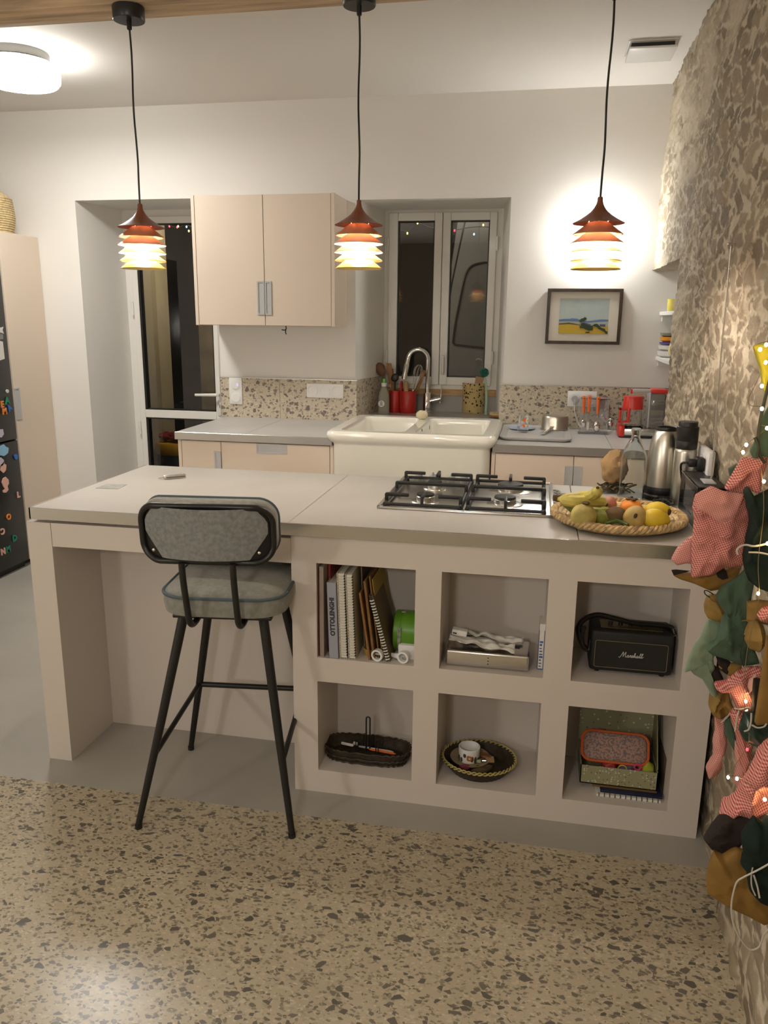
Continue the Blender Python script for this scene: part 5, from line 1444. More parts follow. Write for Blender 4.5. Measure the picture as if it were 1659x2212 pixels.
X = lambda u, v=1350, y=.012: at(u, v, 'y', y).x
x_ = CX[1] + .002
mred = mat('dark_red_cover', (.26, .035, .030), .55); mgr = mat('grey_red_cover', (.30, .24, .20), .6)
book('thin_book', 'thin dark red book at the far left of the book cubby', 'book', x_, x_ + .008, .295, mred, 'papercream')
t_, mt, w = book('tall_book', 'tall pale grey book between the two dark red ones', 'book', X(690), X(701), .300, mgr, 'papercream', y0=.010)
book('thin_book', 'dark red book left of the blue-grey lettered spine', 'book', X(702), X(709), .296, mred, 'papercream', y0=.05)
t_, mt, w = book('cookbook', 'blue-grey cookbook with bold black lettering down its spine', 'book', X(711.5), X(733), .252, mat('blue_grey_cover', (.335, .34, .40), .6), lean=.028, y0=.004)
L = text_mb('OTTOLENGHI', .0200, .0006, .0009)
mk('lettering', L.tr(mt @ TR(w * .50, -.0006, .140) @ RX(PI / 2) @ RZ(PI / 2)), 'slot', t_, smooth=False)
b = MB().box(-.003, .003, -.0006, 0, 0, .012).box(.0, .006, -.0006, 0, .0, .0015)
mk('spine_mark', MB().box(w * .3, w * .75, -.0004, 0, .197, .1975).box(w * .3, w * .42, -.0004, 0, .0185, .0245).box(w * .48, w * .58, -.0004, 0, .0185, .0245).box(w * .63, w * .73, -.0004, 0, .0185, .0245), 'grip', t_, smooth=False)


def spiral(name, label, x0, x1, h, lean, y0, pm='paperwhite'):
    t_ = thing(name, label, 'notebook', ((x0 + x1) / 2, y0, ZB2)); w = x1 - x0; mt = TR(x0, y0, ZB2) @ RY(-lean)
    mk('cover', MB().box(0, .0022, 0, .20, 0, h, .0006, 1).box(w - .0022, w, 0, .20, 0, h, .0006, 1).tr(mt), 'papercream', t_, smooth=False)
    mk('pages', MB().box(.003, w - .003, .004, .195, .003, h - .004).tr(mt), pm, t_, smooth=False)
    b = MB(); n = 30
    for k in range(n):
        zz = .012 + (h - .024) * k / (n - 1); b.tube([(w * .5 + (w * .52) * math.cos(q), .004 - .006 * math.sin(q), zz + .002 * q / PI) for q in [PI * i / 6 for i in range(7)]], .0011, 5)
    mk('wire_binding', b.tr(mt), 'papercream', t_)
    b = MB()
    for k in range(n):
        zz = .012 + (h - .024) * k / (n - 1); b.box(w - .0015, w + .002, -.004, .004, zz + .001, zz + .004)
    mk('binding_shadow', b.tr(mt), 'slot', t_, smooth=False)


spiral('spiral_notebook', 'white wire-bound notebook beside the lettered blue-grey spine', X(735), X(751), .286, .034, .006)
spiral('spiral_notebook', 'white wire-bound notebook beside the brown paper folders', X(754), X(769), .284, .040, .006)
# cloudy plastic folder behind, brown envelopes, yellow card, brown spiral pad
def leaf(name, label, cat, u0, u1, utop, h, m, depth=.2, y0=.02, th=None):
    x0 = X(u0, 1410); w = (X(u1, 1410) - x0) if th is None else th; lean = math.atan2(X(utop, 1270) - x0, h * .93) if utop else 0
    b = MB(); n = 10
    for k in range(n + 1): pass
    b.box(0, w, 0, depth, 0, h, .0012, 1)
    return solo(name, b.tr(TR(x0, y0, ZB2) @ RY(lean)), m, label, cat, loc=(x0 + w / 2, y0, ZB2), smooth=False)


leaf('plastic_sleeve', 'cloudy grey plastic sleeve behind the wire-bound notebooks', 'sleeve', 780, None, 772, .292, mat('cloudy_plastic', (.20, .155, .10), .3), .17, .06, .004)
leaf('brown_envelope', 'orange brown envelope nearest the wire-bound notebooks', 'envelope', 796, None, 776, .225, 'brownpaper' if False else mat('orange_envelope', (.27, .125, .035), .7, var=.2, vscale=14), .19, .012, .007)
leaf('brown_envelope', 'worn brown envelope in the middle of the leaning folders', 'envelope', 805, None, 785, .262, 'brownpaper', .2, .016, .008)
leaf('brown_envelope', 'worn brown envelope under the yellow card', 'envelope', 815, None, 795, .275, 'brownpaper', .2, .03, .005)
leaf('yellow_card', 'yellow card sticking up among the leaning folders', 'card', 823, None, 801, .265, mat('yellow_card_stock', (.36, .25, .05), .8), .18, .035, .003)
# brown spiral pad leaning right
x0 = X(842, 1410); h = .225; lean = math.atan2(X(806, 1280) - x0, .20)
t_ = thing('spiral_pad', 'brown spiral pad with white binding leaning on the folders', 'notebook', (x0, .02, ZB2)); mt = TR(x0, .014, ZB2 + .002) @ RY(lean)
mk('cover', MB().box(0, .0025, 0, .16, 0, h, .0006, 1).box(-.010, -.008, 0, .16, 0, h, .0006, 1).tr(mt), mat('brown_board', (.13, .095, .05), .8), t_, smooth=False)
mk('pages', MB().box(-.008, 0, .003, .158, .003, h - .003).tr(mt), mat('dark_paper', (.05, .045, .035), .9), t_, smooth=False)
b = MB()
for k in range(22): b.tube([(-.004 + .006 * math.cos(q), -.001 - .004 * math.sin(q), .010 + k * .0094) for q in [PI * i / 6 for i in range(7)]], .0021, 6)
mk('binding', b.tr(mt), 'paperwhite', t_)
# green tin
gxx0, gxx1 = X(850, 1360, .08), CX[2] - .002; gz = .066
t_ = thing('green_tin', 'bright green round tin lying on its side in the book cubby', 'tin', ((gxx0 + gxx1) / 2, .12, ZB2))
mgreen = mat('green_enamel', (.10, .26, .015), .35)
mk('body', MB().lathe([(0, 0), (gz - .003, 0), (gz, .003), (gz, .022), (gz - .0015, .023), (gz - .0015, .026), (gz, .027), (gz, gxx1 - gxx0 - .003), (gz - .003, gxx1 - gxx0), (0, gxx1 - gxx0)], 44, (gxx0, .125, ZB2 + gz), RY(PI / 2)), mgreen, t_)
mk('clasp', MB().box(gxx0 + .016, gxx0 + .028, .056, .060, ZB2 + .03, ZB2 + .10, .002).box(gxx0 + .02, gxx0 + .035, .11, .13, ZB2 + 2 * gz - .001, ZB2 + 2 * gz + .003, .001), mat('worn_clasp', (.22, .24, .18), .4, var=.5, vscale=60), t_)
# yellow scalloped ring, white plastic rings and a white box
c = cub(805, 1405, .06)
t_ = solo('yellow_scalloped_mould', MB().lathe([(.012, ZB2), (.024, ZB2), (.031, ZB2 + .026), (.029, ZB2 + .027), (.022, ZB2 + .003), (.012, ZB2 + .003)], 48, (c.x, .06, 0), wob=lambda a, z: 1 + .07 * math.sin(a * 14)), mat('dull_yellow_plastic', (.40, .27, .06), .5), 'small dull yellow fluted mould behind the white ring', 'mould')
for (u, v, lab, dy) in ((817, 1417, 'white plastic ring piece nearest the yellow fluted mould', .018), (873, 1414, 'white plastic ring piece with a stem nearest the white box', .020)):
    c = cub(u, v, dy); r = .0190; cz = ZB2 + r
    t_ = thing('plastic_ring', lab, 'plastic piece', (c.x, dy, ZB2))
    mk('ring', MB().lathe([(r * .70, 0), (r, 0), (r, .016), (r * .70, .016), (r * .70, .0)], 36, (c.x, dy + .008, cz), RX(PI / 2) @ RY(-.25)), 'plastic', t_)
    mk('bar', MB().box(c.x - .012, c.x + .012, dy + .006, dy + .009, cz - .003, cz + .003), 'grip', t_)
    if u > 850: mk('stem', MB().tube([(c.x - .012, dy + .01, cz - .002), (c.x - .03, dy + .02, ZB2 + .012), (c.x - .045, dy + .028, ZB2 + .010)], [.010, .009, .007], 12), 'plastic', t_)
c = cub(880, 1400, .07)
solo('white_box', MB().box(CX[2] - .058, CX[2] - .004, .045, .085, ZB2, ZB2 + .048, .003).tr(Matrix()), 'plastic', 'small white plastic box in front of the green tin', 'box')

# tissue box of steel with tissues, white clip, blue carton
A_, C_ = cub(962, 1440, .035), cub(1141, 1458, .03)
bx0, bx1 = A_.x, C_.x; by0, by1 = .03, .155; hz = .052
t_ = thing('tissue_box', 'flat polished steel tissue box in the middle upper cubby', 'tissue box', ((bx0 + bx1) / 2, .09, ZB2))
mk('box', MB().box(bx0, bx1, by0, by1, ZB2 + .001, ZB2 + hz, .007, 3), 'steel', t_)
mk('slot', MB().box(bx0 + .04, bx1 - .03, .085, .105, ZB2 + hz, ZB2 + hz + .0006), 'slot', t_, smooth=False)
b = MB()
for k in range(3): b.cyl(((bx0 + bx1) / 2 + .004, by0 - .0004, ZB2 + .016 + k * .010), ((bx0 + bx1) / 2 + .004, by0 + .001, ZB2 + .016 + k * .010), .0022, n=10)
mk('vent_hole', b, 'slot', t_, smooth=False)
def tissue(label, P0, P1, wid, amp, seed, zz):
    n, m = 26, 10; vs = []; fs = []
    for i in range(n + 1):
        for j in range(m + 1):
            f, g_ = i / n, j / m - .5; c = Vector(P0).lerp(Vector(P1), f)
            vs.append((c.x, c.y + g_ * wid * (1 - .3 * abs(f - .5)), zz + .006 + amp * abs(mnoise.noise((f * 4 + seed, g_ * 3, 1))) + .5 * amp * (1 - f) + .004 * math.sin(g_ * 9 + f * 3)))
    for i in range(n):
        for j in range(m): a = i * (m + 1) + j; fs.append((a, a + 1, a + m + 2, a + m + 1))
    o = solo('paper_tissue', MB().add(vs, fs), 'paperwhite', label, 'tissue', ang=180)
    md = o.modifiers.new('thick', 'SOLIDIFY'); md.thickness = .0008; return o


tissue('white tissue drooping over the front of the steel box', (bx0 + .006, .075, 0), (bx1 - .045, .055, 0), .05, .026, 1, ZB2 + hz)
tissue('white tissue lying along the back of the steel box', (bx0 + .04, .12, 0), (bx1 - .02, .13, 0), .035, .026, 5, ZB2 + hz)
c = cub(993, 1364, .08)
zc_ = ZB2 + hz + .034
t_ = thing('white_clip', 'small white plastic clip lying on top of the tissues', 'clip', (c.x, .08, zc_))
mt = TR(c.x, .08, zc_ + .008) @ RY(.12)
mk('body', MB().box(-.024, .024, -.014, .014, -.008, .010, .003).tr(mt), 'plastic', t_)
mk('catch', MB().box(-.020, -.008, -.0148, -.013, -.003, .001).tr(mt), 'slot', t_, smooth=False)
A_, C_ = cub(1162, 1420, .06), cub(1175, 1420, .06)
zt = cub(1168, 1348, .06).z
t_ = thing('blue_carton', 'slim blue and white carton at the right of the steel tissue box', 'carton', ((A_.x + C_.x) / 2, .06, ZB2))
mk('box', MB().box(A_.x, C_.x + .002, .06, .13, ZB2, zt, .001, 1), mat('blue_card', (.05, .09, .24), .5), t_, smooth=False)
b = MB().box(A_.x + .001, C_.x - .003, .0592, .060, ZB2 + .004, zt - .004)
mk('label', b, 'paperwhite', t_, smooth=False)
b = MB(); rng = random.Random(4)
for k in range(9):
    zz = ZB2 + .010 + k * .0098; b.box(A_.x + .003, A_.x + .003 + rng.uniform(.006, .011), .0588, .0593, zz, zz + rng.uniform(.003, .007))
mk('print', b, mat('blue_ink', (.06, .12, .34), .5), t_, smooth=False)
mk('top_label', MB().box(A_.x, C_.x + .002, .059, .131, zt - .020, zt + .0006), 'paperwhite', t_, smooth=False)

# loudspeaker
A_, C_ = cub(1270, 1465, .075), cub(1448, 1475, .075); sx0, sx1 = A_.x, C_.x; zs1 = cub(1290, 1362, .075).z
sy0_, sy1_ = .075, .20; fz = ZB2 + .008
t_ = thing('portable_speaker', 'black portable speaker with silver script lettering and a carry strap', 'speaker', ((sx0 + sx1) / 2, .13, ZB2))
mk('cabinet', MB().box(sx0, sx1, sy0_, sy1_, fz, zs1, .010, 3), mat('black_vinyl', (.012, .011, .010), .6, bump=.4, bscale=600), t_)
gx0, gx1, gz0, gz1 = sx0 + .014, sx1 - .016, fz + .014, zs1 - .030
mk('grille', MB().box(gx0, gx1, sy0_ - .002, sy0_ + .004, gz0, gz1, .001, 1), mat('black_grille', (.022, .020, .016), .8, bump=.9, bscale=900), t_, smooth=False)
mk('grille_trim', MB().tube([(x, sy0_ - .002, z) for x, z in rrect(gx1 - gx0, gz1 - gz0, .006, 4, (gx0 + gx1) / 2, (gz0 + gz1) / 2)], .0011, 6, closed=True), mat('dull_gold', (.35, .31, .22), .35, .8), t_)
# handwriting strokes of the lettering (x, z in letter units)
strokes = [[(-4.6, -.55), (-4.3, -.75), (-3.95, -.3), (-3.55, .75), (-3.4, .95), (-3.35, .5), (-3.3, -.45), (-3.2, -.2), (-2.85, .6), (-2.6, .95), (-2.62, .4), (-2.6, -.35), (-2.4, -.55), (-2.2, -.35)],
           [(-1.62, .02), (-1.85, .08), (-2.05, -.15), (-2.05, -.45), (-1.85, -.55), (-1.65, -.3), (-1.6, 0), (-1.62, -.42), (-1.45, -.5), (-1.25, -.2)],
           [(-1.25, -.2), (-1.12, .12), (-1.08, .02), (-.9, .02), (-.98, -.4), (-.85, -.52), (-.65, -.25)], [(-.65, -.25), (-.45, .15), (-.35, -.1), (-.35, -.45), (-.6, -.52), (-.35, -.45), (-.1, -.25)],
           [(-.1, -.25), (.25, .6), (.2, .85), (.05, .6), (.02, -.52), (.1, -.15), (.3, .05), (.4, -.1), (.4, -.45), (.55, -.5), (.75, -.3)],
           [(1.2, .02), (.98, .08), (.78, -.15), (.78, -.45), (.95, -.55), (1.15, -.3), (1.22, 0), (1.2, -.42), (1.35, -.5), (1.55, -.2)],
           [(1.55, -.2), (1.95, .6), (1.9, .85), (1.75, .6), (1.7, -.35), (1.85, -.52), (2.1, -.25)], [(2.1, -.25), (2.5, .6), (2.45, .85), (2.3, .6), (2.25, -.35), (2.42, -.52), (2.8, -.1)]]
k_ = .0092; mx, mz = (gx0 + gx1) / 2 + .004, (gz0 + gz1) / 2 + .002; b = MB()
for s in strokes:
    pts = smooth_pts([(mx + (x + z * .12 + .6) * k_ * 1.05, sy0_ - .004, mz + z * k_ * 1.15) for x, z in s], 5)
    b.tube(pts, .0010, 5)
mk('lettering', b, mat('silver_lettering', (.55, .55, .52), .4), t_)
mk('control_panel', MB().box(sx0 + .03, sx1 - .03, sy0_ + .03, sy1_ - .03, zs1, zs1 + .002), mat('brass_panel', (.20, .16, .08), .4, .8), t_, smooth=False)
b = MB()
for k in range(4): b.cyl((sx0 + .06 + k * .03, sy0_ + .06, zs1 + .002), (sx0 + .06 + k * .03, sy0_ + .06, zs1 + .012), .007, n=16)
mk('control_knob', b, 'black', t_)
P = [cub(1272, 1405, .10), cub(1257, 1390, .09), cub(1249, 1358, .10), cub(1262, 1338, .12), cub(1290, 1328, .13), cub(1325, 1335, .13), cub(1370, 1346, .13), cub(1420, 1350, .13), cub(1450, 1356, .13), cub(1456, 1372, .12)]
mk('strap', MB().tube(smooth_pts(P, 5), .013, 12, flat=(.62, 1)), 'black', t_)
mk('strap', MB().tube(smooth_pts([cub(1262, 1352, .09), cub(1257, 1375, .085), cub(1262, 1400, .085), cub(1272, 1402, .09), cub(1276, 1380, .09)], 4), .006, 8), 'black', t_)
for z_ in (1360, 1371): mk('strap_ring', MB().tube([(sx1 + .003 + .007 * math.cos(q), .12, at(1455, z_, 'y', .12).z + .004 * math.sin(q)) for q in [2 * PI * i / 12 for i in range(12)]], .0014, 6, closed=True), 'alu', t_)
for xx in (sx0 + .025, sx1 - .025):
    for yy in (sy0_ + .02, sy1_ - .02): mk('foot', MB().cyl((xx, yy, ZB2), (xx, yy, fz), .008, n=12), 'blackplastic', t_)

# lower left: oval wire basket with a hoop handle
A_, C_ = cub(705, 1640, .115), cub(884, 1640, .115); ox, orx, ory, oy = (A_.x + C_.x) / 2, (C_.x - A_.x) / 2, .062, .115
t_ = thing('wire_basket', 'oval dark woven basket with a tall hoop handle in the lower left cubby', 'basket', (ox, oy, ZB1))
def oval(k, n, z, s=1.0): a = 2 * PI * k / n; c_, s_ = math.cos(a), math.sin(a); e = .62; return Vector((ox + orx * s * math.copysign(abs(c_) ** e, c_), oy + ory * s * math.copysign(abs(s_) ** e, s_), z))
b = MB()
loft(b, [[oval(k, 60, ZB1 + .002, .90) for k in range(60)], [oval(k, 60, ZB1 + .022, .97) for k in range(60)], [oval(k, 60, ZB1 + .042, 1) for k in range(60)], [oval(k, 60, ZB1 + .042, .975) for k in range(60)], [oval(k, 60, ZB1 + .022, .945) for k in range(60)], [oval(k, 60, ZB1 + .006, .88) for k in range(60)]])
for zz, s in ((.004, .93), (.020, .985), (.043, 1.0)): b.tube([oval(k, 120, ZB1 + zz + .002 * math.sin(k * PI / 2), s * (1 + .018 * (k % 3 == 0))) for k in range(120)], .0034, 6, closed=True)
mk('body', b, 'darkwicker', t_)
def hoop(x, w, h, y, r): return MB().tube([(x - w, y, ZB1 + .02), (x - w, y, ZB1 + h * .6)] + [(x + w * math.cos(q), y, ZB1 + h - w * .6 + w * 1.0 * math.sin(q)) for q in [PI - PI * i / 10 for i in range(11)]] + [(x + w, y, ZB1 + h * .6), (x + w, y, ZB1 + .02)], r, 8)
hx_ = cub(795, 1600, oy).x
mk('handle', hoop(hx_, .0065, cub(793, 1550, oy).z - ZB1, oy, .0026), 'black', t_)
for du, dv in ((774, 1591), (786, 1592), (803, 1594), (817, 1594)):
    q = cub(du, dv, oy); mk('divider', hoop(q.x, .0042, q.z - ZB1, oy + (.02 if du in (786, 803) else -.02), .0016), 'black', t_)
rng = random.Random(2)
for k, (u, v, u2, v2, m_, lab, r) in enumerate(((798, 1627, 855, 1624, 'orange', 'orange pencil lying in the oval dark basket', .004), (775, 1632, 850, 1640, 'grip', 'grey pencil lying in the oval dark basket', .0035), (738, 1634, 764, 1638, 'paperwhite', 'white paper twist lying in the oval dark basket', .005), (764, 1623, 773, 1623, 'papercream', 'cream eraser lying in the oval dark basket', .006))):
    a_, c_ = cub(u, v, oy + .006 * k), cub(u2, v2, oy - .012 + .008 * k); z = ZB1 + .028 + .002 * k; a_.z = c_.z = z
    solo(('pencil', 'pencil', 'paper_twist', 'eraser')[k], MB().tube([a_, a_.lerp(c_, .08), a_.lerp(c_, .9), c_], [r * .8, r, r, r * .3], 6), m_, lab, ('pencil', 'pencil', 'paper', 'eraser')[k])

# lower middle: oval wicker basket with crockery
A_, C_ = cub(953, 1640, .12), cub(1117, 1645, .12); ox, orx, oy, ory = (A_.x + C_.x) / 2, (C_.x - A_.x) / 2, .114, .110
t_ = thing('wicker_bowl_basket', 'oval dark wicker basket with yellow braided rim in the lower middle cubby', 'basket', (ox, oy, ZB1))
b = MB(); H_ = .046
b.lathe([(0, ZB1), (.70, ZB1), (.78, ZB1 + .012), (.92, ZB1 + H_ * .7), (.97, ZB1 + H_), (.93, ZB1 + H_), (.87, ZB1 + H_ * .7), (.70, ZB1 + .012), (0, ZB1 + .008)], 64, (ox, oy, 0), sx=orx, sy=ory, wob=lambda a, z: 1 + .012 * math.sin(a * 30))
mk('body', b, 'darkwicker', t_)
b = MB()
for ph in (0, PI):
    b.tube([(ox + (orx * .96 + .003 * math.cos(w)) * math.cos(a), oy + (ory * .96 + .003 * math.cos(w)) * math.sin(a), ZB1 + H_ + .004 * math.sin(w)) for a, w in [(2 * PI * k / 160, 2 * PI * k / 160 * 22 + ph) for k in range(160)]], .0026, 6, closed=True)
mk('braided_rim', b, 'yrim', t_)
c = cub(1015, 1655, .10); pz = ZB1 + .036
dm = mat('old_beige_dish', (.27, .21, .13), .4, var=.2, vscale=20)
solo('dish', MB().lathe([(0, pz), (.044, pz), (.064, pz + .010), (.066, pz + .013), (.062, pz + .012), (.042, pz + .005), (0, pz + .004)], 40, (c.x, .105, 0)), dm, 'wide beige dish under the patterned cup in the wicker basket', 'dish', loc=(c.x, .105, pz))
mz_ = pz + .005; mr = .034
t_ = thing('patterned_cup', 'white cup with brown leaf pattern and an orange dot in the wicker basket', 'cup', (c.x - .004, .10, mz_))
mk('body', MB().lathe([(0, mz_), (mr * .9, mz_), (mr, mz_ + .005), (mr * 1.04, mz_ + .048), (mr * .98, mz_ + .049), (mr * .92, mz_ + .006), (0, mz_ + .005)], 40, (c.x - .004, .10, 0)), 'plastic', t_)
b = MB(); rng = random.Random(8)
for k in range(9):
    a = -PI / 2 + (k - 4) * .36; zz = mz_ + .010 + rng.random() * .02; b.ball((c.x - .004 + mr * 1.01 * math.cos(a), .10 + mr * 1.01 * math.sin(a), zz), .0055, .0012, rng.uniform(.007, .014), 10, 6, RZ(a + PI / 2))
mk('leaf_print', b, mat('brown_print', (.06, .05, .035), .5), t_)
b = MB().ball((c.x - .004 + mr * 1.03 * math.cos(-1.45), .10 + mr * 1.03 * math.sin(-1.45), mz_ + .022), .0095, .0014, .0095, 16, 8); b.cur = 1; b.ball((c.x - .004 + mr * 1.04 * math.cos(-1.45), .10 + mr * 1.04 * math.sin(-1.45) - .001, mz_ + .022), .0035, .0012, .0035, 12, 6)
mk('dot_print', b, [mat('orange_print', (.36, .12, .02), .5), 'papercream'], t_)
mk('coffee_stain', MB().ball((c.x + .004, .112, mz_ + .008), .016, .012, .004, 14, 6), 'darkwicker', t_)
tag_p = cub(1056, 1640, .12)
solo('wooden_spoon_rest', MB().ball((c.x + .046, .115, pz + .016), .026, .014, .007, 20, 10, RZ(-.3)), mat('amber_wood', (.17, .07, .018), .35), 'glossy amber wooden piece beside the patterned cup', 'wooden piece')
solo('wooden_tag', MB().box(-.014, .014, -.012, .012, 0, .006, .002).tr(TR(tag_p.x + .004, .10, pz + .010) @ RZ(.2) @ RX(.4)), mat('tan_wood', (.30, .19, .10), .7), 'tan wooden tag on the right of the patterned cup', 'tag')
solo('green_eraser', MB().box(-.007, .007, -.005, .005, 0, .010, .002).tr(TR(c.x + .030, .082, pz + .008) @ RZ(.1)), mat('pale_green_rubber', (.32, .38, .20), .7), 'pale green rubber cube on the beige dish', 'eraser')
solo('metal_spool', MB().cyl((c.x + .041, .085, pz + .014), (c.x + .053, .085, pz + .015), .0045, n=14), 'chrome', 'tiny shiny metal spool beside the pale green rubber', 'spool')
solo('magenta_cloth', MB().ball((c.x - .012, .052, ZB1 + .040), .018, .008, .010, 16, 10, None, lump(.3)), mat('magenta_cloth', (.18, .012, .04), .8), 'magenta scrap of cloth under the beige dish', 'cloth')
solo('brown_cloth', MB().ball((c.x + .042, .062, ZB1 + .034), .036, .018, .012, 22, 12, RZ(.5), lump(.3, 5)), mat('olive_brown_cloth', (.08, .052, .02), .9), 'olive brown cloth at the bottom of the wicker basket', 'cloth')

# lower right: flowered open box, pouch and folders
fl = mat('flowered_card', (.30, .285, .165), .8); nt = NT(fl); tc = nt.new('TexCoord')
vv = nt.new('TexVoronoi', feature='F1', _Scale=105.0); nt.l.new(tc.outputs['Object'], vv.inputs['Vector']); s1 = nt.new('SeparateColor'); nt.l.new(vv.outputs['Color'], s1.inputs[0])
near = nt.math('LESS_THAN', vv.outputs['Distance'], nt.math('MULTIPLY', s1.outputs[1], .42)); wh = nt.math('GREATER_THAN', s1.outputs[0], .45)
nt.l.new(nt.mix(near, (.30, .285, .165), nt.mix(wh, (.16, .155, .08), (.56, .54, .45))), nt.b.inputs['Base Color'])
A_, C_ = cub(1252, 1688, .07), cub(1418, 1712, .07); x0, x1 = A_.x, C_.x
zf0 = ZB1 + .022; zf1 = cub(1256, 1652, .07).z; y0, y1 = .07, .235; zl = CZ[2] - .006
t_ = thing('flowered_box', 'pale green flowered card box with its lid standing open in the lower right cubby', 'box', ((x0 + x1) / 2, .15, zf0))
th = .003
mk('box', MB().box(x0, x1, y0, y0 + th, zf0, zf1).box(x0, x0 + th, y0, y1, zf0, zf1).box(x1 - th, x1, y0, y1, zf0, zf1).box(x0, x1, y1 - th, y1, zf0, zf1).box(x0, x1, y0, y1, zf0, zf0 + th), fl, t_, smooth=False)
mk('lid', MB().box(x0 - .002, x1 + .0, y1 + .002, y1 + .006, zf0 + .01, zl).box(x0 - .002, x1, y1 - .022, y1 + .002, zl - .004, zl), fl, t_, smooth=False)
mk('flap', MB().prism([(y0 + .02, zf1), (y1, zf1), (y1, zl - .03)], 'x', x1 - .001, x1 + .002), mat('plain_green_card', (.22, .20, .10), .85), t_, smooth=False)
# contents
pz0 = zf1 - .008
bp = cub(1329, 1620, .10)
pw, phh = .200, .088
t_ = thing('quilted_pouch', 'pink grey patterned pouch with orange piping on top of the flowered box', 'pouch', (bp.x, .12, pz0))
pm = mat('patterned_cloth', (.30, .19, .16), .8); nt = NT(pm); tc = nt.new('TexCoord'); wv = nt.new('TexChecker', _Scale=230.0); nt.l.new(tc.outputs['Object'], wv.inputs['Vector']); ns = nt.new('TexNoise', _Scale=160.0); nt.l.new(tc.outputs['Object'], ns.inputs['Vector'])
nt.l.new(nt.mix(nt.math('GREATER_THAN', ns.outputs['Fac'], .53), (.36, .22, .18), (.17, .13, .13)), nt.b.inputs['Base Color'])
tilt = RX(-.55)
mt = TR(bp.x, .115, bp.z) @ tilt
b = MB(); rg = []
for s, yy in ((.86, .024), (.98, .016), (1, .0), (.97, -.010), (.9, -.016), (.6, -.021)):
    rg.append([Vector((x * s, yy, z * s)) for x, z in rrect(pw, phh, .026, 6)])
loft(b, rg); mk('body', b.tr(mt), pm, t_, ang=60)
mk('piping', MB().tube([Vector((x, -.004, z)) for x, z in rrect(pw + .003, phh + .003, .027, 8)], .0048, 8, closed=True).tr(mt), mat('orange_binding', (.55, .10, .02), .7), t_)
mk('zip_pull', MB().box(-.070, -.045, -.002, .002, phh / 2 + .002, phh / 2 + .009, .002).tr(mt), mat('pink_pull', (.45, .05, .06), .6), t_)
rr = mat('crimson_plastic', (.30, .02, .025), .5)
for k, (u, v, m_, lab, nm) in enumerate(((1318, 1652, rr, 'crimson crumpled cloth under the patterned pouch', 'crimson_cloth'), (1398, 1657, mat('lime_felt', (.34, .36, .03), .8), 'lime green rounded felt at the right of the flowered box', 'lime_felt'), (1357, 1655, mat('violet_cloth', (.10, .07, .16), .8), 'violet cloth scrap beside the pink ring', 'violet_cloth'))):
    c = cub(u, v, .088)
    solo(nm, MB().ball((c.x, .10, zf1 - .006), .026 if k != 1 else .024, .020, .018 if k != 1 else .026, 18, 12, None, lump(.25, k)), m_, lab, 'cloth')
c = cub(1378, 1650, .085); solo('pink_ring', MB().tube([(c.x + .010 * math.cos(q), .083, zf1 + .006 + .010 * math.sin(q)) for q in [2 * PI * i / 20 for i in range(20)]], .0035, 8, closed=True), mat('pink_plastic', (.50, .05, .14), .4), 'pink plastic ring above the rim of the flowered box', 'ring')
c = cub(1345, 1656, .082); solo('yellow_loop', MB().tube([(c.x + .013 * math.cos(q), .082, zf1 - .006 + .013 * math.sin(q)) for q in [PI * i / 14 for i in range(15)]], .0022, 8), mat('yellow_wire', (.42, .38, .05), .5), 'thin yellow loop showing above the flowered box', 'loop')
# stack under the box
q0, q1 = cub(1286, 1727, .055), cub(1424, 1742, .055)
t_ = thing('spiral_pad', 'white spiral pad lying flat at the bottom of the stack', 'notebook', ((q0.x + q1.x) / 2, .10, ZB1))
mk('pages', MB().box(q0.x, q1.x, .04, .20, ZB1, ZB1 + .007), 'paperwhite', t_, smooth=False)
b = MB()
for k in range(12): xx = q0.x + .008 + k * (q1.x - q0.x - .016) / 11; b.tube([(xx, .042 - .004 * math.sin(w), ZB1 + .0045 + .006 * math.cos(w)) for w in [2 * PI * i / 10 for i in range(10)]], .0013, 6, closed=True)
mk('binding', b, 'slot', t_)
solo('blue_folder', MB().box(q0.x + .012, q1.x + .006, .048, .21, ZB1 + .008, ZB1 + .0165, .002), mat('navy_plastic', (.014, .018, .05), .3), 'navy blue folder lying on the white spiral pad', 'folder')
solo('brown_folder', MB().box(q0.x - .012, q1.x - .01, .064, .22, ZB1 + .0170, ZB1 + .0215, .001), mat('brown_folder_card', (.16, .09, .025), .8), 'brown folder lying between the navy folder and the flowered box', 'folder')
c = cub(1432, 1650, .14)
solo('plastic_pocket', MB().box(c.x - .002, c.x + .001, .08, .22, ZB1, ZB1 + .13).tr(Matrix()), mat('clear_brown_pocket', (.20, .14, .085), .3), 'brownish clear plastic pocket leaning at the right of the flowered box', 'pocket', smooth=False)
# ------------------------------------------------------------------ fridge, tall cabinet, basket
FX = -1.24
tc_ = thing('tall_cabinet', 'tall beige cabinet between the black fridge and the back wall', 'cabinet', (-1.55, 2.18, 0))
yc0, yc1 = 1.998, YW - .004
mk('body', MB().box(XL + .01, FX - .020, yc0, yc1, .04, 1.995), 'cab', tc_, smooth=False)
d_ = mk('door', MB().box(FX - .018, FX, yc0 + .002, yc1, .038, 1.995, .0015, 1), 'cab', tc_, smooth=False)
hz0, hz1, hy0_, hy1_ = .915, 1.105, yc0 + .003, yc0 + .052
b = MB().box(FX - .002, FX + .004, hy0_, hy0_ + .008, hz0, hz1).box(FX - .002, FX + .004, hy1_ - .008, hy1_, hz0, hz1).box(FX - .002, FX + .004, hy0_ + .008, hy1_ - .008, hz0, hz0 + .008).box(FX - .002, FX + .004, hy0_ + .008, hy1_ - .008, hz1 - .008, hz1)
b.box(FX - .002, FX + .0008, hy0_ + .008, hy1_ - .008, hz0 + .008, hz1 - .008)
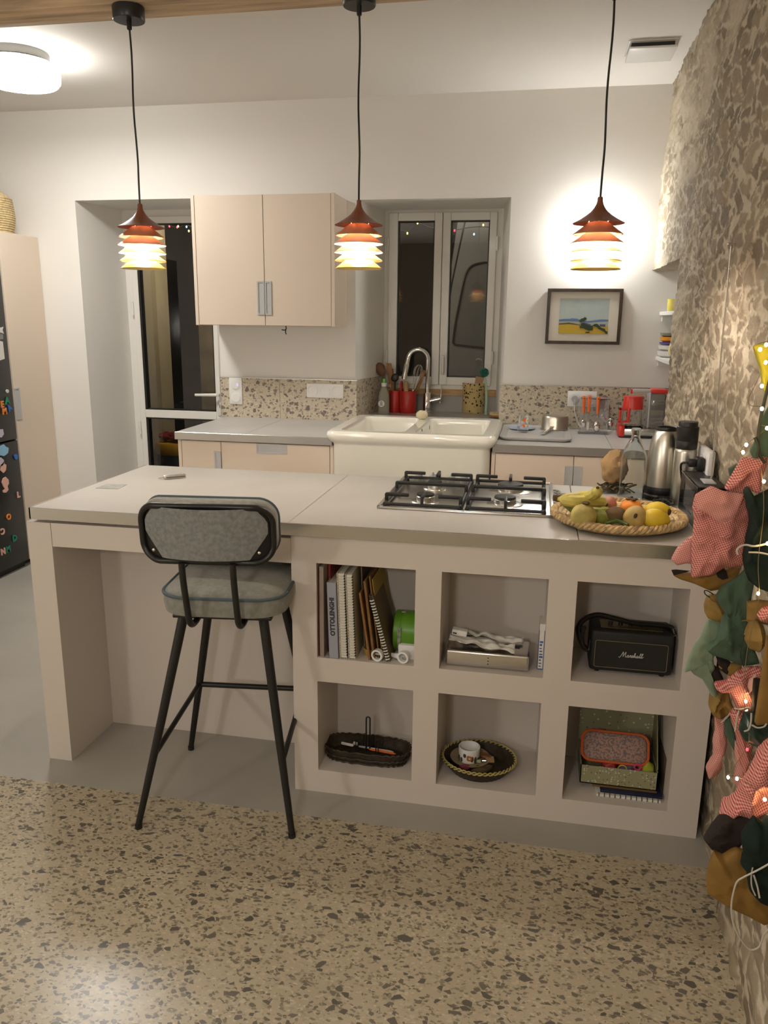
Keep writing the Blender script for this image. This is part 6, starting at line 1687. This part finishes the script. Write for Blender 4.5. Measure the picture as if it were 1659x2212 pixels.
mk('handle', b, 'grip', d_, smooth=False)
mk('plinth', MB().box(XL + .01, FX - .05, yc0, yc1, 0, .04), 'black', tc_, smooth=False)
fr_ = thing('fridge', 'tall black fridge-freezer covered with magnets at the left edge', 'fridge', (-1.6, 1.65, 0))
fy0, fy1 = 1.36, 1.990
mk('cabinet', MB().box(XL + .01, FX - .055, fy0, fy1, .05, 2.0, .004, 1), 'black', fr_, smooth=False)
mk('door', MB().box(FX - .05, FX + .002, fy0, fy1 - .004, .803, 1.99, .006, 2), 'fridge', fr_)
mk('door', MB().box(FX - .05, FX + .002, fy0, fy1 - .004, .042, .795, .006, 2), 'fridge', fr_)
mk('foot_grille', MB().box(FX - .10, FX - .03, fy0 + .01, fy1 - .01, 0.0, .040), 'blackplastic', fr_, smooth=False)
MX = FX + .002


def magnet_letter(ch, u, v, size, m, rot, lab):
    p = at(u, v, 'x', MX)
    L = text_mb(ch, size, .006, .0018)
    L.tr(TR(MX + .003, p.y, p.z) @ RX(rot) @ RZ(PI / 2) @ RX(PI / 2))
    return solo('letter_magnet', L, m, lab, 'magnet', loc=(MX, p.y, p.z), group='letter magnets on the black fridge', ang=30)


for a in ((('A'), 15, 866, .052, 'mgreen', 0, 'green letter A magnet above the blue letter on the fridge'),
          ('E', 4, 874, .052, 'morange', 0, 'orange letter E magnet left of the green A'),
          ('M', 9, 889, .050, 'morange', 0, 'orange letter M magnet under the orange E'),
          ('A', 20, 882, .046, 'mblue', .5, 'blue tilted letter A magnet next to the cabinet handle'),
          ('L', 39, 1069, .050, 'mpink', 0, 'pink letter L magnet alone near the fridge edge'),
          ('O', 18, 1117, .048, 'morange', 0, 'orange oblong letter magnet low on the lower fridge door'),
          ('C', 5, 1147, .050, 'mpink', PI, 'pink reversed letter C magnet low on the fridge'),
          ('D', 31, 1163, .052, 'mgreen', 0, 'green letter D magnet low on the fridge'),
          ('N', 6, 1192, .052, 'mpink', 0, 'pink letter N magnet beside the green M'),
          ('M', 17, 1187, .050, 'mgreen', 0, 'green letter M magnet beside the pink N')):
    magnet_letter(*a)


def magnet_blob(name, lab, pts, m, cat='magnet', t=.005):
    q = [at(u, v, 'x', MX) for u, v in pts]
    b = MB().prism([(p.y, p.z) for p in q], 'x', MX, MX + t); return solo(name, b, m, lab, cat, smooth=False)


E_ = lambda u, v, a, c, n=12, k=0: [(u + a * math.cos(2 * PI * i / n) * (1 + k * math.sin(i * 3)), v + c * math.sin(2 * PI * i / n) * (1 + k * math.sin(i * 3))) for i in range(n)]
magnet_blob('round_magnet', 'tiny pale round magnet above the letter magnets', E_(15, 845, 3, 4), 'mwhite')
magnet_blob('photo', 'black and white photo pinned near the top of the fridge', [(-6, 735), (6, 738), (10, 775), (-4, 780)], 'mwhite', 'photo', .001)
magnet_blob('star_magnet', 'white star-shaped magnet above the pinned photo', [(-6, 704), (0, 708), (6, 706), (4, 713), (7, 721), (0, 718), (-6, 720)], 'mwhite')
magnet_blob('photo', 'grey photo under the white star magnet', [(-6, 718), (6, 716), (7, 732), (-6, 735)], 'mgrey', 'photo', .001)
magnet_blob('cloud_magnet', 'light blue cloud-shaped magnet at the top of the lower door', E_(4, 973, 13, 12, 14, .12), 'mlblue')
magnet_blob('drop_magnet', 'blue drop-shaped magnet at the right edge of the lower door', [(29, 984), (33, 981), (37, 983), (37, 989), (35, 993), (31, 991)], 'mblue')
magnet_blob('lilac_magnet', 'lilac magnet between the blue cloud and the pink figure', E_(1, 998, 6, 9, 12, .1), 'mlilac')
magnet_blob('pink_magnet', 'pale pink wavy magnet under the lilac one', E_(6, 1010, 6, 11, 12, .15), 'mpink')
magnet_blob('figure_magnet', 'tall pale pink magnet with rounded outline above the pink L', [(6, 1033), (11, 1030), (17, 1036), (18, 1044), (15, 1050), (17, 1058), (12, 1064), (6, 1064), (5, 1060), (10, 1056), (6, 1050), (3, 1042)], 'mpink')
magnet_blob('grey_magnet', 'grey pink magnet at the bottom of the upper fridge door', [(-4, 928), (5, 927), (7, 938), (2, 945), (-4, 944)], 'mlilac')

bk_ = thing('lidded_basket', 'pale straw basket with a conical lid on the tall cabinet', 'basket', (-1.52, 2.12, 1.995))
bx_, by_ = FX - .175, 2.125
b = MB(); r0 = .165
prof = [(0, 1.995), (r0 * .86, 1.995), (r0 * .97, 2.03), (r0, 2.09), (r0 * .98, 2.16), (r0 * .955, 2.185), (0, 2.185)]
b.lathe(prof, 48, (bx_, by_, 0))
for k in range(15): z = 2.002 + k * .0125; rr_ = r0 * (.89 + .11 * math.sin(min(1, (z - 1.995) / .1) * PI / 2) - .05 * max(0, (z - 2.1) / .09)); b.tube([(bx_ + rr_ * math.cos(2 * PI * q / 48), by_ + rr_ * math.sin(2 * PI * q / 48), z) for q in range(48)], .0072, 6, closed=True)
mk('body', b, 'straw', bk_)
b = MB()
b.lathe([(0, 2.186), (r0 * .97, 2.186), (r0 * .98, 2.192), (.09, 2.245), (.03, 2.285), (0, 2.29)], 48, (bx_, by_, 0))
mk('lid', b, 'straw', bk_)
mk('lid_knob', MB().ball((bx_, by_, 2.30), .018, n=14, m=10), 'straw', bk_)


# ------------------------------------------------------------------ cloth advent bags hanging along the stone wall
def pillow(outline, y, T, fold=.35, seed=0, fdir=(1, .3), ffreq=38, k=2, center=None, slope=0.0):
    P3 = [at(u, v, 'y', y) for u, v in outline]
    n0 = len(P3); P = []
    for i in range(n0):                                        # rounded resampling of the outline
        a, b_, c_, d_ = [np.array(P3[(i + j) % n0]) for j in (-1, 0, 1, 2)]
        for q in range(6):
            t_ = q / 6; cat_ = .5 * ((2 * b_) + (c_ - a) * t_ + (2 * a - 5 * b_ + 4 * c_ - d_) * t_ * t_ + (3 * b_ - a - 3 * c_ + d_) * t_ ** 3)
            P.append(b_ * (1 - t_) + c_ * t_ if k == 1 else .7 * (b_ * (1 - t_) + c_ * t_) + .3 * cat_)
    P = np.array(P); C_ = P.mean(0) if center is None else np.array(at(*center, 'y', y)); n = len(P)
    S_ = [1, .985, .95, .90, .83, .75, .66, .56, .46, .35, .24, .12]
    b = MB(); vs = []; fs = []
    fd = np.array([fdir[0], 0, fdir[1]]); fd = fd / np.linalg.norm(fd)
    def off(p, s, side):
        h = T * math.sqrt(max(0, 1 - s ** 3)); v = Vector((p[0] * 9 + seed, p[2] * 9, side))
        q_ = float(np.dot(p - C_, fd)) * ffreq + 1.6 * mnoise.noise(v * 1.1) + seed
        w = fold * (1.1 * (1 - 2.2 * abs(math.sin(q_)) ** .7) * (.5 + mnoise.noise(v * .7)) + .9 * mnoise.noise(v * 2.0) + .5 * (1 - 3 * abs(mnoise.noise(v * 3.1 + Vector((7, 3, 1))))))
        return h * (1 + w) + .002
    rows = []
    for side in (-1, 1):
        rr_ = []
        for s in S_:
            if s == 1 and side == 1: rr_.append(rows[0][0]); continue
            idx = []
            for p in P:
                q = C_ + (p - C_) * s; idx.append(len(vs)); o = 0 if s == 1 else off(q, s, side)
                vs.append((q[0], q[1] + side * o + slope * (q[0] - C_[0]), q[2]))
            rr_.append(idx)
        ci = len(vs); vs.append((C_[0], C_[1] + side * off(C_, 0, side), C_[2]))
        rows.append(rr_)
        for a, c_ in zip(rr_, rr_[1:]):
            for i in range(n): j = (i + 1) % n; fs.append((a[i], a[j], c_[j], c_[i]))
        for i in range(n): fs.append((rr_[-1][i], rr_[-1][(i + 1) % n], ci))
    b.add(vs, fs)
    return b, C_


def bag(name, label, cat, outline, y, T, m, fold=.35, seed=0, fdir=(1, .3), ffreq=38, parts=(), k=2, center=None, slope=0.0, group='cloth parcels hanging on the stone wall'):
    b, C_ = pillow(outline, y, T, fold, seed, fdir, ffreq, k, center, slope)
    if not parts:
        return solo(name, b, m, label, cat, loc=tuple(C_), ang=70, group=group)
    t_ = thing(name, label, cat, tuple(C_), group=group)
    mk('cloth', b, m, t_, ang=70)
    for nm, mb_, mm in parts: mk(nm, mb_, mm, t_)
    return t_


def ribbon(pts, y, r=.004, flat=(1, .3)): return MB().tube(smooth_pts([at(u, v, 'y', y) for u, v in pts], 4), r * .62, 8, flat=flat)


G1 = 'ging'
YY = -.42
bag('lime_cloth_bag', 'lime yellow pointed cloth hanging at the top of the wall garland', 'cloth bag', [(1626, 748), (1645, 742), (1672, 744), (1672, 850), (1655, 848), (1648, 842), (1643, 800)], -.50, .012, 'lime', .5, 1, (1, 0))
bag('green_cloth_leaf', 'green cloth flap under the lime cloth at the edge of the garland', 'cloth', [(1620, 975), (1634, 945), (1648, 900), (1672, 860), (1672, 985), (1645, 985), (1628, 992)], -.47, .010, 'gl', .4, 2)
bag('green_cloth_leaf', 'small green cloth tip left of the upper red gingham bag', 'cloth', [(1573, 1012), (1596, 1000), (1606, 1012), (1600, 1034), (1577, 1030)], -.38, .008, 'gl', .3, 3)
bag('gingham_bag', 'large red gingham cloth bag gathered at the top of the garland', 'cloth bag', [(1601, 990), (1626, 986), (1655, 972), (1657, 1000), (1648, 1025), (1640, 1066), (1622, 1060), (1600, 1064), (1566, 1056)], -.44, .020, G1, .7, 4, (.8, -.6), 60)
bag('gingham_bag', 'large red gingham bag bulging over the island corner', 'cloth bag', [(1503, 1068), (1536, 1051), (1560, 1060), (1606, 1066), (1619, 1090), (1617, 1140), (1608, 1216), (1588, 1222), (1562, 1226), (1540, 1240), (1510, 1244), (1493, 1246), (1494, 1205), (1497, 1150), (1500, 1120), (1496, 1095)], -.40, .035, G1, .6, 5, (.9, .4), 34, parts=(('flap', pillow([(1502, 1085), (1504, 1068), (1536, 1050), (1562, 1060), (1606, 1066), (1596, 1100), (1578, 1138), (1560, 1134), (1530, 1112), (1505, 1100)], -.438, .010, .7, 40, (.6, .8), 40)[0], 'gingp'),))
bag('gingham_bag', 'pale pink gingham corner sticking out left of the bulging bag', 'cloth bag', [(1450, 1208), (1462, 1185), (1478, 1170), (1497, 1158), (1500, 1216), (1480, 1216), (1462, 1220)], -.37, .012, 'gingp', .5, 6)
bag('kraft_pouch', 'brown leather-like pouch pointing left below the large gingham bag', 'pouch', [(1451, 1232), (1475, 1236), (1500, 1240), (1545, 1236), (1580, 1222), (1600, 1226), (1590, 1256), (1560, 1272), (1535, 1276), (1500, 1260), (1468, 1250), (1456, 1244)], -.37, .016, 'kr', .4, 7, parts=(('opening', MB().add([tuple(at(u, v, 'y', -.395)) for u, v in ((1450, 1231), (1460, 1230), (1492, 1233), (1480, 1237), (1455, 1243))], [(0, 1, 2, 3, 4)]), 'dark'), ('patch', MB().prism([(at(u, v, 'y', -.39).x, at(u, v, 'y', -.39).z) for u, v in ((1546, 1236), (1562, 1224), (1568, 1234), (1571, 1247), (1560, 1251), (1550, 1246))], 'y', -.396, -.389), 'dark')), k=1)
bag('velvet_bag', 'dark green velvet bag tied with pale ribbons at the right edge', 'cloth bag', [(1607, 1060), (1615, 1050), (1630, 1072), (1650, 1062), (1675, 1060), (1675, 1275), (1640, 1272), (1616, 1252), (1607, 1220), (1612, 1180), (1612, 1155), (1620, 1120), (1612, 1085)], -.50, .035, 'gd', .6, 8, (1, .1), 40, parts=(('ribbon', ribbon([(1594, 1198), (1592, 1188), (1600, 1180), (1612, 1177), (1630, 1180), (1660, 1174)], -.545, .0035), 'ribbon'), ('ribbon', ribbon([(1617, 1193), (1640, 1194), (1662, 1198)], -.548, .003), 'ribbon')))
bag('ochre_parcel', 'small ochre parcel knotted with cord left of the green bags', 'parcel', [(1521, 1306), (1526, 1292), (1540, 1282), (1552, 1296), (1568, 1306), (1573, 1320), (1566, 1340), (1548, 1343), (1530, 1336), (1522, 1322)], -.37, .024, 'och', .5, 9, parts=(('cord', ribbon([(1536, 1292), (1524, 1284), (1522, 1276), (1530, 1277), (1545, 1287)], -.392, .0022), 'wire'), ('knot', MB().ball(at(1545, 1291, 'y', -.39), .012, .010, .009, 14, 10, None, lump(.3)), 'och')))
bag('green_cloth_bag', 'large dark green cloth bag with a folded flap in the middle of the garland', 'cloth bag', [(1548, 1285), (1565, 1262), (1590, 1248), (1612, 1230), (1628, 1262), (1620, 1300), (1622, 1380), (1640, 1432), (1605, 1436), (1570, 1424), (1540, 1416), (1528, 1405), (1545, 1392), (1558, 1350), (1572, 1308), (1552, 1304)], -.43, .026, 'gl', .6, 10, (.9, .35), 36)
bag('green_cloth_bag', 'pale green cloth bag with a pointed tip hanging lowest at the left', 'cloth bag', [(1530, 1337), (1555, 1342), (1562, 1350), (1545, 1395), (1540, 1418), (1542, 1440), (1535, 1460), (1548, 1495), (1545, 1520), (1530, 1490), (1516, 1466), (1498, 1456), (1489, 1446), (1478, 1451), (1487, 1420), (1500, 1392), (1512, 1375), (1520, 1356)], -.39, .024, mat('sage_cloth', (.15, .20, .125), .9, sheen=.3, var=.15, vscale=10), .5, 11, (.9, -.3), 26)
bag('kraft_box', 'tan card sleeve behind the small tied ochre ball', 'card sleeve', [(1613, 1300), (1640, 1296), (1672, 1300), (1672, 1350), (1640, 1346), (1613, 1342)], -.485, .014, 'och', .15, 12, k=1)
bag('ochre_ball', 'round tied ochre parcel hanging on a cord in front of the green cloth', 'parcel', [(1622, 1342), (1634, 1338), (1648, 1350), (1653, 1368), (1650, 1392), (1636, 1404), (1618, 1400), (1608, 1380), (1611, 1358)], -.50, .026, 'och', .45, 13, (1, .1), 60, parts=(('cord', ribbon([(1602, 1341), (1618, 1340), (1634, 1344)], -.53, .002), 'och'), ('cord', ribbon([(1608, 1372), (1601, 1400), (1600, 1420), (1606, 1440)], -.52, .0018), 'wire')))
bag('gingham_parcel', 'small red gingham parcel at the right edge beside the tied ochre ball', 'parcel', [(1636, 1331), (1648, 1315), (1672, 1306), (1672, 1345), (1655, 1344), (1642, 1340)], -.53, .020, G1, .4, 14)
for k, (pts, lab) in enumerate((([(1536, 1442), (1542, 1436), (1552, 1445), (1562, 1464), (1554, 1480), (1542, 1484), (1538, 1470), (1535, 1455)], 'dark open sock-like pouch under the pale green bag'), ([(1547, 1420), (1560, 1422), (1578, 1430), (1580, 1452), (1570, 1456), (1556, 1446)], 'dark open pouch mouth under the large green bag'))):
    bag('dark_pouch', lab, 'pouch', pts, -.40 - .02 * k, .014, 'dark', .3, 15 + k)
bag('kraft_strip', 'tan paper strip between the dark pouches and the gingham bag', 'paper', [(1584, 1432), (1602, 1434), (1600, 1452), (1590, 1462), (1572, 1458), (1552, 1440), (1560, 1432)], -.425, .008, 'och', .2, 17)
bag('gingham_bag', 'red gingham bag with a pink turned-out corner in the middle of the garland', 'cloth bag', [(1544, 1478), (1568, 1472), (1590, 1454), (1612, 1442), (1645, 1442), (1645, 1478), (1630, 1500), (1625, 1530), (1608, 1536), (1590, 1530), (1578, 1502), (1566, 1488), (1546, 1486)], -.455, .026, G1, .6, 18, (.9, .4), 44, parts=(('lining', MB().prism([(at(u, v, 'y', -.487).x, at(u, v, 'y', -.487).z) for u, v in ((1612, 1494), (1618, 1470), (1632, 1458), (1629, 1484), (1618, 1498))], 'y', -.489, -.484), 'mpink'),))
bag('gingham_bag', 'narrow red gingham bag hanging below the ribboned middle bag', 'cloth bag', [(1586, 1532), (1605, 1536), (1622, 1536), (1632, 1560), (1628, 1600), (1620, 1640), (1608, 1675), (1598, 1640), (1590, 1590), (1580, 1560), (1577, 1540)], -.45, .020, G1, .6, 19, (1, .2), 50, parts=(('ribbon', ribbon([(1586, 1530), (1600, 1532), (1615, 1528), (1622, 1530)], -.475, .003), 'ribbon'), ('ribbon', ribbon([(1596, 1535), (1592, 1552), (1588, 1580)], -.472, .0035), 'ribbon')))
bag('ochre_bundle', 'gathered ochre cloth bundle with creases left of the gingham bags', 'parcel', [(1534, 1500), (1546, 1492), (1562, 1488), (1574, 1496), (1578, 1512), (1586, 1532), (1576, 1538), (1560, 1548), (1546, 1548), (1536, 1538), (1530, 1522)], -.40, .028, 'och', .8, 20, (1, -.2), 80, parts=(('ribbon', ribbon([(1580, 1536), (1572, 1548), (1558, 1561)], -.43, .003), 'ribbon'),))
bag('gingham_parcel', 'slim pink gingham parcel hanging knotted near the island corner', 'parcel', [(1544, 1545), (1562, 1548), (1568, 1575), (1570, 1600), (1566, 1622), (1556, 1634), (1558, 1660), (1548, 1674), (1530, 1680), (1525, 1662), (1534, 1645), (1540, 1630), (1540, 1600), (1545, 1575)], -.37, .020, 'gingp', .5, 21, center=(1553, 1612), k=1, parts=(('cord', ribbon([(1556, 1590), (1552, 1620), (1550, 1660), (1543, 1690)], -.392, .0025), 'wood'),))
bag('green_cloth_tail', 'dark green cloth tail hanging between the gingham bags', 'cloth', [(1566, 1555), (1578, 1545), (1588, 1590), (1590, 1610), (1586, 1622), (1574, 1600), (1566, 1585)], -.40, .010, 'gl', .4, 22)
bag('kraft_envelope', 'stiff brown paper envelope at the right edge of the picture', 'envelope', [(1656, 1372), (1675, 1380), (1675, 1564), (1634, 1566), (1630, 1560), (1640, 1490)], -.64, .008, 'kr', .1, 23, k=1)
bag('dark_strip', 'black cloth strip hanging left of the stiff brown envelope', 'cloth', [(1628, 1466), (1642, 1466), (1640, 1500), (1634, 1545), (1624, 1540), (1625, 1505)], -.50, .010, 'dark', .3, 24)
bag('satin_bag', 'bottle green satin bag tied with a pale ribbon at the right edge', 'cloth bag', [(1600, 1560), (1612, 1545), (1632, 1548), (1672, 1556), (1672, 1604), (1645, 1612), (1622, 1606), (1604, 1594), (1596, 1576)], -.60, .036, 'gk', .6, 25, (.6, .8), 44, parts=(('ribbon', ribbon([(1623, 1540), (1622, 1560), (1617, 1576), (1607, 1580)], -.645, .003), 'ribbon'), ('ribbon', ribbon([(1624, 1566), (1636, 1572), (1650, 1570), (1656, 1563)], -.648, .003), 'ribbon')))
bag('gingham_bag', 'very large red gingham bag hanging low at the right edge', 'cloth bag', [(1553, 1760), (1572, 1738), (1590, 1712), (1600, 1688), (1612, 1668), (1640, 1630), (1672, 1588), (1672, 1740), (1640, 1752), (1628, 1760), (1600, 1758), (1575, 1762), (1560, 1766)], -.70, .030, G1, .7, 26, (.7, .7), 30, k=1)
bag('gingham_bag', 'short red gingham tail below the very large gingham bag', 'cloth bag', [(1624, 1745), (1640, 1738), (1652, 1745), (1650, 1768), (1630, 1768)], -.67, .012, 'gingp', .5, 27)
bag('gingham_parcel', 'small gingham tip behind the two lights low on the garland', 'parcel', [(1588, 1600), (1598, 1606), (1602, 1650), (1606, 1678), (1596, 1700), (1584, 1690), (1592, 1665), (1588, 1630)], -.425, .014, 'gingp', .4, 28, center=(1597, 1648))
bag('dark_cloth_bag', 'dark brown cloth bag with a pointed left corner low on the garland', 'cloth bag', [(1520, 1812), (1538, 1785), (1556, 1764), (1585, 1760), (1622, 1756), (1626, 1790), (1610, 1810), (1588, 1838), (1572, 1860), (1556, 1846), (1535, 1832)], -.72, .022, 'dark', .5, 29, (.7, -.7), 34, k=1)
bag('dark_green_bag', 'very dark green cloth bag with loops at the lower right edge', 'cloth bag', [(1600, 1800), (1628, 1762), (1645, 1775), (1672, 1770), (1672, 1950), (1640, 1945), (1618, 1920), (1614, 1880), (1600, 1866), (1606, 1845)], -.80, .030, 'gd', .6, 30, (1, .4), 36, parts=(('cord', ribbon([(1626, 1874), (1623, 1890), (1624, 1915), (1632, 1935)], -.836, .0022), 'ribbon'), ('cord', ribbon([(1628, 1890), (1636, 1915), (1641, 1940)], -.838, .0028), 'ribbon')))
bag('kraft_bag', 'large brown paper bag at the bottom of the garland', 'paper bag', [(1542, 1838), (1560, 1845), (1590, 1830), (1625, 1845), (1675, 1880), (1675, 1985), (1650, 1995), (1610, 1974), (1570, 1955), (1528, 1928), (1525, 1900), (1532, 1865)], -.74, .022, 'kr', .3, 31, (.8, .5), 26, k=1)

# string lights with their thin wire, and a loose white cord
gw = [(1672, 735), (1640, 742), (1630, 755), (1655, 775), (1632, 830), (1618, 858), (1620, 875), (1646, 882), (1640, 915), (1655, 925), (1612, 960), (1600, 975), (1608, 990), (1640, 1000), (1650, 1100), (1638, 1210), (1640, 1285), (1630, 1330), (1612, 1420), (1607, 1515), (1618, 1600), (1575, 1672), (1592, 1676), (1625, 1700), (1655, 1725), (1672, 1760)]
sl = thing('string_lights', 'string of tiny warm lights winding through the hanging cloth parcels', 'string lights', at(1655, 755, 'y', -.56))
def gy(v): return -.46 if v < 1000 else -.52 if v < 1300 else -.50 if v < 1560 else -.62 if v < 1690 else -.72
mk('wire', MB().tube(smooth_pts([at(u, v, 'y', gy(v) - .035) for u, v in gw], 4), .0007, 5), 'copperwire', sl)
for (u, v, m_) in ((1642, 755, 'led'), (1655, 745, 'led'), (1654, 783, 'led'), (1646, 834, 'led'), (1646, 883, 'led'), (1657, 925, 'led'), (1612, 961, 'led'), (1605, 977, 'led'), (1638, 1282, 'led'), (1611, 1515, 'led'), (1614, 1619, 'ledred'), (1573, 1679, 'led'), (1592, 1682, 'led'), (1652, 1727, 'led'), (1658, 1174, 'led'), (1646, 1068, 'led')):
    c = at(u, v, 'y', -.56 if v < 1550 else -.62 if v < 1690 else -.755)
    if v == 1515: c = at(u, v, 'y', -.50)
    if v == 1068: c = at(1650, 1040, 'y', -.57)
    bl = mk('bulb', MB().ball(c, .0032, .0032, .004, 7, 5), m_, sl)
solo('white_twine', MB().tube(smooth_pts([at(u, v, 'y', -.87) for u, v in ((1675, 1858), (1640, 1878), (1606, 1895), (1592, 1905), (1585, 1925), (1580, 1955), (1582, 1985), (1592, 2015), (1608, 2040), (1622, 2052), (1640, 2045), (1650, 2020), (1662, 2005))], 4), .0017, 8), 'ribbon', 'loose white twine looping below the brown paper bag', 'twine')
solo('garland_twine', MB().tube(smooth_pts([at(u, v, 'y', -.52) for u, v in ((1668, 800), (1658, 840), (1646, 890), (1638, 940), (1640, 980), (1652, 1000))], 4), .0035, 7).tube(smooth_pts([at(u, v, 'y', -.525) for u, v in ((1630, 945), (1638, 965), (1634, 985))], 4), .0028, 6), 'wire', 'dark twine carrying the parcels beside the green cloth flap', 'twine')

# ------------------------------------------------------------------ world and view
w = bpy.data.worlds.new('night'); SC.world = w; w.use_nodes = True
w.node_tree.nodes['Background'].inputs[0].default_value = (.012, .014, .02, 1)
w.node_tree.nodes['Background'].inputs[1].default_value = .4
l = bpy.data.lights.new('yard_fill', 'POINT'); l.energy = 3.2; l.color = (1, .86, .66); l.shadow_soft_size = .1  # added fill light so the van shows; no real lamp stands here
o = bpy.data.objects.new('yard_fill', l); COL.objects.link(o); o.location = (1.1, 3.5, 2.5)
l2 = bpy.data.lights.new('door_fill', 'POINT'); l2.energy = 22; l2.color = (1, .86, .62); l2.shadow_soft_size = .08  # invented light that brightens the jamb, pier and barrel beyond the door
o = bpy.data.objects.new('door_fill', l2); COL.objects.link(o); o.location = (-.35, 3.02, 2.42)
SC.view_settings.view_transform = 'Standard'; SC.view_settings.look = 'None'; SC.view_settings.gamma = 1; SC.view_settings.use_curve_mapping = False
SC.view_settings.exposure = .32
SC.cycles.use_light_tree = False; SC.cycles.adaptive_threshold = .02; SC.cycles.max_bounces = 7; SC.cycles.diffuse_bounces = 4; SC.cycles.glossy_bounces = 4; SC.cycles.transmission_bounces = 8
SC.cycles.caustics_reflective = False; SC.cycles.caustics_refractive = False
